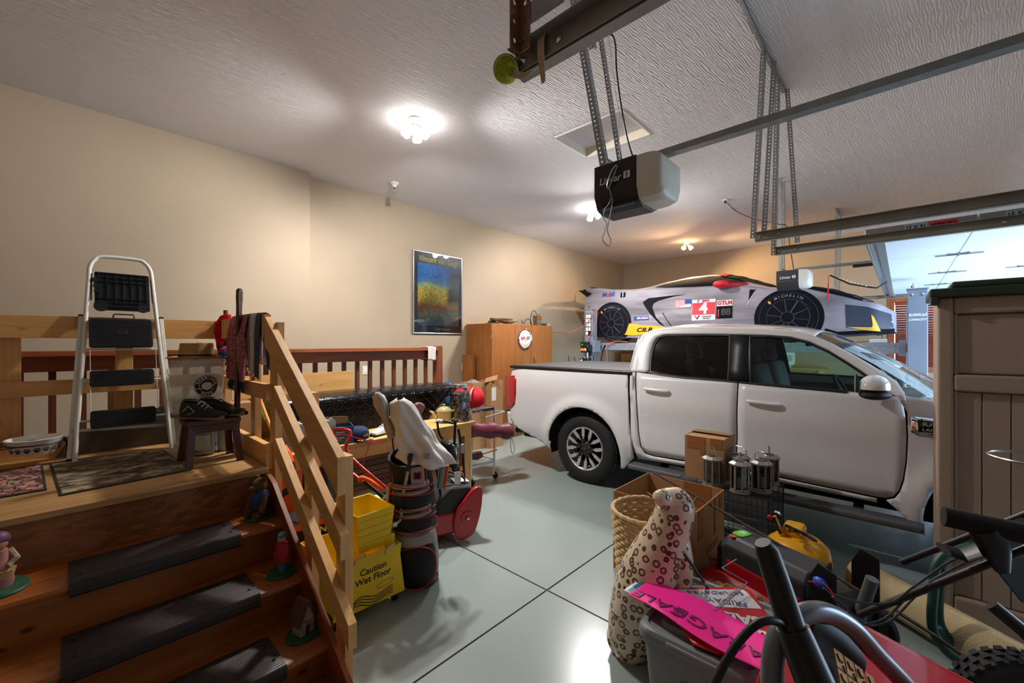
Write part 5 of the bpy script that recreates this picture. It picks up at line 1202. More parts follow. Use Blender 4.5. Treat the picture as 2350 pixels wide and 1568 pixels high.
def topf(y, q, off): 
 zr, zs = c_zr(y), c_zs(y); k = 1 - abs(q)
 w = (c_w(y) - 0.055); x = w * q; kk = (1 - min(1, abs(q)) ** (1 / 0.72)) ** (1 / 1.35) if abs(q) < 1 else 0
 return (x, y, zs + (zr - zs) * kk + off)
fill_patch('printed_windshield', [(-0.14, -0.45), (-0.14, 0.45), (-0.9, 0.72), (-0.98, 0.0), (-0.9, -0.72)], lambda y, q, o: topf(y, q, o), M_cblk, car, 0.06, off=0.014)
fill_patch('printed_red_banner', [(-0.06, -0.40), (-0.06, 0.40), (-0.20, 0.46), (-0.20, -0.46)], lambda y, q, o: topf(y, q, o), M_cred, car, 0.06, off=0.018)
fill_patch('printed_hood_panel', [(-1.35, -0.80), (-1.35, 0.80), (-2.10, 0.66), (-2.10, -0.66)], lambda y, q, o: topf(y, q, o), M_cblk, car, 0.05, off=0.016)
def dec(name, y0, y1, z0, z1, m, par=None, off=0.006):
 return fill_patch(name, [(y0, z0), (y0, z1), (y1, z1), (y1, z0)], CS, m, par or car, 0.08, off=off)
def dtext(body, y, z, size, m, par, bold=0.0, shear=0.0, sx=1.0, ax='CENTER'):
 return text('decal_lettering', body, size, m, par, None, 0.0004, bold, shear, ax=ax, sx=sx, fn=lambda u, v, w: CS(y - u, z + v, 0.010 + w))
P1 = ct(258, 233); dtext('M', P1[0] + 0.155, P1[1], 0.125, M_cblu, car, 0.003); dtext('o', P1[0] + 0.075, P1[1], 0.125, M_cred, car, 0.003); dtext('bil', P1[0] - 0.015, P1[1], 0.125, M_cblu, car, 0.003)
P2 = ct(340, 238); q = dec('number_box', P2[0] + 0.05, P2[0] - 0.05, P2[1] - 0.045, P2[1] + 0.045, M_cblk); dtext('1', P2[0], P2[1], 0.10, M_cwht, q, 0.003)
P3 = ct(470, 404); q = dec('tire_brand_plate', P3[0] + 0.14, P3[0] - 0.14, P3[1] - 0.033, P3[1] + 0.033, M_cblu); dtext('MICHELIN', P3[0] - 0.02, P3[1], 0.048, M_cwht, q, 0.001, 0.3)
a, b_ = ct(715, 275), ct(823, 328); fl = dec('flag', a[0], b_[0], b_[1], a[1], M_cwht)
hgt = (a[1] - b_[1]); 
for k in range(7): dec('flag_stripe', a[0], b_[0], b_[1] + hgt * (2 * k) / 13, b_[1] + hgt * (2 * k + 1) / 13, M_cred, fl, 0.0075)
dec('flag_canton', b_[0] + (a[0] - b_[0]) * 0.40, b_[0], a[1] - hgt * 0.54, a[1], M_cblu, fl, 0.009)
a, b_ = ct(832, 276), ct(993, 415); pl_ = dec('number_plate', a[0], b_[0], b_[1], a[1], M_cwht)
zc = (a[1] + b_[1]) / 2; hh = a[1] - b_[1]; ww = a[0] - b_[0]; ym = (a[0] + b_[0]) / 2
dec('plate_field', a[0] - 0.004, b_[0] + 0.004, b_[1] + hh * 0.27, a[1] - hh * 0.15, M_cred, pl_, 0.008)
dtext('IMSA', ym - 0.03, a[1] - hh * 0.075, 0.055, M_cred, pl_, 0.002, 0.25)
dtext('//', ym + 0.09, a[1] - hh * 0.075, 0.055, M_cblu, pl_, 0.002, 0.2)
dtext('4', ym, zc + 0.02, 0.26, M_cwht, pl_, 0.008)
dtext('CORVETTE', ym - 0.05, b_[1] + hh * 0.17, 0.030, M_cblk, pl_, 0.0005, 0.2); dtext('RACING', ym - 0.05, b_[1] + hh * 0.08, 0.030, M_cblk, pl_, 0.0005, 0.2)
for sg, mm in ((1, M_cred), (-1, M_cblk)):
 fill_patch('racing_emblem', [(a[0] - 0.085, b_[1] + 0.012), (a[0] - 0.085 + sg * 0.05, b_[1] + 0.085), (a[0] - 0.085 + sg * 0.03, b_[1] + 0.085), (a[0] - 0.085, b_[1] + 0.04)], CS, mm, pl_, 0.05, off=0.009)
a, b_ = ct(1008, 278), ct(1118, 312); q = dec('class_plate', a[0], b_[0], b_[1], a[1], M_cwht); dtext('GTLM', (a[0] + b_[0]) / 2, (a[1] + b_[1]) / 2, 0.085, M_cred, q, 0.004)
a, b_ = ct(1005, 322), ct(1115, 402); q = dec('position_display', a[0], b_[0], b_[1], a[1], M_cblk); 
dtext('|', a[0] - 0.03, (a[1] + b_[1]) / 2, 0.13, M_cred, q, 0.004)
for k, yy in enumerate((0.45, 0.75)): dtext('8', a[0] + (b_[0] - a[0]) * yy, (a[1] + b_[1]) / 2, 0.15, mat('dim_display', (54, 52, 56), rough=.5, var=.05), q, 0.002)
P4 = ct(478, 487); dtext('C8.R', P4[0] - 0.03, P4[1], 0.10, M_cblk, car, 0.002, 0.3, 1.5)
B().tube([CS(*ct(622, 365), 0.012), CS(*ct(655, 420), 0.012), CS(*ct(685, 462), 0.012)], 0.006, 6).ob('side_strap', M_cblk, car)
for wy in (1.60, -1.18):
 for s_ in (-1, 1):
  B(Matrix.Translation((s_ * 0.80, wy, 0.335)) @ Matrix.Rotation(R(90), 4, 'Y')).lathe([(0.23, -0.13), (0.31, -0.135), (0.335, -0.11), (0.335, 0.11), (0.31, 0.135), (0.23, 0.13)], 36).os('tire', M_tire, car)
# ================================================================ tall oak cabinet with things on top
M_cab_z = wood('oak_laminate', (168, 108, 54), (138, 82, 36), 'z', scale=1.3, knots=0, rough=0.42)
CW0, CW1, CYF, CYBk, CZT = 4.66, 6.25, 4.80, 5.42, 1.915
cab = thing('oak_cabinet', 'tall oak wardrobe cabinet with three doors against the wall', 'cabinet', (4.66, 4.80, 0))
cw = CW1 - CW0; cd = CYBk - CYF
B().box(0, 0.02, 0.0, 0.018, cd, CZT).ob('side_panel', M_cab_z, cab); B().box(cw - 0.018, 0.02, 0.0, cw, cd, CZT).ob('side_panel', M_cab_z, cab)
B().box(0.018, 0.02, CZT - 0.02, cw - 0.018, cd, CZT).ob('top_panel', M_cab_z, cab); B().box(0.018, 0.02, 0.06, cw - 0.018, cd, 0.08).ob('bottom_panel', M_cab_z, cab)
B().box(0.018, cd - 0.01, 0.0, cw - 0.018, cd, CZT - 0.02).ob('back_panel', M_cab_z, cab); B().box(0.018, 0.03, 0, cw - 0.018, 0.045, 0.06).ob('toe_board', M_cab_z, cab)
for x0, x1, hx in ((0.002, 0.552, None), (0.558, 0.975, None), (0.985, cw - 0.002, 1.035)):
 d = B().box(x0, 0.0, 0.055, x1, 0.018, CZT - 0.003).ob('door', M_cab_z, cab, bevel=0.002)
 if hx:
  pts = [(hx, 0.0, 1.33), (hx, -0.022, 1.315), (hx, -0.03, 1.27), (hx, -0.022, 1.225), (hx, 0.0, 1.21)]
  B().tube(smoothpath(pts, 4), 0.006, 8).os('handle', M_blackpaint, d)
for z in (0.35, 1.70): B().cb((0.0, 0.006, z), (0.012, 0.012, 0.07)).ob('hinge', M_steel, cab)
pe = at(1205, 778, Y=CYF - 0.012)
em = thing('round_emblem_sign', 'round white sign with crossed red and checkered flags on the cabinet door', 'sign', (pe.x, CYF - 0.002, pe.z))
AXY = Matrix.Rotation(R(90), 4, 'X')
B(AXY).lathe([(0, 0.0), (0.172, 0), (0.172, 0.012), (0.165, 0.014), (0, 0.014)], 48).os('disc', mat('white_enamel', (226, 224, 214), rough=0.25, var=0.02, coat=.4), em)
B(AXY).tube([(0.170 * cos(2 * pi * i / 48), 0.170 * sin(2 * pi * i / 48), 0.012) for i in range(48)], 0.009, 8, closed=True).os('rim_ring', M_chrome, em)
B(AXY).tube([(0.158 * cos(2 * pi * i / 48), 0.158 * sin(2 * pi * i / 48), 0.013) for i in range(48)], 0.004, 6, closed=True).os('dark_ring', M_print_blk, em)
def flagquad(name, pts, m, y=-0.0165): B().prism(pts, y, y + 0.002, 'y').ob(name, m, em)
flagquad('red_flag', [(-0.115, 0.01), (-0.09, 0.03), (-0.055, 0.028), (-0.03, 0.045), (-0.012, 0.005), (-0.04, -0.008), (-0.07, -0.028), (-0.095, -0.015)], M_cred)
flagquad('flag_mark', [(-0.085, 0.002), (-0.06, 0.012), (-0.045, 0.004), (-0.075, -0.012)], M_cwht, -0.018)
for i in range(5):
 for j in range(4):
  if (i + j) % 2 == 0:
   x = 0.035 + i * 0.017; z = -0.022 + j * 0.014 + i * 0.004
   flagquad('checker', [(x, z), (x + 0.017, z + 0.004), (x + 0.015, z + 0.018), (x - 0.002, z + 0.014)], M_print_blk)
B().bar((-0.012, -0.016, 0.03), (0.0, -0.016, -0.04), 0.004, 0.003, (0, 1, 0)).ob('flag_pole', M_steel, em); B().bar((0.03, -0.016, 0.03), (0.012, -0.016, -0.04), 0.004, 0.003, (0, 1, 0)).ob('flag_pole', M_steel, em)
M_greyp = mat('grey_print', (176, 172, 164), rough=0.5, var=.05)
for word, c_, sg in (('CORVETTE', 90, -1), ('CHEVROLET', 270, 1)):
 for i, ch in enumerate(word):
  an = R(c_ + sg * (i - (len(word) - 1) / 2) * 14); rot = an - pi / 2 if sg < 0 else an + pi / 2
  text('emblem_letter', ch, 0.030, M_greyp, em, Matrix.Translation((0.118 * cos(an), -0.0165, 0.118 * sin(an))) @ AXY @ Matrix.Rotation(rot, 4, 'Z'))
CT0 = CZT + 0.001
M_bark = wood('dry_bark', (118, 88, 54), (66, 46, 28), 'x', scale=2, knots=0.3, rough=0.9)
t = thing('driftwood', 'twisted driftwood branches lying along the cabinet top', 'driftwood', (5.02, 4.98, CT0))
rnd = random.Random(11)
for k in range(7):
 x0 = -0.16 + rnd.uniform(-.04, .06); x1 = 0.36 + rnd.uniform(-.12, .1); y = rnd.uniform(-0.05, 0.06)
 pts = [(x0 + (x1 - x0) * q / 4, y + rnd.uniform(-.02, .02), 0.025 + 0.02 * (k % 3) + rnd.uniform(0, .03)) for q in range(5)]
 B().tube(smoothpath(pts, 4), [0.022 - 0.0008 * q for q in range(17)], 8).os('branch', M_bark, t)
t = thing('pine_sprig', 'dark green pine sprig lying at the cabinet corner', 'greenery', (4.83, 4.95, CT0))
M_ever = mat('evergreen', (40, 58, 40), rough=0.8, var=0.3, vscale=40)
b = B()
for k in range(70):
 x = rnd.uniform(-0.13, 0.12); y = rnd.uniform(-0.05, 0.05); a = rnd.uniform(0, 6.28)
 b.bar((x, y, 0.006), (x + 0.03 * cos(a), y + 0.03 * sin(a), 0.008 + rnd.uniform(0, 0.03)), 0.002, 0.002)
o = b.ob('needles', M_ever, t); o['kind'] = 'stuff'
B().tube([(-0.14, 0, 0.008), (0.0, 0.01, 0.01), (0.13, -0.01, 0.008)], 0.005, 6).ob('twig', M_bark, t)
hk = at(1222, 728, Y=5.1)
t = thing('shepherd_hook', 'black curled iron hook lying on the cabinet top', 'plant hook', (hk.x, 5.10, CT0))
B().tube(smoothpath([(-0.30, 0, 0.10), (-0.29, 0, 0.055), (-0.25, 0, 0.045), (-0.19, 0, 0.105), (-0.12, 0, 0.13), (-0.05, 0, 0.09), (-0.02, 0, 0.01)], 6), 0.006, 8).os('lower_curl', M_blackpaint, t)
B().tube(smoothpath([(-0.04, 0.01, 0.012), (-0.045, 0.01, 0.14), (0.0, 0.01, 0.27), (0.08, 0.01, 0.29), (0.14, 0.01, 0.22), (0.19, 0.01, 0.19), (0.215, 0.01, 0.22), (0.22, 0.01, 0.25)], 6), 0.006, 8).os('upper_curl', M_blackpaint, t)
B().tube([(0.03, 0.02, 0.10), (0.05, 0.02, 0.24), (0.10, 0.02, 0.22), (0.12, 0.02, 0.01)], 0.003, 6).os('bail', M_blackpaint, t)
M_kraft = mat('kraft_cardboard', (168, 128, 88), rough=0.85, var=0.08, vscale=5, bump=0.1, bscale=80)
t = thing('paper_carton', 'small brown carton with a blue stripe on the cabinet top', 'carton', (hk.x + 0.03, 5.0, CT0))
B().prism([(-0.075, 0), (0.06, 0), (0.07, 0.17), (0.05, 0.185), (-0.07, 0.19)], -0.05, 0.05, 'y').ob('box', mat('brown_carton_card', (112, 82, 46), rough=.8, var=.1), t, bevel=0.004)
B().box(-0.072, -0.0515, 0.055, 0.063, -0.0495, 0.105).ob('stripe', mat('slate_stripe', (92, 104, 110), rough=.7, var=.1), t)
t = thing('hand_brush', 'brown bristle brush resting on the cabinet top', 'brush', (hk.x + 0.20, 5.0, CT0))
B().cb((0, 0, 0.045), (0.15, 0.06, 0.025)).ob('handle', M_bark, t, bevel=0.008)
B().prism([(-0.07, 0.0), (0.07, 0.0), (0.062, 0.032), (-0.062, 0.032)], -0.028, 0.028, 'y').ob('bristles', mat('bristle_brown', (84, 60, 40), rough=.95, var=.3, vscale=80), t)
t = thing('plastic_bag', 'small clear plastic bag at the end of the cabinet top', 'bag', (hk.x + 0.36, 5.0, CT0))
B().grid(lambda u, v: ((0.07 - 0.02 * v) * cos(2 * pi * u) * (1 + .12 * sin(9 * u * 6.28)) * (1 if v < .95 else 0.1), 0.04 * sin(2 * pi * u) * (1 - .3 * v), 0.002 + 0.06 * v + 0.008 * sin(2 * pi * u * 3)), 28, 7, cu=True).os('film', glassy('thin_plastic_film', (222, 224, 222), 1.5, 0.15, film=0.25), t)
def carton(name, label, loc, sx, sy, sz, rz, m=None, flaps=True, openbox=False, group=None):
 m = m or M_kraft; t = thing(name, label, 'cardboard box', loc, rz, group); w = 0.005
 for a, q in (((-sx / 2, -sy / 2, 0, sx / 2, -sy / 2 + w, sz), 'side'), ((-sx / 2, sy / 2 - w, 0, sx / 2, sy / 2, sz), 'side'), ((-sx / 2, -sy / 2 + w, 0, -sx / 2 + w, sy / 2 - w, sz), 'side'), ((sx / 2 - w, -sy / 2 + w, 0, sx / 2, sy / 2 - w, sz), 'side')):
  B().box(*a).ob('side_panel', m, t)
 B().box(-sx / 2 + w, -sy / 2 + w, 0, sx / 2 - w, sy / 2 - w, w).ob('bottom_panel', m, t)
 return t
t = carton('slim_carton', 'tall slim cardboard box with raised flap beside the cabinet', (4.52, 4.66, 0), 0.26, 0.24, 1.02, R(0))
B().bar((-0.13, -0.12, 1.02), (-0.04, -0.05, 1.08), 0.005, 0.2, (0.5, -0.6, 0.3)).ob('flap', M_kraft, t); B().box(-0.125, -0.115, 0.99, 0.125, 0.115, 0.995).ob('inner_flap', M_kraft, t)
B().box(-0.11, -0.1215, 0.72, -0.02, -0.1195, 0.92).ob('shipping_label', M_label, t)
t = carton('plain_carton', 'cardboard box with plastic film on top standing by the wall', (4.255, 4.80, 0), 0.24, 0.30, 1.0, R(0))
B().box(-0.118, -0.148, 0.975, 0.118, 0.148, 0.98).ob('top_flap', M_kraft, t)
B().grid(lambda u, v: (-0.1 + 0.2 * u, -0.12 + 0.22 * v, 0.99 + 0.05 * sin(pi * u) * sin(pi * v) + 0.01 * sin(u * 20) * sin(v * 17)), 16, 12).os('plastic_film', MATS['thin_plastic_film'], t)
t = thing('plank_panel', 'upright brown plank leaning against the side of the cabinet', 'plank', (4.59, 5.27, 0))
B().box(-0.03, -0.13, 0, 0.03, 0.13, 1.40).ob('board', M_cab_z, t)
po = at(1063, 842, Y=YR)
t = thing('wall_outlet', 'cream wall outlet with a red adapter beside the cabinet', 'outlet', (po.x, YR - 0.004, po.z))
B().cb((0, 0, 0), (0.075, 0.008, 0.118)).ob('cover_plate', M_trim, t, bevel=0.003)
B().cb((0.012, -0.02, 0.005), (0.03, 0.035, 0.03)).ob('adapter', M_redp, t, bevel=0.004)
B().sph((0.01, -0.02, -0.055), (0.022, 0.022, 0.03), 12, 8).os('night_light', M_clearlens, t)
B().tube(smoothpath([(0.02, -0.03, 0.01), (0.06, -0.05, 0.03), (0.11, -0.06, 0.11), (0.12, -0.05, 0.16)], 5), 0.004, 6).os('red_cord', M_redp, t)
po2 = at(837, 850, Y=YR)
t = thing('cream_outlet', 'cream wall outlet seen between the railing balusters', 'outlet', (po2.x, YR - 0.004, po2.z))
B().cb((0, 0, 0), (0.075, 0.008, 0.118)).ob('cover_plate', M_trim, t, bevel=0.003); B().cb((0, -0.005, 0), (0.034, 0.004, 0.066)).ob('socket_face', M_lampwhite, t, bevel=0.001)
M_orange = mat('orange_cord', (216, 96, 52), rough=0.5, var=0.05)
t = thing('extension_lead', 'orange extension cord running from the cabinet to the lift post', 'cord', (6.27, 5.2, 0))
o0 = Vector(t.location)
pts = [at(1268, 763, Y=5.2), at(1300, 764, X=6.5), at(1325, 757, X=6.60), at(1347, 742, X=6.63), at(1362, 718, X=6.62), at(1370, 712, X=6.64), at(1367, 745, X=6.62), at(1355, 768, X=6.62), at(1348, 780, X=6.60)]
B().tube(smoothpath([p - o0 for p in pts], 6), 0.006, 7).os('cable', M_orange, t)
t = thing('extension_lead', 'orange extension cord hanging from the lift runway behind the bed cover', 'cord', (6.93, 3.6, 1.6)); o0 = Vector(t.location)
pts = [at(1440, 785, X=6.94), at(1415, 784, X=6.93), at(1397, 789, X=6.92), at(1393, 800, X=6.92), at(1393, 833, X=6.92), at(1393, 870, X=6.92)]
B().tube(smoothpath([p - o0 for p in pts], 6), 0.007, 7).os('cable', M_orange, t)
t = thing('black_hose', 'black hydraulic hose hanging under the lift runway', 'hose', (6.9, 3.7, 1.45)); o0 = Vector(t.location)
B().tube(smoothpath([at(*p, X=6.93) - o0 for p in ((1389, 792), (1385, 800), (1382, 815), (1379, 834), (1378, 900))], 6), 0.012, 8).os('hose_line', M_blktrim, t)
# ================================================================ shelf bench along the far wall with stored things
bench = thing('storage_bench', 'wooden storage bench along the far wall behind the lift', 'bench', (9.84, 3.2, 0))
B().box(-0.30, -2.15, 1.08, 0.30, 2.15, 1.12).ob('bench_top', M_ply, bench, bevel=0.003)
for y in (-2.1, -0.7, 0.7, 2.1):
 for x in (-0.26, 0.26): B().box(x - 0.03, y - 0.03, 0, x + 0.03, y + 0.03, 1.08).ob('leg', M_pine_z, bench)
B().box(-0.28, -2.1, 0.4, 0.28, 2.1, 0.43).ob('lower_shelf', M_ply, bench)
t = carton('long_carton', 'long open cardboard carton on the bench behind the lift post', (9.80, 4.75, 1.121), 0.4, 0.9, 0.20, 0)
t = thing('lumber_offcuts', 'rough timber offcut lying on the bench under the lift', 'timber', (9.74, 3.99, 1.121))
B().cb((0, 0.0, 0.05), (0.25, 0.58, 0.09), (0, 0, R(2))).ob('timber', M_bark, t, bevel=0.01)
for k in range(4):
 t = thing('stacked_plank', ('lowest', 'second', 'third', 'topmost')[k] + ' dark plank of the stack on the far bench', 'plank', (9.78, 3.35, 1.121 + k * 0.036), 0, 'dark planks stacked on the bench')
 B().cb((0, 0.01 * k, 0.017), (0.30, 0.62 - 0.04 * k, 0.033)).ob('plank_board', wood('dark_plank', (92, 60, 36), (58, 36, 20), 'y', knots=.3), t, bevel=0.003)
pg = at(1775, 838, X=9.75)
t = thing('gas_can', 'red plastic gas can seen through the truck window', 'gas can', (9.75, pg.y, 1.121))
B().prism([(-0.11, 0), (0.11, 0), (0.11, 0.20), (0.05, 0.25), (-0.11, 0.25)], -0.08, 0.08, 'x').ob('can_body', M_redp, t, bevel=0.02)
B().tube([(0, 0.06, 0.24), (0, 0.02, 0.31), (0, -0.07, 0.30), (0, -0.09, 0.25)], 0.014, 8).os('handle', M_redp, t)
B().cyl((0, 0.07, 0.22), (0, 0.12, 0.33), 0.018, 0.012, 10).ob('spout', M_blktrim, t)
pg = at(1803, 838, X=9.75)
t = thing('propane_tank', 'cream propane cylinder seen through the truck window', 'gas cylinder', (9.75, pg.y, 1.121))
B().lathe([(0.10, 0.0), (0.10, 0.03), (0.14, 0.05), (0.155, 0.09), (0.155, 0.26), (0.14, 0.31), (0.09, 0.345), (0.03, 0.355), (0, 0.355)], 32).os('cylinder', M_trim, t)
B().lathe([(0.10, 0.33), (0.10, 0.43), (0.092, 0.43), (0.092, 0.34)], 28, a0=0.5, a1=5.6).os('collar', M_trim, t)
B().cyl((0, 0, 0.35), (0, 0, 0.41), 0.02, n=10).ob('valve', M_steel, t)
for k in range(5): B().lathe([(0.1558, 0.12 + k * 0.025), (0.1558, 0.13 + k * 0.025)], 12, a0=R(200), a1=R(235)).ob('printed_line', M_print_blk, t)
pc = at(1246, 826, X=6.6)
for k in range(3):
 t = thing('wire_hoop', ('outer', 'middle', 'inner')[k] + ' grey wire hoop standing behind the truck bed', 'wire hoop', (6.5 + 0.07 * k, 4.62 - 0.09 * k, 0), R(30), 'wire hoops behind the truck')
 B().tube(smoothpath([(-0.14, 0, 0.02), (-0.14, 0, 1.15), (-0.10, 0, 1.30), (0, 0, 1.345 - 0.02 * k), (0.10, 0, 1.30), (0.14, 0, 1.15), (0.14, 0, 0.02)], 6), 0.009, 8).os('hoop', M_steel, t)
# ================================================================ framed poster on the wall
PW0, PW1, PZ0, PZ1 = 3.60, 4.565, 1.742, 3.02
pw, ph = PW1 - PW0, PZ1 - PZ0
pos = thing('framed_poster', 'framed poster with blue and yellow painting and yellow lettering on the wall', 'poster', ((PW0 + PW1) / 2, YR - 0.002, (PZ0 + PZ1) / 2))
M_navy = mat('poster_navy', (44, 52, 64), rough=0.35, var=0.05)
B().box(-pw / 2 + 0.01, -0.018, -ph / 2 + 0.01, pw / 2 - 0.01, 0, ph / 2 - 0.01).ob('backing', M_navy, pos)
for a in ((-pw / 2, -ph / 2, -pw / 2 + 0.016, ph / 2), (pw / 2 - 0.016, -ph / 2, pw / 2, ph / 2), (-pw / 2 + 0.016, -ph / 2, pw / 2 - 0.016, -ph / 2 + 0.016), (-pw / 2 + 0.016, ph / 2 - 0.016, pw / 2 - 0.016, ph / 2)):
 B().box(a[0], -0.028, a[1], a[2], 0, a[3]).ob('frame_bar', M_steel, pos, bevel=0.003)
def paint_mat():
 m = bpy.data.materials.new('abstract_painting_print'); m.use_nodes = True
 nt, b, L = nodes_of(m); N = lambda t: nt.nodes.new('ShaderNode' + t)
 tc = N('TexCoord'); n = N('TexNoise'); n.inputs['Scale'].default_value = 5; n.inputs['Detail'].default_value = 4; L(tc.outputs['Object'], n.inputs['Vector'])
 ad = N('VectorMath'); ad.operation = 'MULTIPLY_ADD'; ad.inputs[1].default_value = (0.22,) * 3; L(n.outputs['Color'], ad.inputs[0]); L(tc.outputs['Object'], ad.inputs[2])
 sp = N('SeparateXYZ'); L(ad.outputs[0], sp.inputs[0])
 sp2 = N('MapRange'); sp2.inputs[1].default_value = -0.40; sp2.inputs[2].default_value = 0.62; L(sp.outputs['Z'], sp2.inputs[0])
 cr = N('ValToRGB'); e = cr.color_ramp.elements; e[0].position = 0.0; e[0].color = lin((128, 132, 134)); e[1].position = 1.0; e[1].color = lin((40, 134, 200))
 for pz, cc in ((0.18, (150, 146, 116)), (0.30, (184, 92, 48)), (0.38, (226, 176, 60)), (0.52, (246, 214, 72)), (0.60, (190, 196, 110)), (0.68, (70, 140, 184)), (0.80, (34, 116, 200))): k = e.new(pz); k.color = lin(cc)
 L(sp2.outputs[0], cr.inputs[0])
 mr = N('MapRange'); mr.inputs[1].default_value = 0.24; mr.inputs[2].default_value = 0.34; L(sp.outputs['X'], mr.inputs[0])
 mx = N('Mix'); mx.data_type = 'RGBA'; L(mr.outputs[0], mx.inputs[0]); L(cr.outputs[0], mx.inputs[6])
 cr2 = N('ValToRGB'); e = cr2.color_ramp.elements; e[0].color = lin((120, 124, 98)); e[1].color = lin((36, 104, 160)); 
 for pz, cc in ((0.3, (150, 142, 84)), (0.45, (36, 44, 44)), (0.62, (66, 84, 66)), (0.8, (24, 44, 72))): k = e.new(pz); k.color = lin(cc)
 L(sp2.outputs[0], cr2.inputs[0]); L(cr2.outputs[0], mx.inputs[7])
 v = N('TexVoronoi'); v.inputs['Scale'].default_value = 46; L(ad.outputs[0], v.inputs['Vector'])
 hs = N('HueSaturation'); L(mx.outputs[2], hs.inputs['Color']); mv = N('MapRange'); mv.inputs[3].default_value = 0.6; mv.inputs[4].default_value = 1.35; s3 = N('SeparateColor'); L(v.outputs['Color'], s3.inputs[0]); L(s3.outputs[0], mv.inputs[0]); L(mv.outputs[0], hs.inputs['Value'])
 L(hs.outputs[0], b.inputs['Base Color']); b.inputs['Roughness'].default_value = 0.5
 return m
B().box(-pw / 2 + 0.085, -0.020, -ph / 2 + 0.13, pw / 2 - 0.075, -0.0175, ph / 2 - 0.185).ob('print', paint_mat(), pos)
M_pyel = mat('yellow_print', (224, 206, 70), rough=0.45, var=0.03)
PB = lambda x, z: basis((x, -0.0195, z), (1, 0, 0), (0, 0, 1))
text('title_lettering', 'Vincent van Gogh', 0.128, M_pyel, pos, PB(0.01, ph / 2 - 0.115), shear=0.28, sx=0.86)
text('caption_lettering', 'Caf\u00e9 de nuit', 0.062, M_pyel, pos, PB(0.07, -ph / 2 + 0.075), shear=0.28, bold=0.0008)
B().box(-pw / 2 + 0.012, -0.0225, -ph / 2 + 0.012, pw / 2 - 0.012, -0.0215, ph / 2 - 0.012).ob('glazing', glassy('poster_glass', (250, 250, 250), 1.0, 0.03), pos)
# ================================================================ garage door hardware overhead
TZ = 2.315
M_galv = mat('galvanised_steel', (158, 162, 162), rough=0.34, metal=0.85, var=0.10, vscale=25)
M_track = mat('dull_track_steel', (150, 146, 138), rough=0.42, metal=0.55, var=0.12, vscale=8)
def track(name, label, x, y0, y1, flip=1):
 t = thing(name, label, 'door track', (x, y0, TZ))
 L_ = y1 - y0
 prof = [(0, -0.026), (0.0, 0.026), (flip * 0.020, 0.030), (flip * 0.026, 0.022), (flip * 0.024, 0.020), (flip * 0.019, 0.026), (flip * 0.0025, 0.0235), (flip * 0.0025, -0.0235), (flip * 0.026, -0.026), (flip * 0.032, -0.016), (flip * 0.034, -0.017), (flip * 0.028, -0.029)]
 n = len(prof); vs = [(a, 0, c) for a, c in prof] + [(a, L_, c) for a, c in prof]
 fs = [(i, (i + 1) % n, n + (i + 1) % n, n + i) for i in range(n)] + [tuple(range(n - 1, -1, -1)), tuple(range(n, 2 * n))]
 B().add(vs, fs).ob('channel', M_track, t)
 B().box(-0.004 * flip, 0.0, 0.026, -0.036 * flip, L_, 0.029).ob('stiffener_angle', M_track, t); B().box(-0.0035 * flip, 0, -0.022, -0.006 * flip, L_, 0.029).ob('stiffener_leg', M_track, t)
 for y in (L_ - 0.03, L_ - 0.14, L_ * 0.6, L_ * 0.4): B(Matrix.Translation((-0.006 * flip, y, 0.0)) @ Matrix.Rotation(R(-90 * flip), 4, 'Y')).lathe([(0.009, 0), (0.009, 0.004), (0, 0.007)], 8).ob('track_bolt', M_chrome, t)
 return t
TE = 0.73
track('door_track', 'steel door track with a tennis ball pushed on its end', 0.80, -2.2, TE)
track('door_track', 'upper of the two steel tracks above the truck, belonging to the single door', 3.20, -2.2, TE)
track('door_track', 'steel track carrying the raised door above the truck', 3.80, -2.2, TE, 1)
track('door_track', 'far steel track of the raised door near the window', 8.76, -2.2, TE, -1)
def perf(name, m, parent, p0, p1, da, db, w=0.032, pitch=0.027, th=0.0022, seg=8):
 p0, p1 = Vector(p0), Vector(p1); z = (p1 - p0).normalized(); n = max(2, int((p1 - p0).length / pitch)); stp = (p1 - p0).length / n
 b = B()
 for d in (da, db):
  u = Vector(d); u = (u - z * u.dot(z)).normalized()
  vs = []; fs = []
  for i in range(n):
   c_ = p0 + z * (i + 0.5) * stp + u * w * 0.55; o = len(vs)
   for q in range(8):
    a = pi / 4 * q; vs.append(c_ + u * (0.0050 * cos(a)) + z * (0.0062 * sin(a)))
   for q in range(8):
    a = pi / 4 * q; cx, cy = cos(a), sin(a); k = max(abs(cx), abs(cy))
    e = p0 + z * ((i + 0.5) * stp + stp / 2 * cy / k) + u * (w / 2 + w / 2 * cx / k); vs.append(e)
   fs += [(o + q, o + (q + 1) % 8, o + 8 + (q + 1) % 8, o + 8 + q) for q in range(8)]
  b.add(vs, fs)
 return b.ob(name, m, parent, solid=th)
hg = thing('track_hanger', 'perforated steel angle hanger holding the track ends above the truck', 'hanger', (3.4, 0.70, CEIL))
perf('ceiling_angle', M_galv, hg, (-0.75, 0, -0.002), (0.70, 0, -0.002), (0, 1, 0), (0, 0, -1))
perf('drop_angle', M_galv, hg, (-0.02, 0.004, -0.02), (-0.19, 0.03, TZ - CEIL + 0.0), (1, 0, 0), (0, 1, 0))
perf('drop_angle', M_galv, hg, (0.14, 0.0, -0.03), (-0.165, 0.0, TZ - CEIL + 0.03), (1, 0, 0), (0, -1, 0))
perf('drop_angle', M_galv, hg, (0.42, 0.0, -0.02), (0.38, 0.02, TZ - CEIL - 0.03), (1, 0, 0), (0, 1, 0))
perf('drop_angle', M_galv, hg, (0.62, 0.0, -0.02), (0.42, -0.1, TZ - CEIL + 0.05), (1, 0, 0), (0, -1, 0))
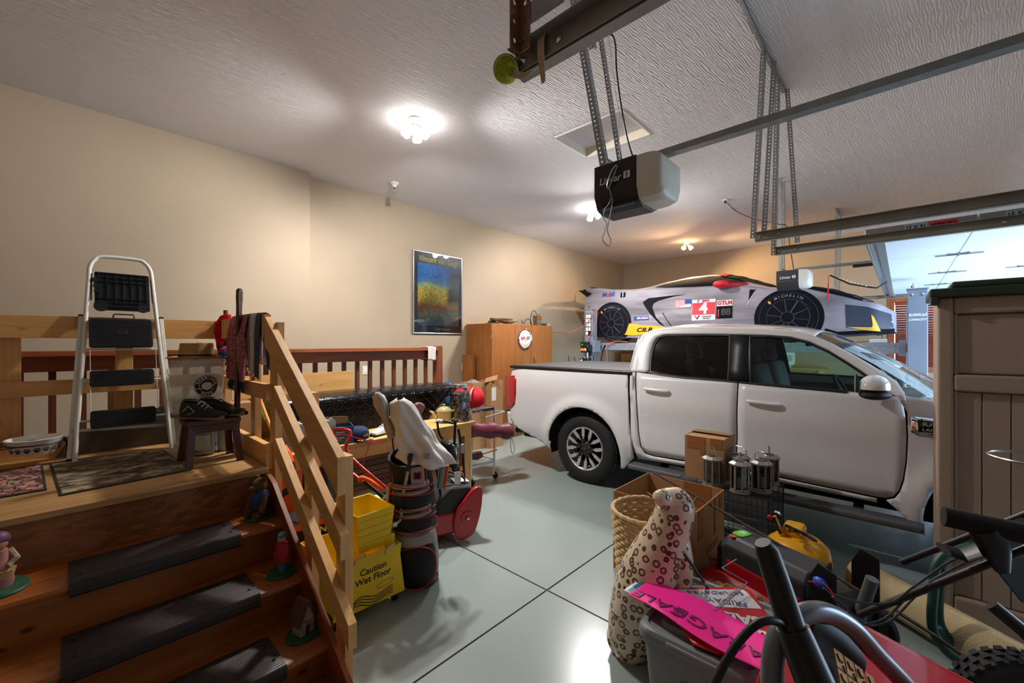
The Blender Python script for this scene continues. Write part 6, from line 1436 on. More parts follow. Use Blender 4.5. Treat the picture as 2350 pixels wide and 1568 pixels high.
hg = thing('track_hanger', 'perforated steel angle hanger holding the tennis ball track', 'hanger', (0.78, 0.68, CEIL))
M_copper = mat('coppery_angle_steel', (158, 122, 100), rough=0.35, metal=0.8, var=0.12)
perf('drop_angle', M_copper, hg, (-0.012, 0.012, 0), (-0.012, 0.012, TZ - CEIL + 0.0), (-1, 0, 0), (0, -1, 0), pitch=0.045, w=0.036)
B().box(-0.012, -0.12, TZ - CEIL + 0.06, -0.006, 0.03, TZ - CEIL + 0.11).ob('bracket_plate', M_galv, hg)
hg = thing('track_hanger', 'far perforated angle hanger beside the raised door opener', 'hanger', (8.45, 0.73, CEIL))
perf('ceiling_angle', M_galv, hg, (-0.30, 0, -0.002), (0.30, 0, -0.002), (0, 1, 0), (0, 0, -1))
perf('drop_angle', M_galv, hg, (-0.2, 0, -0.02), (-0.2, 0.02, TZ - CEIL + 0.12), (1, 0, 0), (0, 1, 0)); perf('drop_angle', M_galv, hg, (0.25, 0, -0.02), (0.29, 0.02, TZ - CEIL), (1, 0, 0), (0, 1, 0))
tb = thing('tennis_ball', 'green tennis ball slit over the end of the overhead track', 'tennis ball', (0.775, TE + 0.015, TZ - 0.01))
B().sph((0, 0, 0), 0.034, 24, 14).os('ball_felt', mat('tennis_felt', (176, 186, 44), rough=0.95, var=0.15, vscale=60, bump=0.8, bscale=200), tb)
B().tube([(0.0345 * cos(a) * cos(0.5 * sin(2 * a)), 0.0345 * sin(a) * cos(0.5 * sin(2 * a)), 0.0345 * sin(0.5 * sin(2 * a))) for a in [2 * pi * i / 40 for i in range(40)]], 0.0012, 5, closed=True).ob('seam', M_lampwhite, tb)
cl = thing('cloth_strip', 'pale cloth strip knotted over the track and hanging below the tennis ball', 'cloth', (0.80, TE - 0.05, TZ))
M_muslin = mat('pink_muslin', (206, 180, 156), rough=0.95, var=0.08, bump=0.4, bscale=150)
def strip(name, pts, w):
 P_ = smoothpath(pts, 6); b = B(); vs = []
 for i, p in enumerate(P_):
  k = i / (len(P_) - 1); ww = w[0] + (w[1] - w[0]) * k
  vs += [p + Vector((0, -ww, 0.25 * ww)), p + Vector((0.004, 0, 0.0)), p + Vector((0, ww, -0.25 * ww))]
 b.add(vs, [(3 * i + q, 3 * i + q + 1, 3 * i + 3 + q + 1, 3 * i + 3 + q) for i in range(len(P_) - 1) for q in range(2)]); b.os(name, M_muslin, cl, solid=0.0015)
strip('tail', [(0.015, -0.045, 0.034), (-0.014, -0.045, 0.03), (-0.018, -0.045, -0.02), (-0.016, -0.048, -0.06), (-0.015, -0.05, -0.088)], (0.014, 0.006))
strip('loop', [(-0.02, 0.035, 0.006), (-0.028, 0.048, -0.015), (-0.03, 0.03, -0.040), (-0.026, -0.005, -0.056), (-0.02, -0.035, -0.045)], (0.012, 0.010))
strip('wrap', [(-0.028, 0.066, 0.004), (-0.036, 0.066, -0.012), (-0.038, 0.055, -0.02)], (0.010, 0.006))
M_opblk = mat('opener_charcoal', (48, 48, 52), rough=0.45, var=0.05, bump=0.15, bscale=160)
M_lens = mat('frosted_opener_lens', (226, 222, 212), rough=0.4, var=0.03)
def opener(label, x, detail=True):
 t = thing('door_opener', label, 'door opener', (x, 0.98, 2.27), 0, 'garage door openers')
 w, y0, y1, h = 0.135, -0.05, 0.185, 0.235
 body = [(-w, h), (-w, 0.085), (-w + 0.03, 0.02), (-w + 0.075, 0.0), (w - 0.075, 0.0), (w - 0.03, 0.02), (w, 0.085), (w, h)]
 vs = [(a, y0, c) for a, c in body] + [(a, y1, c) for a, c in body]; n = len(body)
 B().prism(body, y0, y1, 'y').ob('housing', M_opblk, t, bevel=0.006)
 lensp = [(-w + 0.004, h - 0.006), (-w + 0.004, 0.085), (-w + 0.03, 0.03), (-w + 0.07, 0.012), (w - 0.07, 0.012), (w - 0.03, 0.03), (w - 0.004, 0.085), (w - 0.004, h - 0.006)]
 b = B()
 def lens(u, v):
  k = u * (len(lensp)); i = int(k) % len(lensp); f = k - int(k); p = Vector(lensp[i]).lerp(Vector(lensp[(i + 1) % len(lensp)]), f)
  s_ = (1, 1, 0.97, 0.90, 0.78, 0.0)[v_idx(v)]; yy = (0, -0.05, -0.085, -0.108, -0.118, -0.12)[v_idx(v)]
  c_ = Vector((0, 0.12)); q = c_ + (p - c_) * s_; return (q.x, y0 + yy, q.y)
 v_idx = lambda v: int(round(v * 5))
 b.grid(lens, 40, 6, cu=True).os('light_lens', M_lens, t)
 for k in range(7): B().box(-w - 0.0 + 0.004 * k + 0.004, y0 + 0.02, 0.012 + 0.010 * k - 0.004, -w + 0.012 + 0.004 * k + 0.02, y1 - 0.04, 0.016 + 0.010 * k - 0.004).ob('vent_rib', M_opblk, t) if detail else None
 text('brand_lettering', 'Linear', 0.048, M_letw, t, basis((-w - 0.0065, (y0 + y1) / 2 + 0.02, 0.145), (0, -1, 0), (0, 0, 1)), bold=0.0006, shear=0.15)
 q = B(basis((-w - 0.006, (y0 + y1) / 2 - 0.072, 0.148), (0, -1, 0), (0, 0, 1))).prism(rrect(-0.017, -0.017, 0.017, 0.017, 0.004), 0, 0.0012).ob('brand_mark', M_letw, t)
 text('mark_glyph', 'f', 0.034, M_opblk, q, basis((-w - 0.0072, (y0 + y1) / 2 - 0.072, 0.146), (0, -1, 0), (0, 0, 1)), bold=0.001)
 b = B(); L_ = 3.1
 b.box(-0.02, y0 - 0.09 - L_, h + 0.004, 0.02, y0 + 0.05, h + 0.008); b.box(-0.024, y0 - 0.09 - L_, h + 0.004, -0.020, y0 + 0.05, h + 0.034); b.box(0.020, y0 - 0.09 - L_, h + 0.004, 0.024, y0 + 0.05, h + 0.034)
 b.ob('rail', M_galv, t)
 b = B()
 for xx in (-0.0115, 0.0115): b.box(xx - 0.004, y0 - L_, h + 0.012, xx + 0.004, y0 + 0.05, h + 0.022)
 b.ob('drive_belt', M_blktrim, t)
 perf('mount_strap', M_galv, t, (-0.10, 0.12, h + 0.006), (0.10, 0.12, h + 0.006), (0, 1, 0), (0, 0, 1))
 return t
x1_ = 2.0
op1 = opener('large charcoal garage door opener hanging in the middle with frosted lens', x1_)
op2 = opener('far garage door opener hanging in front of the covered car', 6.28, False)
perf('hanger_angle', M_galv, op1, (-0.10, 0.13, 0.235), (-0.02, 0.40, CEIL - 2.27), (1, 0, 0), (0, 1, 0), w=0.036)
perf('hanger_angle', M_galv, op1, (0.10, 0.13, 0.235), (0.22, 0.38, CEIL - 2.27), (-1, 0, 0), (0, 1, 0), w=0.030)
perf('brace_angle', M_galv, op1, (0.10, 0.33, 1.05), (0.02, 0.37, CEIL - 2.27), (1, 0, 0), (0, 1, 0), w=0.030)
for dx in (-0.1, 0.1): perf('hanger_angle', M_galv, op2, (dx, 0.13, 0.235), (dx * 1.1, 0.13, CEIL - 2.27), (1 if dx < 0 else -1, 0, 0), (0, 1, 0), w=0.034)
oc = thing('power_lead', 'black power cord rising from the middle door opener', 'cord', (2.0, 1.0, 2.5)); o0 = Vector(oc.location)
B().tube(smoothpath([at(*p, d=dd) - o0 for p, dd in (((1458, 376), 2.13), ((1440, 320), 2.15), ((1425, 240), 2.2), ((1415, 160), 2.25), ((1412, 100), 2.3), ((1400, 78), 2.35), ((1370, 82), 2.45), ((1330, 104), 2.6), ((1280, 108), 2.7))], 6), 0.0045, 7).os('cable', M_blktrim, oc)
oc = thing('opener_wire', 'pale twisted bell wire hanging beside the middle door opener', 'wire', (2.0, 1.1, 2.5)); o0 = Vector(oc.location)
B().tube(smoothpath([at(*p, d=2.2) - o0 for p in ((1392, 35), (1398, 90), (1405, 150), (1412, 210), (1420, 270), (1421, 330), (1424, 375))], 6), 0.002, 6).os('wire_strand', M_lampwhite, oc)
oc = thing('wire_hank', 'loose hank of bell wire dangling in front of the middle door opener', 'wire', (1.86, 1.05, 2.45)); o0 = Vector(oc.location)
pts = [(1415, 378), (1403, 395), (1394, 425), (1398, 430), (1410, 400), (1418, 380)]
B().tube(smoothpath([at(*p, X=1.85) - o0 for p in pts], 5), 0.004, 6).os('bent_clip', M_steel, oc)
pts = [(1397, 430), (1403, 450), (1397, 468), (1388, 480), (1385, 500), (1392, 512), (1388, 530), (1383, 550), (1396, 565), (1402, 552), (1394, 530), (1398, 505), (1403, 480), (1406, 455)]
B().tube(smoothpath([at(*p, X=1.845) - o0 for p in pts], 6), 0.0022, 6).os('wire_loop', mat('grey_green_wire', (160, 164, 150), rough=.5, var=.1), oc)
oc = thing('far_opener_cord', 'thin dark cord from the ceiling outlet to the far door opener', 'cord', (6.2, 1.2, 3.6)); o0 = Vector(oc.location)
B().tube(smoothpath([at(1668, 465, Z=CEIL) - o0, at(1690, 485, Y=1.9) - o0, at(1730, 502, Y=1.6) - o0, at(1785, 514, Y=1.15) - o0, at(1806, 520, Y=1.12) - o0, at(1812, 560, Y=1.12) - o0, at(1823, 628, Y=1.10) - o0], 6), 0.005, 6).os('cable', M_blktrim, oc)
pq = at(1664, 460, Z=CEIL)
oc = thing('ceiling_outlet', 'white ceiling outlet with a dark plug', 'outlet', pq)
B().box(-0.05, -0.04, -0.008, 0.05, 0.04, 0).ob('cover_plate', M_lampwhite, oc, bevel=0.002); B().cyl((0.01, 0, -0.04), (0.01, 0, -0.008), 0.014, n=10).ob('plug', M_blktrim, oc)
rd = thing('raised_garage_door', 'white sectional garage door raised overhead seen from below', 'garage door', (6.30, 0.19, TZ + 0.032))
PH = 0.533
stick = None
for i in range(4):
 y1 = -i * (PH + 0.004); y0 = y1 - PH
 p = B().box(-2.44, y0, 0.0, 2.44, y1, 0.045).ob('door_panel', M_door, rd, bevel=0.004)
 for sx in (-2.44, 2.44): B().box(sx - 0.003, y0 + 0.003, -0.003, sx + 0.003, y1 - 0.003, 0.05).ob('end_stile', M_galv, p)
 for xs in (-2.39, -1.22, 0.0, 1.22, 2.39): B().box(xs - 0.035, y0 + 0.01, -0.0015, xs + 0.035, y1 - 0.01, 0.0).ob('stile', M_door, p)
for i in range(1, 4):
 yj = -i * (PH + 0.004) + 0.002
 for xs in (-2.36, -1.22, 0.0, 1.22, 2.36):
  h = B().prism([(-0.045, -0.06), (0.045, -0.06), (0.018, 0.0), (0.045, 0.06), (-0.045, 0.06), (-0.018, 0.0)], -0.008, -0.0015).ob('hinge', M_galv, rd, loc=(xs, yj, 0))
  B().bar((0, -0.14, -0.010), (0, 0.14, -0.010), 0.010, 0.010).ob('hinge_arm', M_galv, h); B().cyl((-0.03, 0, -0.012), (0.03, 0, -0.012), 0.008, n=8).ob('hinge_pin', M_galv, h)
B().box(-2.42, -0.10, -0.028, 2.42, -0.05, -0.002).ob('strut', M_galv, rd); B().box(-2.42, -0.012, -0.05, 2.42, 0.0, 0.05).ob('top_edge_cap', M_galv, rd)
for sx in (-1, 1):
 for yj in (-0.06, -1.07, -1.61): B().cyl((sx * 2.40, yj, 0.02), (sx * 2.475, yj, 0.02), 0.006, n=8).ob('roller_stem', M_chrome, rd)
 B().cb((sx * 2.40, -0.07, -0.02), (0.08, 0.09, 0.035)).ob('top_fixture', M_galv, rd, bevel=0.003)
tro = thing('opener_trolley', 'black trolley with bent perforated arm joining the opener rail to the raised door', 'opener arm', (6.28, 0.30, 2.50))
B().box(-0.03, -0.12, -0.02, 0.03, 0.12, 0.01).ob('trolley_block', M_blktrim, tro, bevel=0.004)
pa = [at(1905, 632, X=6.27), at(1950, 652, X=6.27), at(2000, 660, X=6.27), at(2012, 661, X=6.27), at(2036, 647, X=6.27)]
o0 = Vector(tro.location); b = B()
B().tube([p - o0 for p in pa], 0.017, 4, flat=0.5).ob('arm', M_blktrim, tro)
for k in range(8):
 q = (pa[0] - o0).lerp(pa[2] - o0, 0.25 + k * 0.09); B().cb((q.x - 0.013, q.y, q.z), (0.006, 0.012, 0.012)).ob('arm_hole', M_lampwhite, tro)
rp = thing('release_cord', 'red release cord with handle hanging from the far opener trolley', 'cord', (6.26, 0.30, 2.47))
o0 = Vector(rp.location); ps_ = [at(1901, 632, X=6.26), at(1901, 655, X=6.26), at(1900, 680, X=6.26)]
B().tube([p - o0 for p in ps_], 0.004, 6).ob('cord_line', M_redp, rp); B().tube([ps_[1] + Vector((0, 0, 0.02)) - o0, ps_[2] - o0, ps_[2] - o0 + Vector((0, 0, -0.05))], [0.006, 0.008, 0.014], 8).os('pull_handle', M_redp, rp)
M_stick_b = mat('pale_blue_sticker', (142, 160, 172), rough=.5, var=.05); M_stick_r = mat('red_sticker', (196, 58, 44), rough=.5, var=.05)
def sticker(y, ln, m, body, size, tm):
 q = B().box(-2.4455, y - ln / 2, 0.006, -2.4435, y + ln / 2, 0.044).ob('size_sticker', m, rd)
 text('sticker_lettering', body, size, tm, q, basis((-2.4458, y, 0.025), (0, 1, 0), (0, 0, -1)), bold=0.0006)
sticker(-0.256, 0.11, M_stick_b, '16 X 21', 0.030, M_print_blk)
sticker(-0.386, 0.13, M_stick_r, 'SUBURBAN', 0.024, M_print_blk)
sticker(-0.70, 0.11, M_stick_b, '16 X 21', 0.030, M_print_blk)
B().box(-1.9, -1.06, -0.004, -1.5, -1.045, -0.001).ob('orange_sticker', M_orange, rd)
# ================================================================ pine worktable and what is on and around it
wt = thing('pine_worktable', 'raw pine worktable in front of the cedar railing', 'table', (2.03, 3.63, 0))
TTZ = 0.78
for k in range(5): B().box(-0.92, -0.37 + k * 0.15, TTZ - 0.036, 0.90, -0.372 + (k + 1) * 0.15, TTZ).ob('top_plank', M_pine_x, wt, bevel=0.002)
for x in (-0.86, 0.82):
 for y in (-0.30, 0.30): B().box(x - 0.045, y - 0.045, 0, x + 0.045, y + 0.045, TTZ - 0.036).ob('leg', M_pine_z, wt, bevel=0.003)
for y in (-0.352, 0.352): B().box(-0.90, y - 0.018, TTZ - 0.13, 0.775, y + 0.018, TTZ - 0.0365).ob('apron', M_pine_x, wt, bevel=0.002)
for y in (-0.29, -0.1, 0.1, 0.29): B().box(-0.80, y - 0.07, 0.30, 0.775, y + 0.07, 0.335).ob('shelf_board', M_pine_x, wt, bevel=0.002)
M_grey = wood('weathered_plank', (148, 122, 100), (96, 74, 58), 'x', knots=0.3, rough=0.85)
for k in range(7):
 t = thing('stored_plank', ('lowest', 'second', 'third', 'fourth', 'fifth', 'sixth', 'topmost')[k] + ' weathered plank in the stack under the worktable', 'plank', (1.95 + 0.02 * (k % 3), 3.50, 0.337 + k * 0.048), R(0.6 * (k % 3 - 1)), 'weathered planks under the worktable')
 B().cb((0, 0, 0.022), (1.42 - 0.05 * (k % 4), 0.24, 0.042)).ob('plank_board', M_grey, t, bevel=0.003)
M_tbox = diamond_mat('black_tread_plate', (34, 36, 40), 13, 0.24, 0.75, 0.008)
tb = thing('truck_tool_box', 'long black diamond plate truck tool box on the worktable', 'tool box', (2.09, 3.83, TTZ))
for nm, poly, y0, y1 in (('box_body', [(-0.64, 0.001), (0.56, 0.001), (0.80, 0.215), (0.87, 0.235), (0.87, 0.29), (-0.90, 0.29), (-0.90, 0.235), (-0.84, 0.215)], -0.13, 0.26),):
 B().prism(poly, y0, y1, 'y').ob(nm, M_tbox, tb, bevel=0.006)
lid = [(-0.175, 0.292), (-0.175, 0.318), (-0.15, 0.345), (0.0, 0.362), (0.28, 0.350), (0.285, 0.292)]
B().prism(lid, -0.905, 0.875, 'x').ob('lid', M_tbox, tb, bevel=0.008, seg=3)
t = thing('white_rag', 'white rag draped over the end of the cedar railing', 'rag', (at(983, 800, Y=RY).x, RY, 1.545))
def rag(u, v):
 s_ = v * 0.46; x = (u - 0.5) * 0.115
 if s_ < 0.16: return (x, -0.076 - 0.006 * sin(u * 9), -(0.16 - s_) + 0.006 * sin(u * 7))
 if s_ < 0.30: return (x, -0.076 + 0.152 * (s_ - 0.16) / 0.14, 0.004 + 0.005 * sin(pi * (s_ - .16) / .14))
 return (x, 0.078, -(s_ - 0.30))
B().grid(rag, 10, 24).os('fabric', M_terry_w, t, solid=0.005)
M_pot = mat('olive_glazed_pot', (166, 160, 112), rough=0.22, var=0.06, coat=0.6)
t = thing('teapot', 'pale olive teapot standing on the worktable beside the jar', 'teapot', (2.66, 3.44, TTZ), R(-43))
B().lathe([(0, 0.001), (0.055, 0.001), (0.058, 0.012), (0.072, 0.07), (0.078, 0.11), (0.084, 0.125), (0.082, 0.13), (0.0, 0.13)], 14).os('pot_body', M_pot, t)
B().lathe([(0.076, 0.128), (0.07, 0.142), (0.04, 0.162), (0.012, 0.168), (0.009, 0.176), (0.014, 0.185), (0.0, 0.195)], 20).os('lid', M_pot, t)
B().tube(smoothpath([(-0.06, 0, 0.045), (-0.095, 0, 0.06), (-0.115, 0, 0.10), (-0.145, 0, 0.12)], 5), [0.022 - 0.0008 * i for i in range(16)], 10).os('spout', M_pot, t)
B().tube(smoothpath([(0.075, 0, 0.115), (0.115, 0, 0.125), (0.13, 0, 0.085), (0.105, 0, 0.045), (0.066, 0, 0.03)], 5), 0.008, 10).os('handle', M_pot, t)
t = thing('cap_jar', 'big glass jar filled with bottle caps on the worktable corner', 'jar', (2.83, 3.39, TTZ))
JR = 0.098
B().lathe([(0, 0.002), (JR, 0.002), (JR + 0.004, 0.02), (JR + 0.004, 0.28), (JR - 0.012, 0.325), (JR - 0.028, 0.34), (JR - 0.028, 0.362)], 36).os('glass', glassy('jar_glass', (236, 240, 240), 1.0, 0.02), t)
B().lathe([(JR - 0.02, 0.35), (JR - 0.02, 0.385), (JR - 0.026, 0.39), (0, 0.39)], 30).os('lid', M_steel, t)
M_caps = [mat('cap_silver', (170, 172, 180), rough=.3, metal=.7, var=.1), mat('cap_navy', (58, 60, 84), rough=.4, var=.1), mat('cap_white', (214, 214, 212), rough=.4, var=.05), mat('cap_tan', (150, 132, 96), rough=.4, var=.1)]
rnd = random.Random(5); B().lathe([(0, 0.006), (JR - 0.013, 0.006), (JR - 0.012, 0.27), (JR - 0.03, 0.30), (0, 0.30)], 30).os('cap_heap', M_caps[0], t)
cm = [None] * 4
for k in range(118):
 a = rnd.uniform(pi * 0.72, pi * 1.95) + 0.0; z = rnd.uniform(0.022, 0.285); i = k % 4; r = JR - 0.010
 if cm[i] is None:
  o = B().lathe([(0.015, 0), (0.0145, 0.004), (0.012, 0.006), (0, 0.006)], 12).ob('bottle_cap', M_caps[i], t); cm[i] = o
 else: o = cm[i].copy(); COL.objects.link(o)
 o.location = (r * cos(a), r * sin(a), z); o.rotation_euler = (R(90) + rnd.uniform(-.5, .5), rnd.uniform(-.4, .4), a + pi / 2 + rnd.uniform(-.5, .5))
M_navycap = mat('navy_wool', (28, 44, 84), rough=0.9, var=0.1, bump=0.3, bscale=200)
M_gold = mat('gold_thread', (222, 178, 30), rough=0.6, var=0.1)
t = thing('captain_cap', 'navy cap with gold embroidery on its brim lying on the worktable', 'cap', (1.68, 3.34, TTZ), R(-75))
B().lathe([(0.088, 0.012), (0.094, 0.03), (0.096, 0.06), (0.088, 0.092), (0.06, 0.112), (0.0, 0.118)], 28, sq=(1, 0.9)).os('crown', M_navycap, t)
B().lathe([(0.086, 0.004), (0.090, 0.014), (0.086, 0.02), (0, 0.02)], 28, sq=(1, 0.9)).os('band', M_navycap, t)
br = B().grid(lambda u, v: ((0.078 + 0.072 * v * sin(pi * u) ** 0.6) * cos(R(-62 + 124 * u)), (0.078 + 0.05 * v * sin(pi * u)) * sin(R(-62 + 124 * u)), 0.014 - 0.004 * v + 0.008 * cos(pi * (u - .5) * 2)), 20, 6).os('brim', M_navycap, t, solid=0.003)
for k in range(8):
 a = R(-44 + 88 * k / 7); rr = 0.112 + 0.008 * (k % 2); B().sph((rr * cos(a), rr * 0.85 * sin(a), 0.0215), (0.011, 0.009, 0.0025), 8, 5).os('gold_leaf', M_gold, t)
text('cap_lettering', 'NAVY', 0.02, M_gold, t, None, 0.0006, 0.0005, fn=lambda x, y, z: ((0.0955 + z) * cos(x / 0.09), 0.9 * (0.0955 + z) * sin(x / 0.09), 0.052 + y))
shoe_profile('cycling_shoe', 'white and black sport shoe on the worktable behind the golf bag', (1.93, 3.40, TTZ + 0.001), R(-160), mat('white_shoe_leather', (206, 204, 200), rough=.5, var=.05), M_blktrim, M_print_blk, None, 0.95)
t = carton('blue_carton', 'torn blue printed carton on the worktable', (1.50, 3.42, TTZ), 0.30, 0.20, 0.14, R(-18), mat('blue_printed_card', (28, 88, 128), rough=.6, var=.15, vscale=9))
for k in range(7): B().box(-0.10, -0.1015, 0.02 + k * 0.015, 0.02 + 0.03 * (k % 3), -0.0995, 0.025 + k * 0.015).ob('printed_line', M_badgewhite, t)
B().prism([(-0.14, 0.135), (0.14, 0.135), (0.13, 0.19), (0.02, 0.20), (-0.1, 0.18)], 0.094, 0.098, 'y').ob('torn_flap', M_kraft, t)
M_water = glassy('water_bottle_pet', (222, 232, 238), 1.6, 0.05, film=0.10)
k = 0
for i in range(5):
 for j in range(3):
  x, y = 1.17 + i * 0.066, 3.36 + j * 0.066
  if k == 0:
   wb = thing('water_bottle', 'clear water bottle in the wrapped pack on the worktable', 'bottle', (x, y, TTZ + 0.001), 0, 'water bottles in the shrink wrapped pack')
   B().lathe([(0, 0), (0.03, 0), (0.032, 0.01), (0.031, 0.05), (0.032, 0.09), (0.031, 0.13), (0.024, 0.16), (0.013, 0.178), (0.013, 0.185)], 14).os('body', M_water, wb)
   B().lathe([(0.015, 0.183), (0.015, 0.20), (0, 0.20)], 12).ob('cap', M_badgewhite, wb)
  else:
   c = copy_tree(wb); c.location = (x, y, TTZ + 0.001)
  k += 1
t = thing('shrink_wrap', 'clear crinkled shrink wrap around the water bottle pack', 'plastic wrap', (1.302, 3.426, TTZ))
B().grid(lambda u, v: (0.178 * max(-1, min(1, 1.5 * cos(2 * pi * u))) , 0.112 * max(-1, min(1, 1.5 * sin(2 * pi * u))), 0.004 + 0.20 * v + 0.006 * sin(u * 40) * v), 60, 8, cu=True).os('film', MATS['thin_plastic_film'], t)
M_yelwood = wood('yellow_varnished_handle', (206, 140, 60), (176, 110, 40), 'z', knots=0, rough=.35)
pA, pB_ = at(592, 905, X=1.02), at(640, 1030, X=1.02)
t = thing('broom_handle', 'yellow varnished broom handle leaning behind the landing rail', 'broom', (1.02, pA.y, 0)); o0 = Vector(t.location)
d_ = (pB_ - pA); B().tube([pA - o0 - d_ * 0.55, pB_ - o0 + d_ * 0.9], 0.013, 10).os('stick', M_yelwood, t)
pA, pB_ = at(600, 940, X=1.06), at(628, 1000, X=1.06)
t = thing('green_grip_pole', 'grey pole with bright green grip leaning behind the landing rail', 'pole', (1.06, pA.y, 0)); o0 = Vector(t.location)
d_ = pB_ - pA; B().tube([pA - o0, pA - o0 + d_ * 0.45], 0.017, 10).os('grip', mat('lime_green_rubber', (84, 160, 40), rough=.5, var=.08), t); B().tube([pA - o0 + d_ * 0.45, pB_ - o0 + d_ * 1.3], 0.010, 8).os('shaft', M_steel, t)
t = thing('plywood_panel', 'tan plywood sheet standing behind the worktable', 'plywood', (1.62, 4.16, 0))
B().box(-0.62, -0.012, 0, 0.42, 0.012, 1.31).ob('sheet', M_pine_x, t)
t = carton('tan_carton', 'tan cardboard box on the floor behind the landing rail', (0.995, 3.98, 0), 0.19, 0.30, 1.12, 0)
B().box(-0.09, -0.145, 1.10, 0.09, 0.145, 1.105).ob('top_flap', M_kraft, t)
t = thing('orange_vest', 'orange and black hunting vest heaped beside the stairs', 'vest', (1.04, 3.10, 0.0))
M_hunt = mat('hunter_orange', (236, 92, 22), rough=0.7, var=0.08)
def lump(u, v, sx, sy, h, ph=0): 
 a = 2 * pi * u; k = (1 - v) ** 0.5; return (sx * k * cos(a) * (1 + 0.12 * sin(3 * a + ph + 4 * v)), sy * k * sin(a) * (1 + 0.1 * sin(4 * a + ph)), h * v)
B().grid(lambda u, v: lump(u, v, 0.12, 0.12, 0.90), 30, 16, cu=True).os('fabric', M_hunt, t)
for z in (0.56, 0.74): B().grid(lambda u, v: tuple(Vector(lump(u, (z + 0.05 * v + 0.02 * sin(6 * pi * u)) / 0.90, 0.128, 0.128, 0.90))), 30, 3, cu=True).os('black_band', M_blkp, t)
t = thing('black_bag', 'black cloth bag slumped between the stair rail and the blower', 'bag', (1.30, 3.10, 0))
B().grid(lambda u, v: lump(u, v, 0.10, 0.10, 0.74, 2), 26, 14, cu=True).os('cloth', M_shoe, t)
pb3 = at(735, 1215, Y=2.56)
t = carton('tool_carton', 'black and orange power equipment carton behind the stair rail', (1.10, 2.845, 0), 0.30, 0.22, 0.47, R(0), mat('black_printed_card', (22, 22, 24), rough=.5, var=.1))
B().box(-0.15, -0.1115, 0.43, 0.15, -0.1095, 0.47).ob('orange_stripe', M_hunt, t); B().box(-0.15, -0.1115, 0.352, 0.15, -0.1095, 0.362).ob('orange_stripe', M_hunt, t)
text('carton_lettering', 'GEN', 0.06, M_badgewhite, t, basis((0.0, -0.112, 0.396), (1, 0, 0), (0, 0, 1)), bold=0.0015)
text('carton_lettering', '3', 0.06, M_hunt, t, basis((0.05, -0.112, 0.32), (1, 0, 0), (0, 0, 1)), bold=0.001)
B().box(-0.15, -0.11, 0.47, 0.15, 0.11, 0.475).ob('lid', MATS['black_printed_card'], t)
M_redtube = mat('red_painted_tube', (186, 16, 34), rough=0.25, var=0.05, coat=0.5)
sn = thing('electric_snow_thrower', 'grey electric snow thrower with red tube handle and orange lever', 'snow thrower', (1.63, 2.85, 0)); o0 = Vector(sn.location)
q = lambda *p, **k: at(*p, **k) - o0
B().tube(smoothpath([q(765, 1000, Y=3.0), q(772, 985, Y=2.97), q(800, 988, Y=2.90), q(803, 1000, Y=2.88), q(794, 1030, Y=2.86), q(815, 1060, Y=2.80), q(885, 1120, Y=2.66)], 6), 0.0125, 10).os('handle_tube', M_redtube, sn)
B().tube(smoothpath([q(775, 1062, Y=3.06), q(800, 1080, Y=2.98), q(835, 1108, Y=2.84)], 5), 0.0125, 10).os('handle_tube', M_redtube, sn)
B().tube(smoothpath([q(776, 1030, Y=2.95), q(779, 1005, Y=2.92), q(790, 998, Y=2.88), q(850, 1014, Y=2.80), q(876, 1017, Y=2.75)], 5), 0.004, 7).os('bail_rod', M_redtube, sn)
B().tube(smoothpath([q(876, 1017, Y=2.75), q(848, 1018, Y=2.79), q(845, 1030, Y=2.79), q(833, 1066, Y=2.78)], 4), 0.003, 6).os('bail_rod', M_redtube, sn)
B().tube(smoothpath([q(826, 1105, Y=2.80), q(830, 1097, Y=2.79), q(850, 1105, Y=2.76), q(880, 1124, Y=2.70)], 5), 0.017, 10).os('lever_grip', M_hunt, sn)
B().tube([q(834, 1105, Y=2.80), q(878, 1140, Y=2.74)], 0.015, 8).ob('switch_box', M_blkp, sn)
def hood_(u, v):
 x = -0.26 + 0.50 * u; a = pi * v; return (x, 0.04 - 0.19 * cos(a), 0.12 + 0.33 * sin(a) ** 0.55 * (0.82 + 0.18 * sin(pi * u)))
B().grid(hood_, 14, 15).os('hood', mat('silver_grey_plastic', (128, 132, 138), rough=.4, var=.06), sn, solid=0.01)
B().box(-0.25, -0.13, 0.10, 0.23, 0.21, 0.14).ob('deck', M_blkp, sn, bevel=0.01); B().cb((-0.05, 0.02, 0.45), (0.34, 0.20, 0.02)).ob('top_cover', M_dkplastic, sn, bevel=0.006)
B().cb((-0.10, -0.02, 0.4625), (0.13, 0.08, 0.004)).ob('white_label', M_label, sn); B().cb((0.05, 0.03, 0.466), (0.10, 0.07, 0.012)).ob('switch_plate', M_blkp, sn)
for x in (-0.27, 0.25): B(Matrix.Translation((x, 0.16, 0.09)) @ Matrix.Rotation(R(90), 4, 'Y')).lathe([(0, -0.02), (0.07, -0.02), (0.09, -0.012), (0.09, 0.012), (0.07, 0.02), (0, 0.02)], 22).os('wheel', M_tire, sn)
M_yel = mat('yellow_mop_plastic', (226, 196, 30), rough=0.42, var=0.12, vscale=4)
mb = thing('mop_bucket', 'yellow mop bucket reading Caution Wet Floor with a wringer on top', 'mop bucket', (1.23, 2.26, 0))
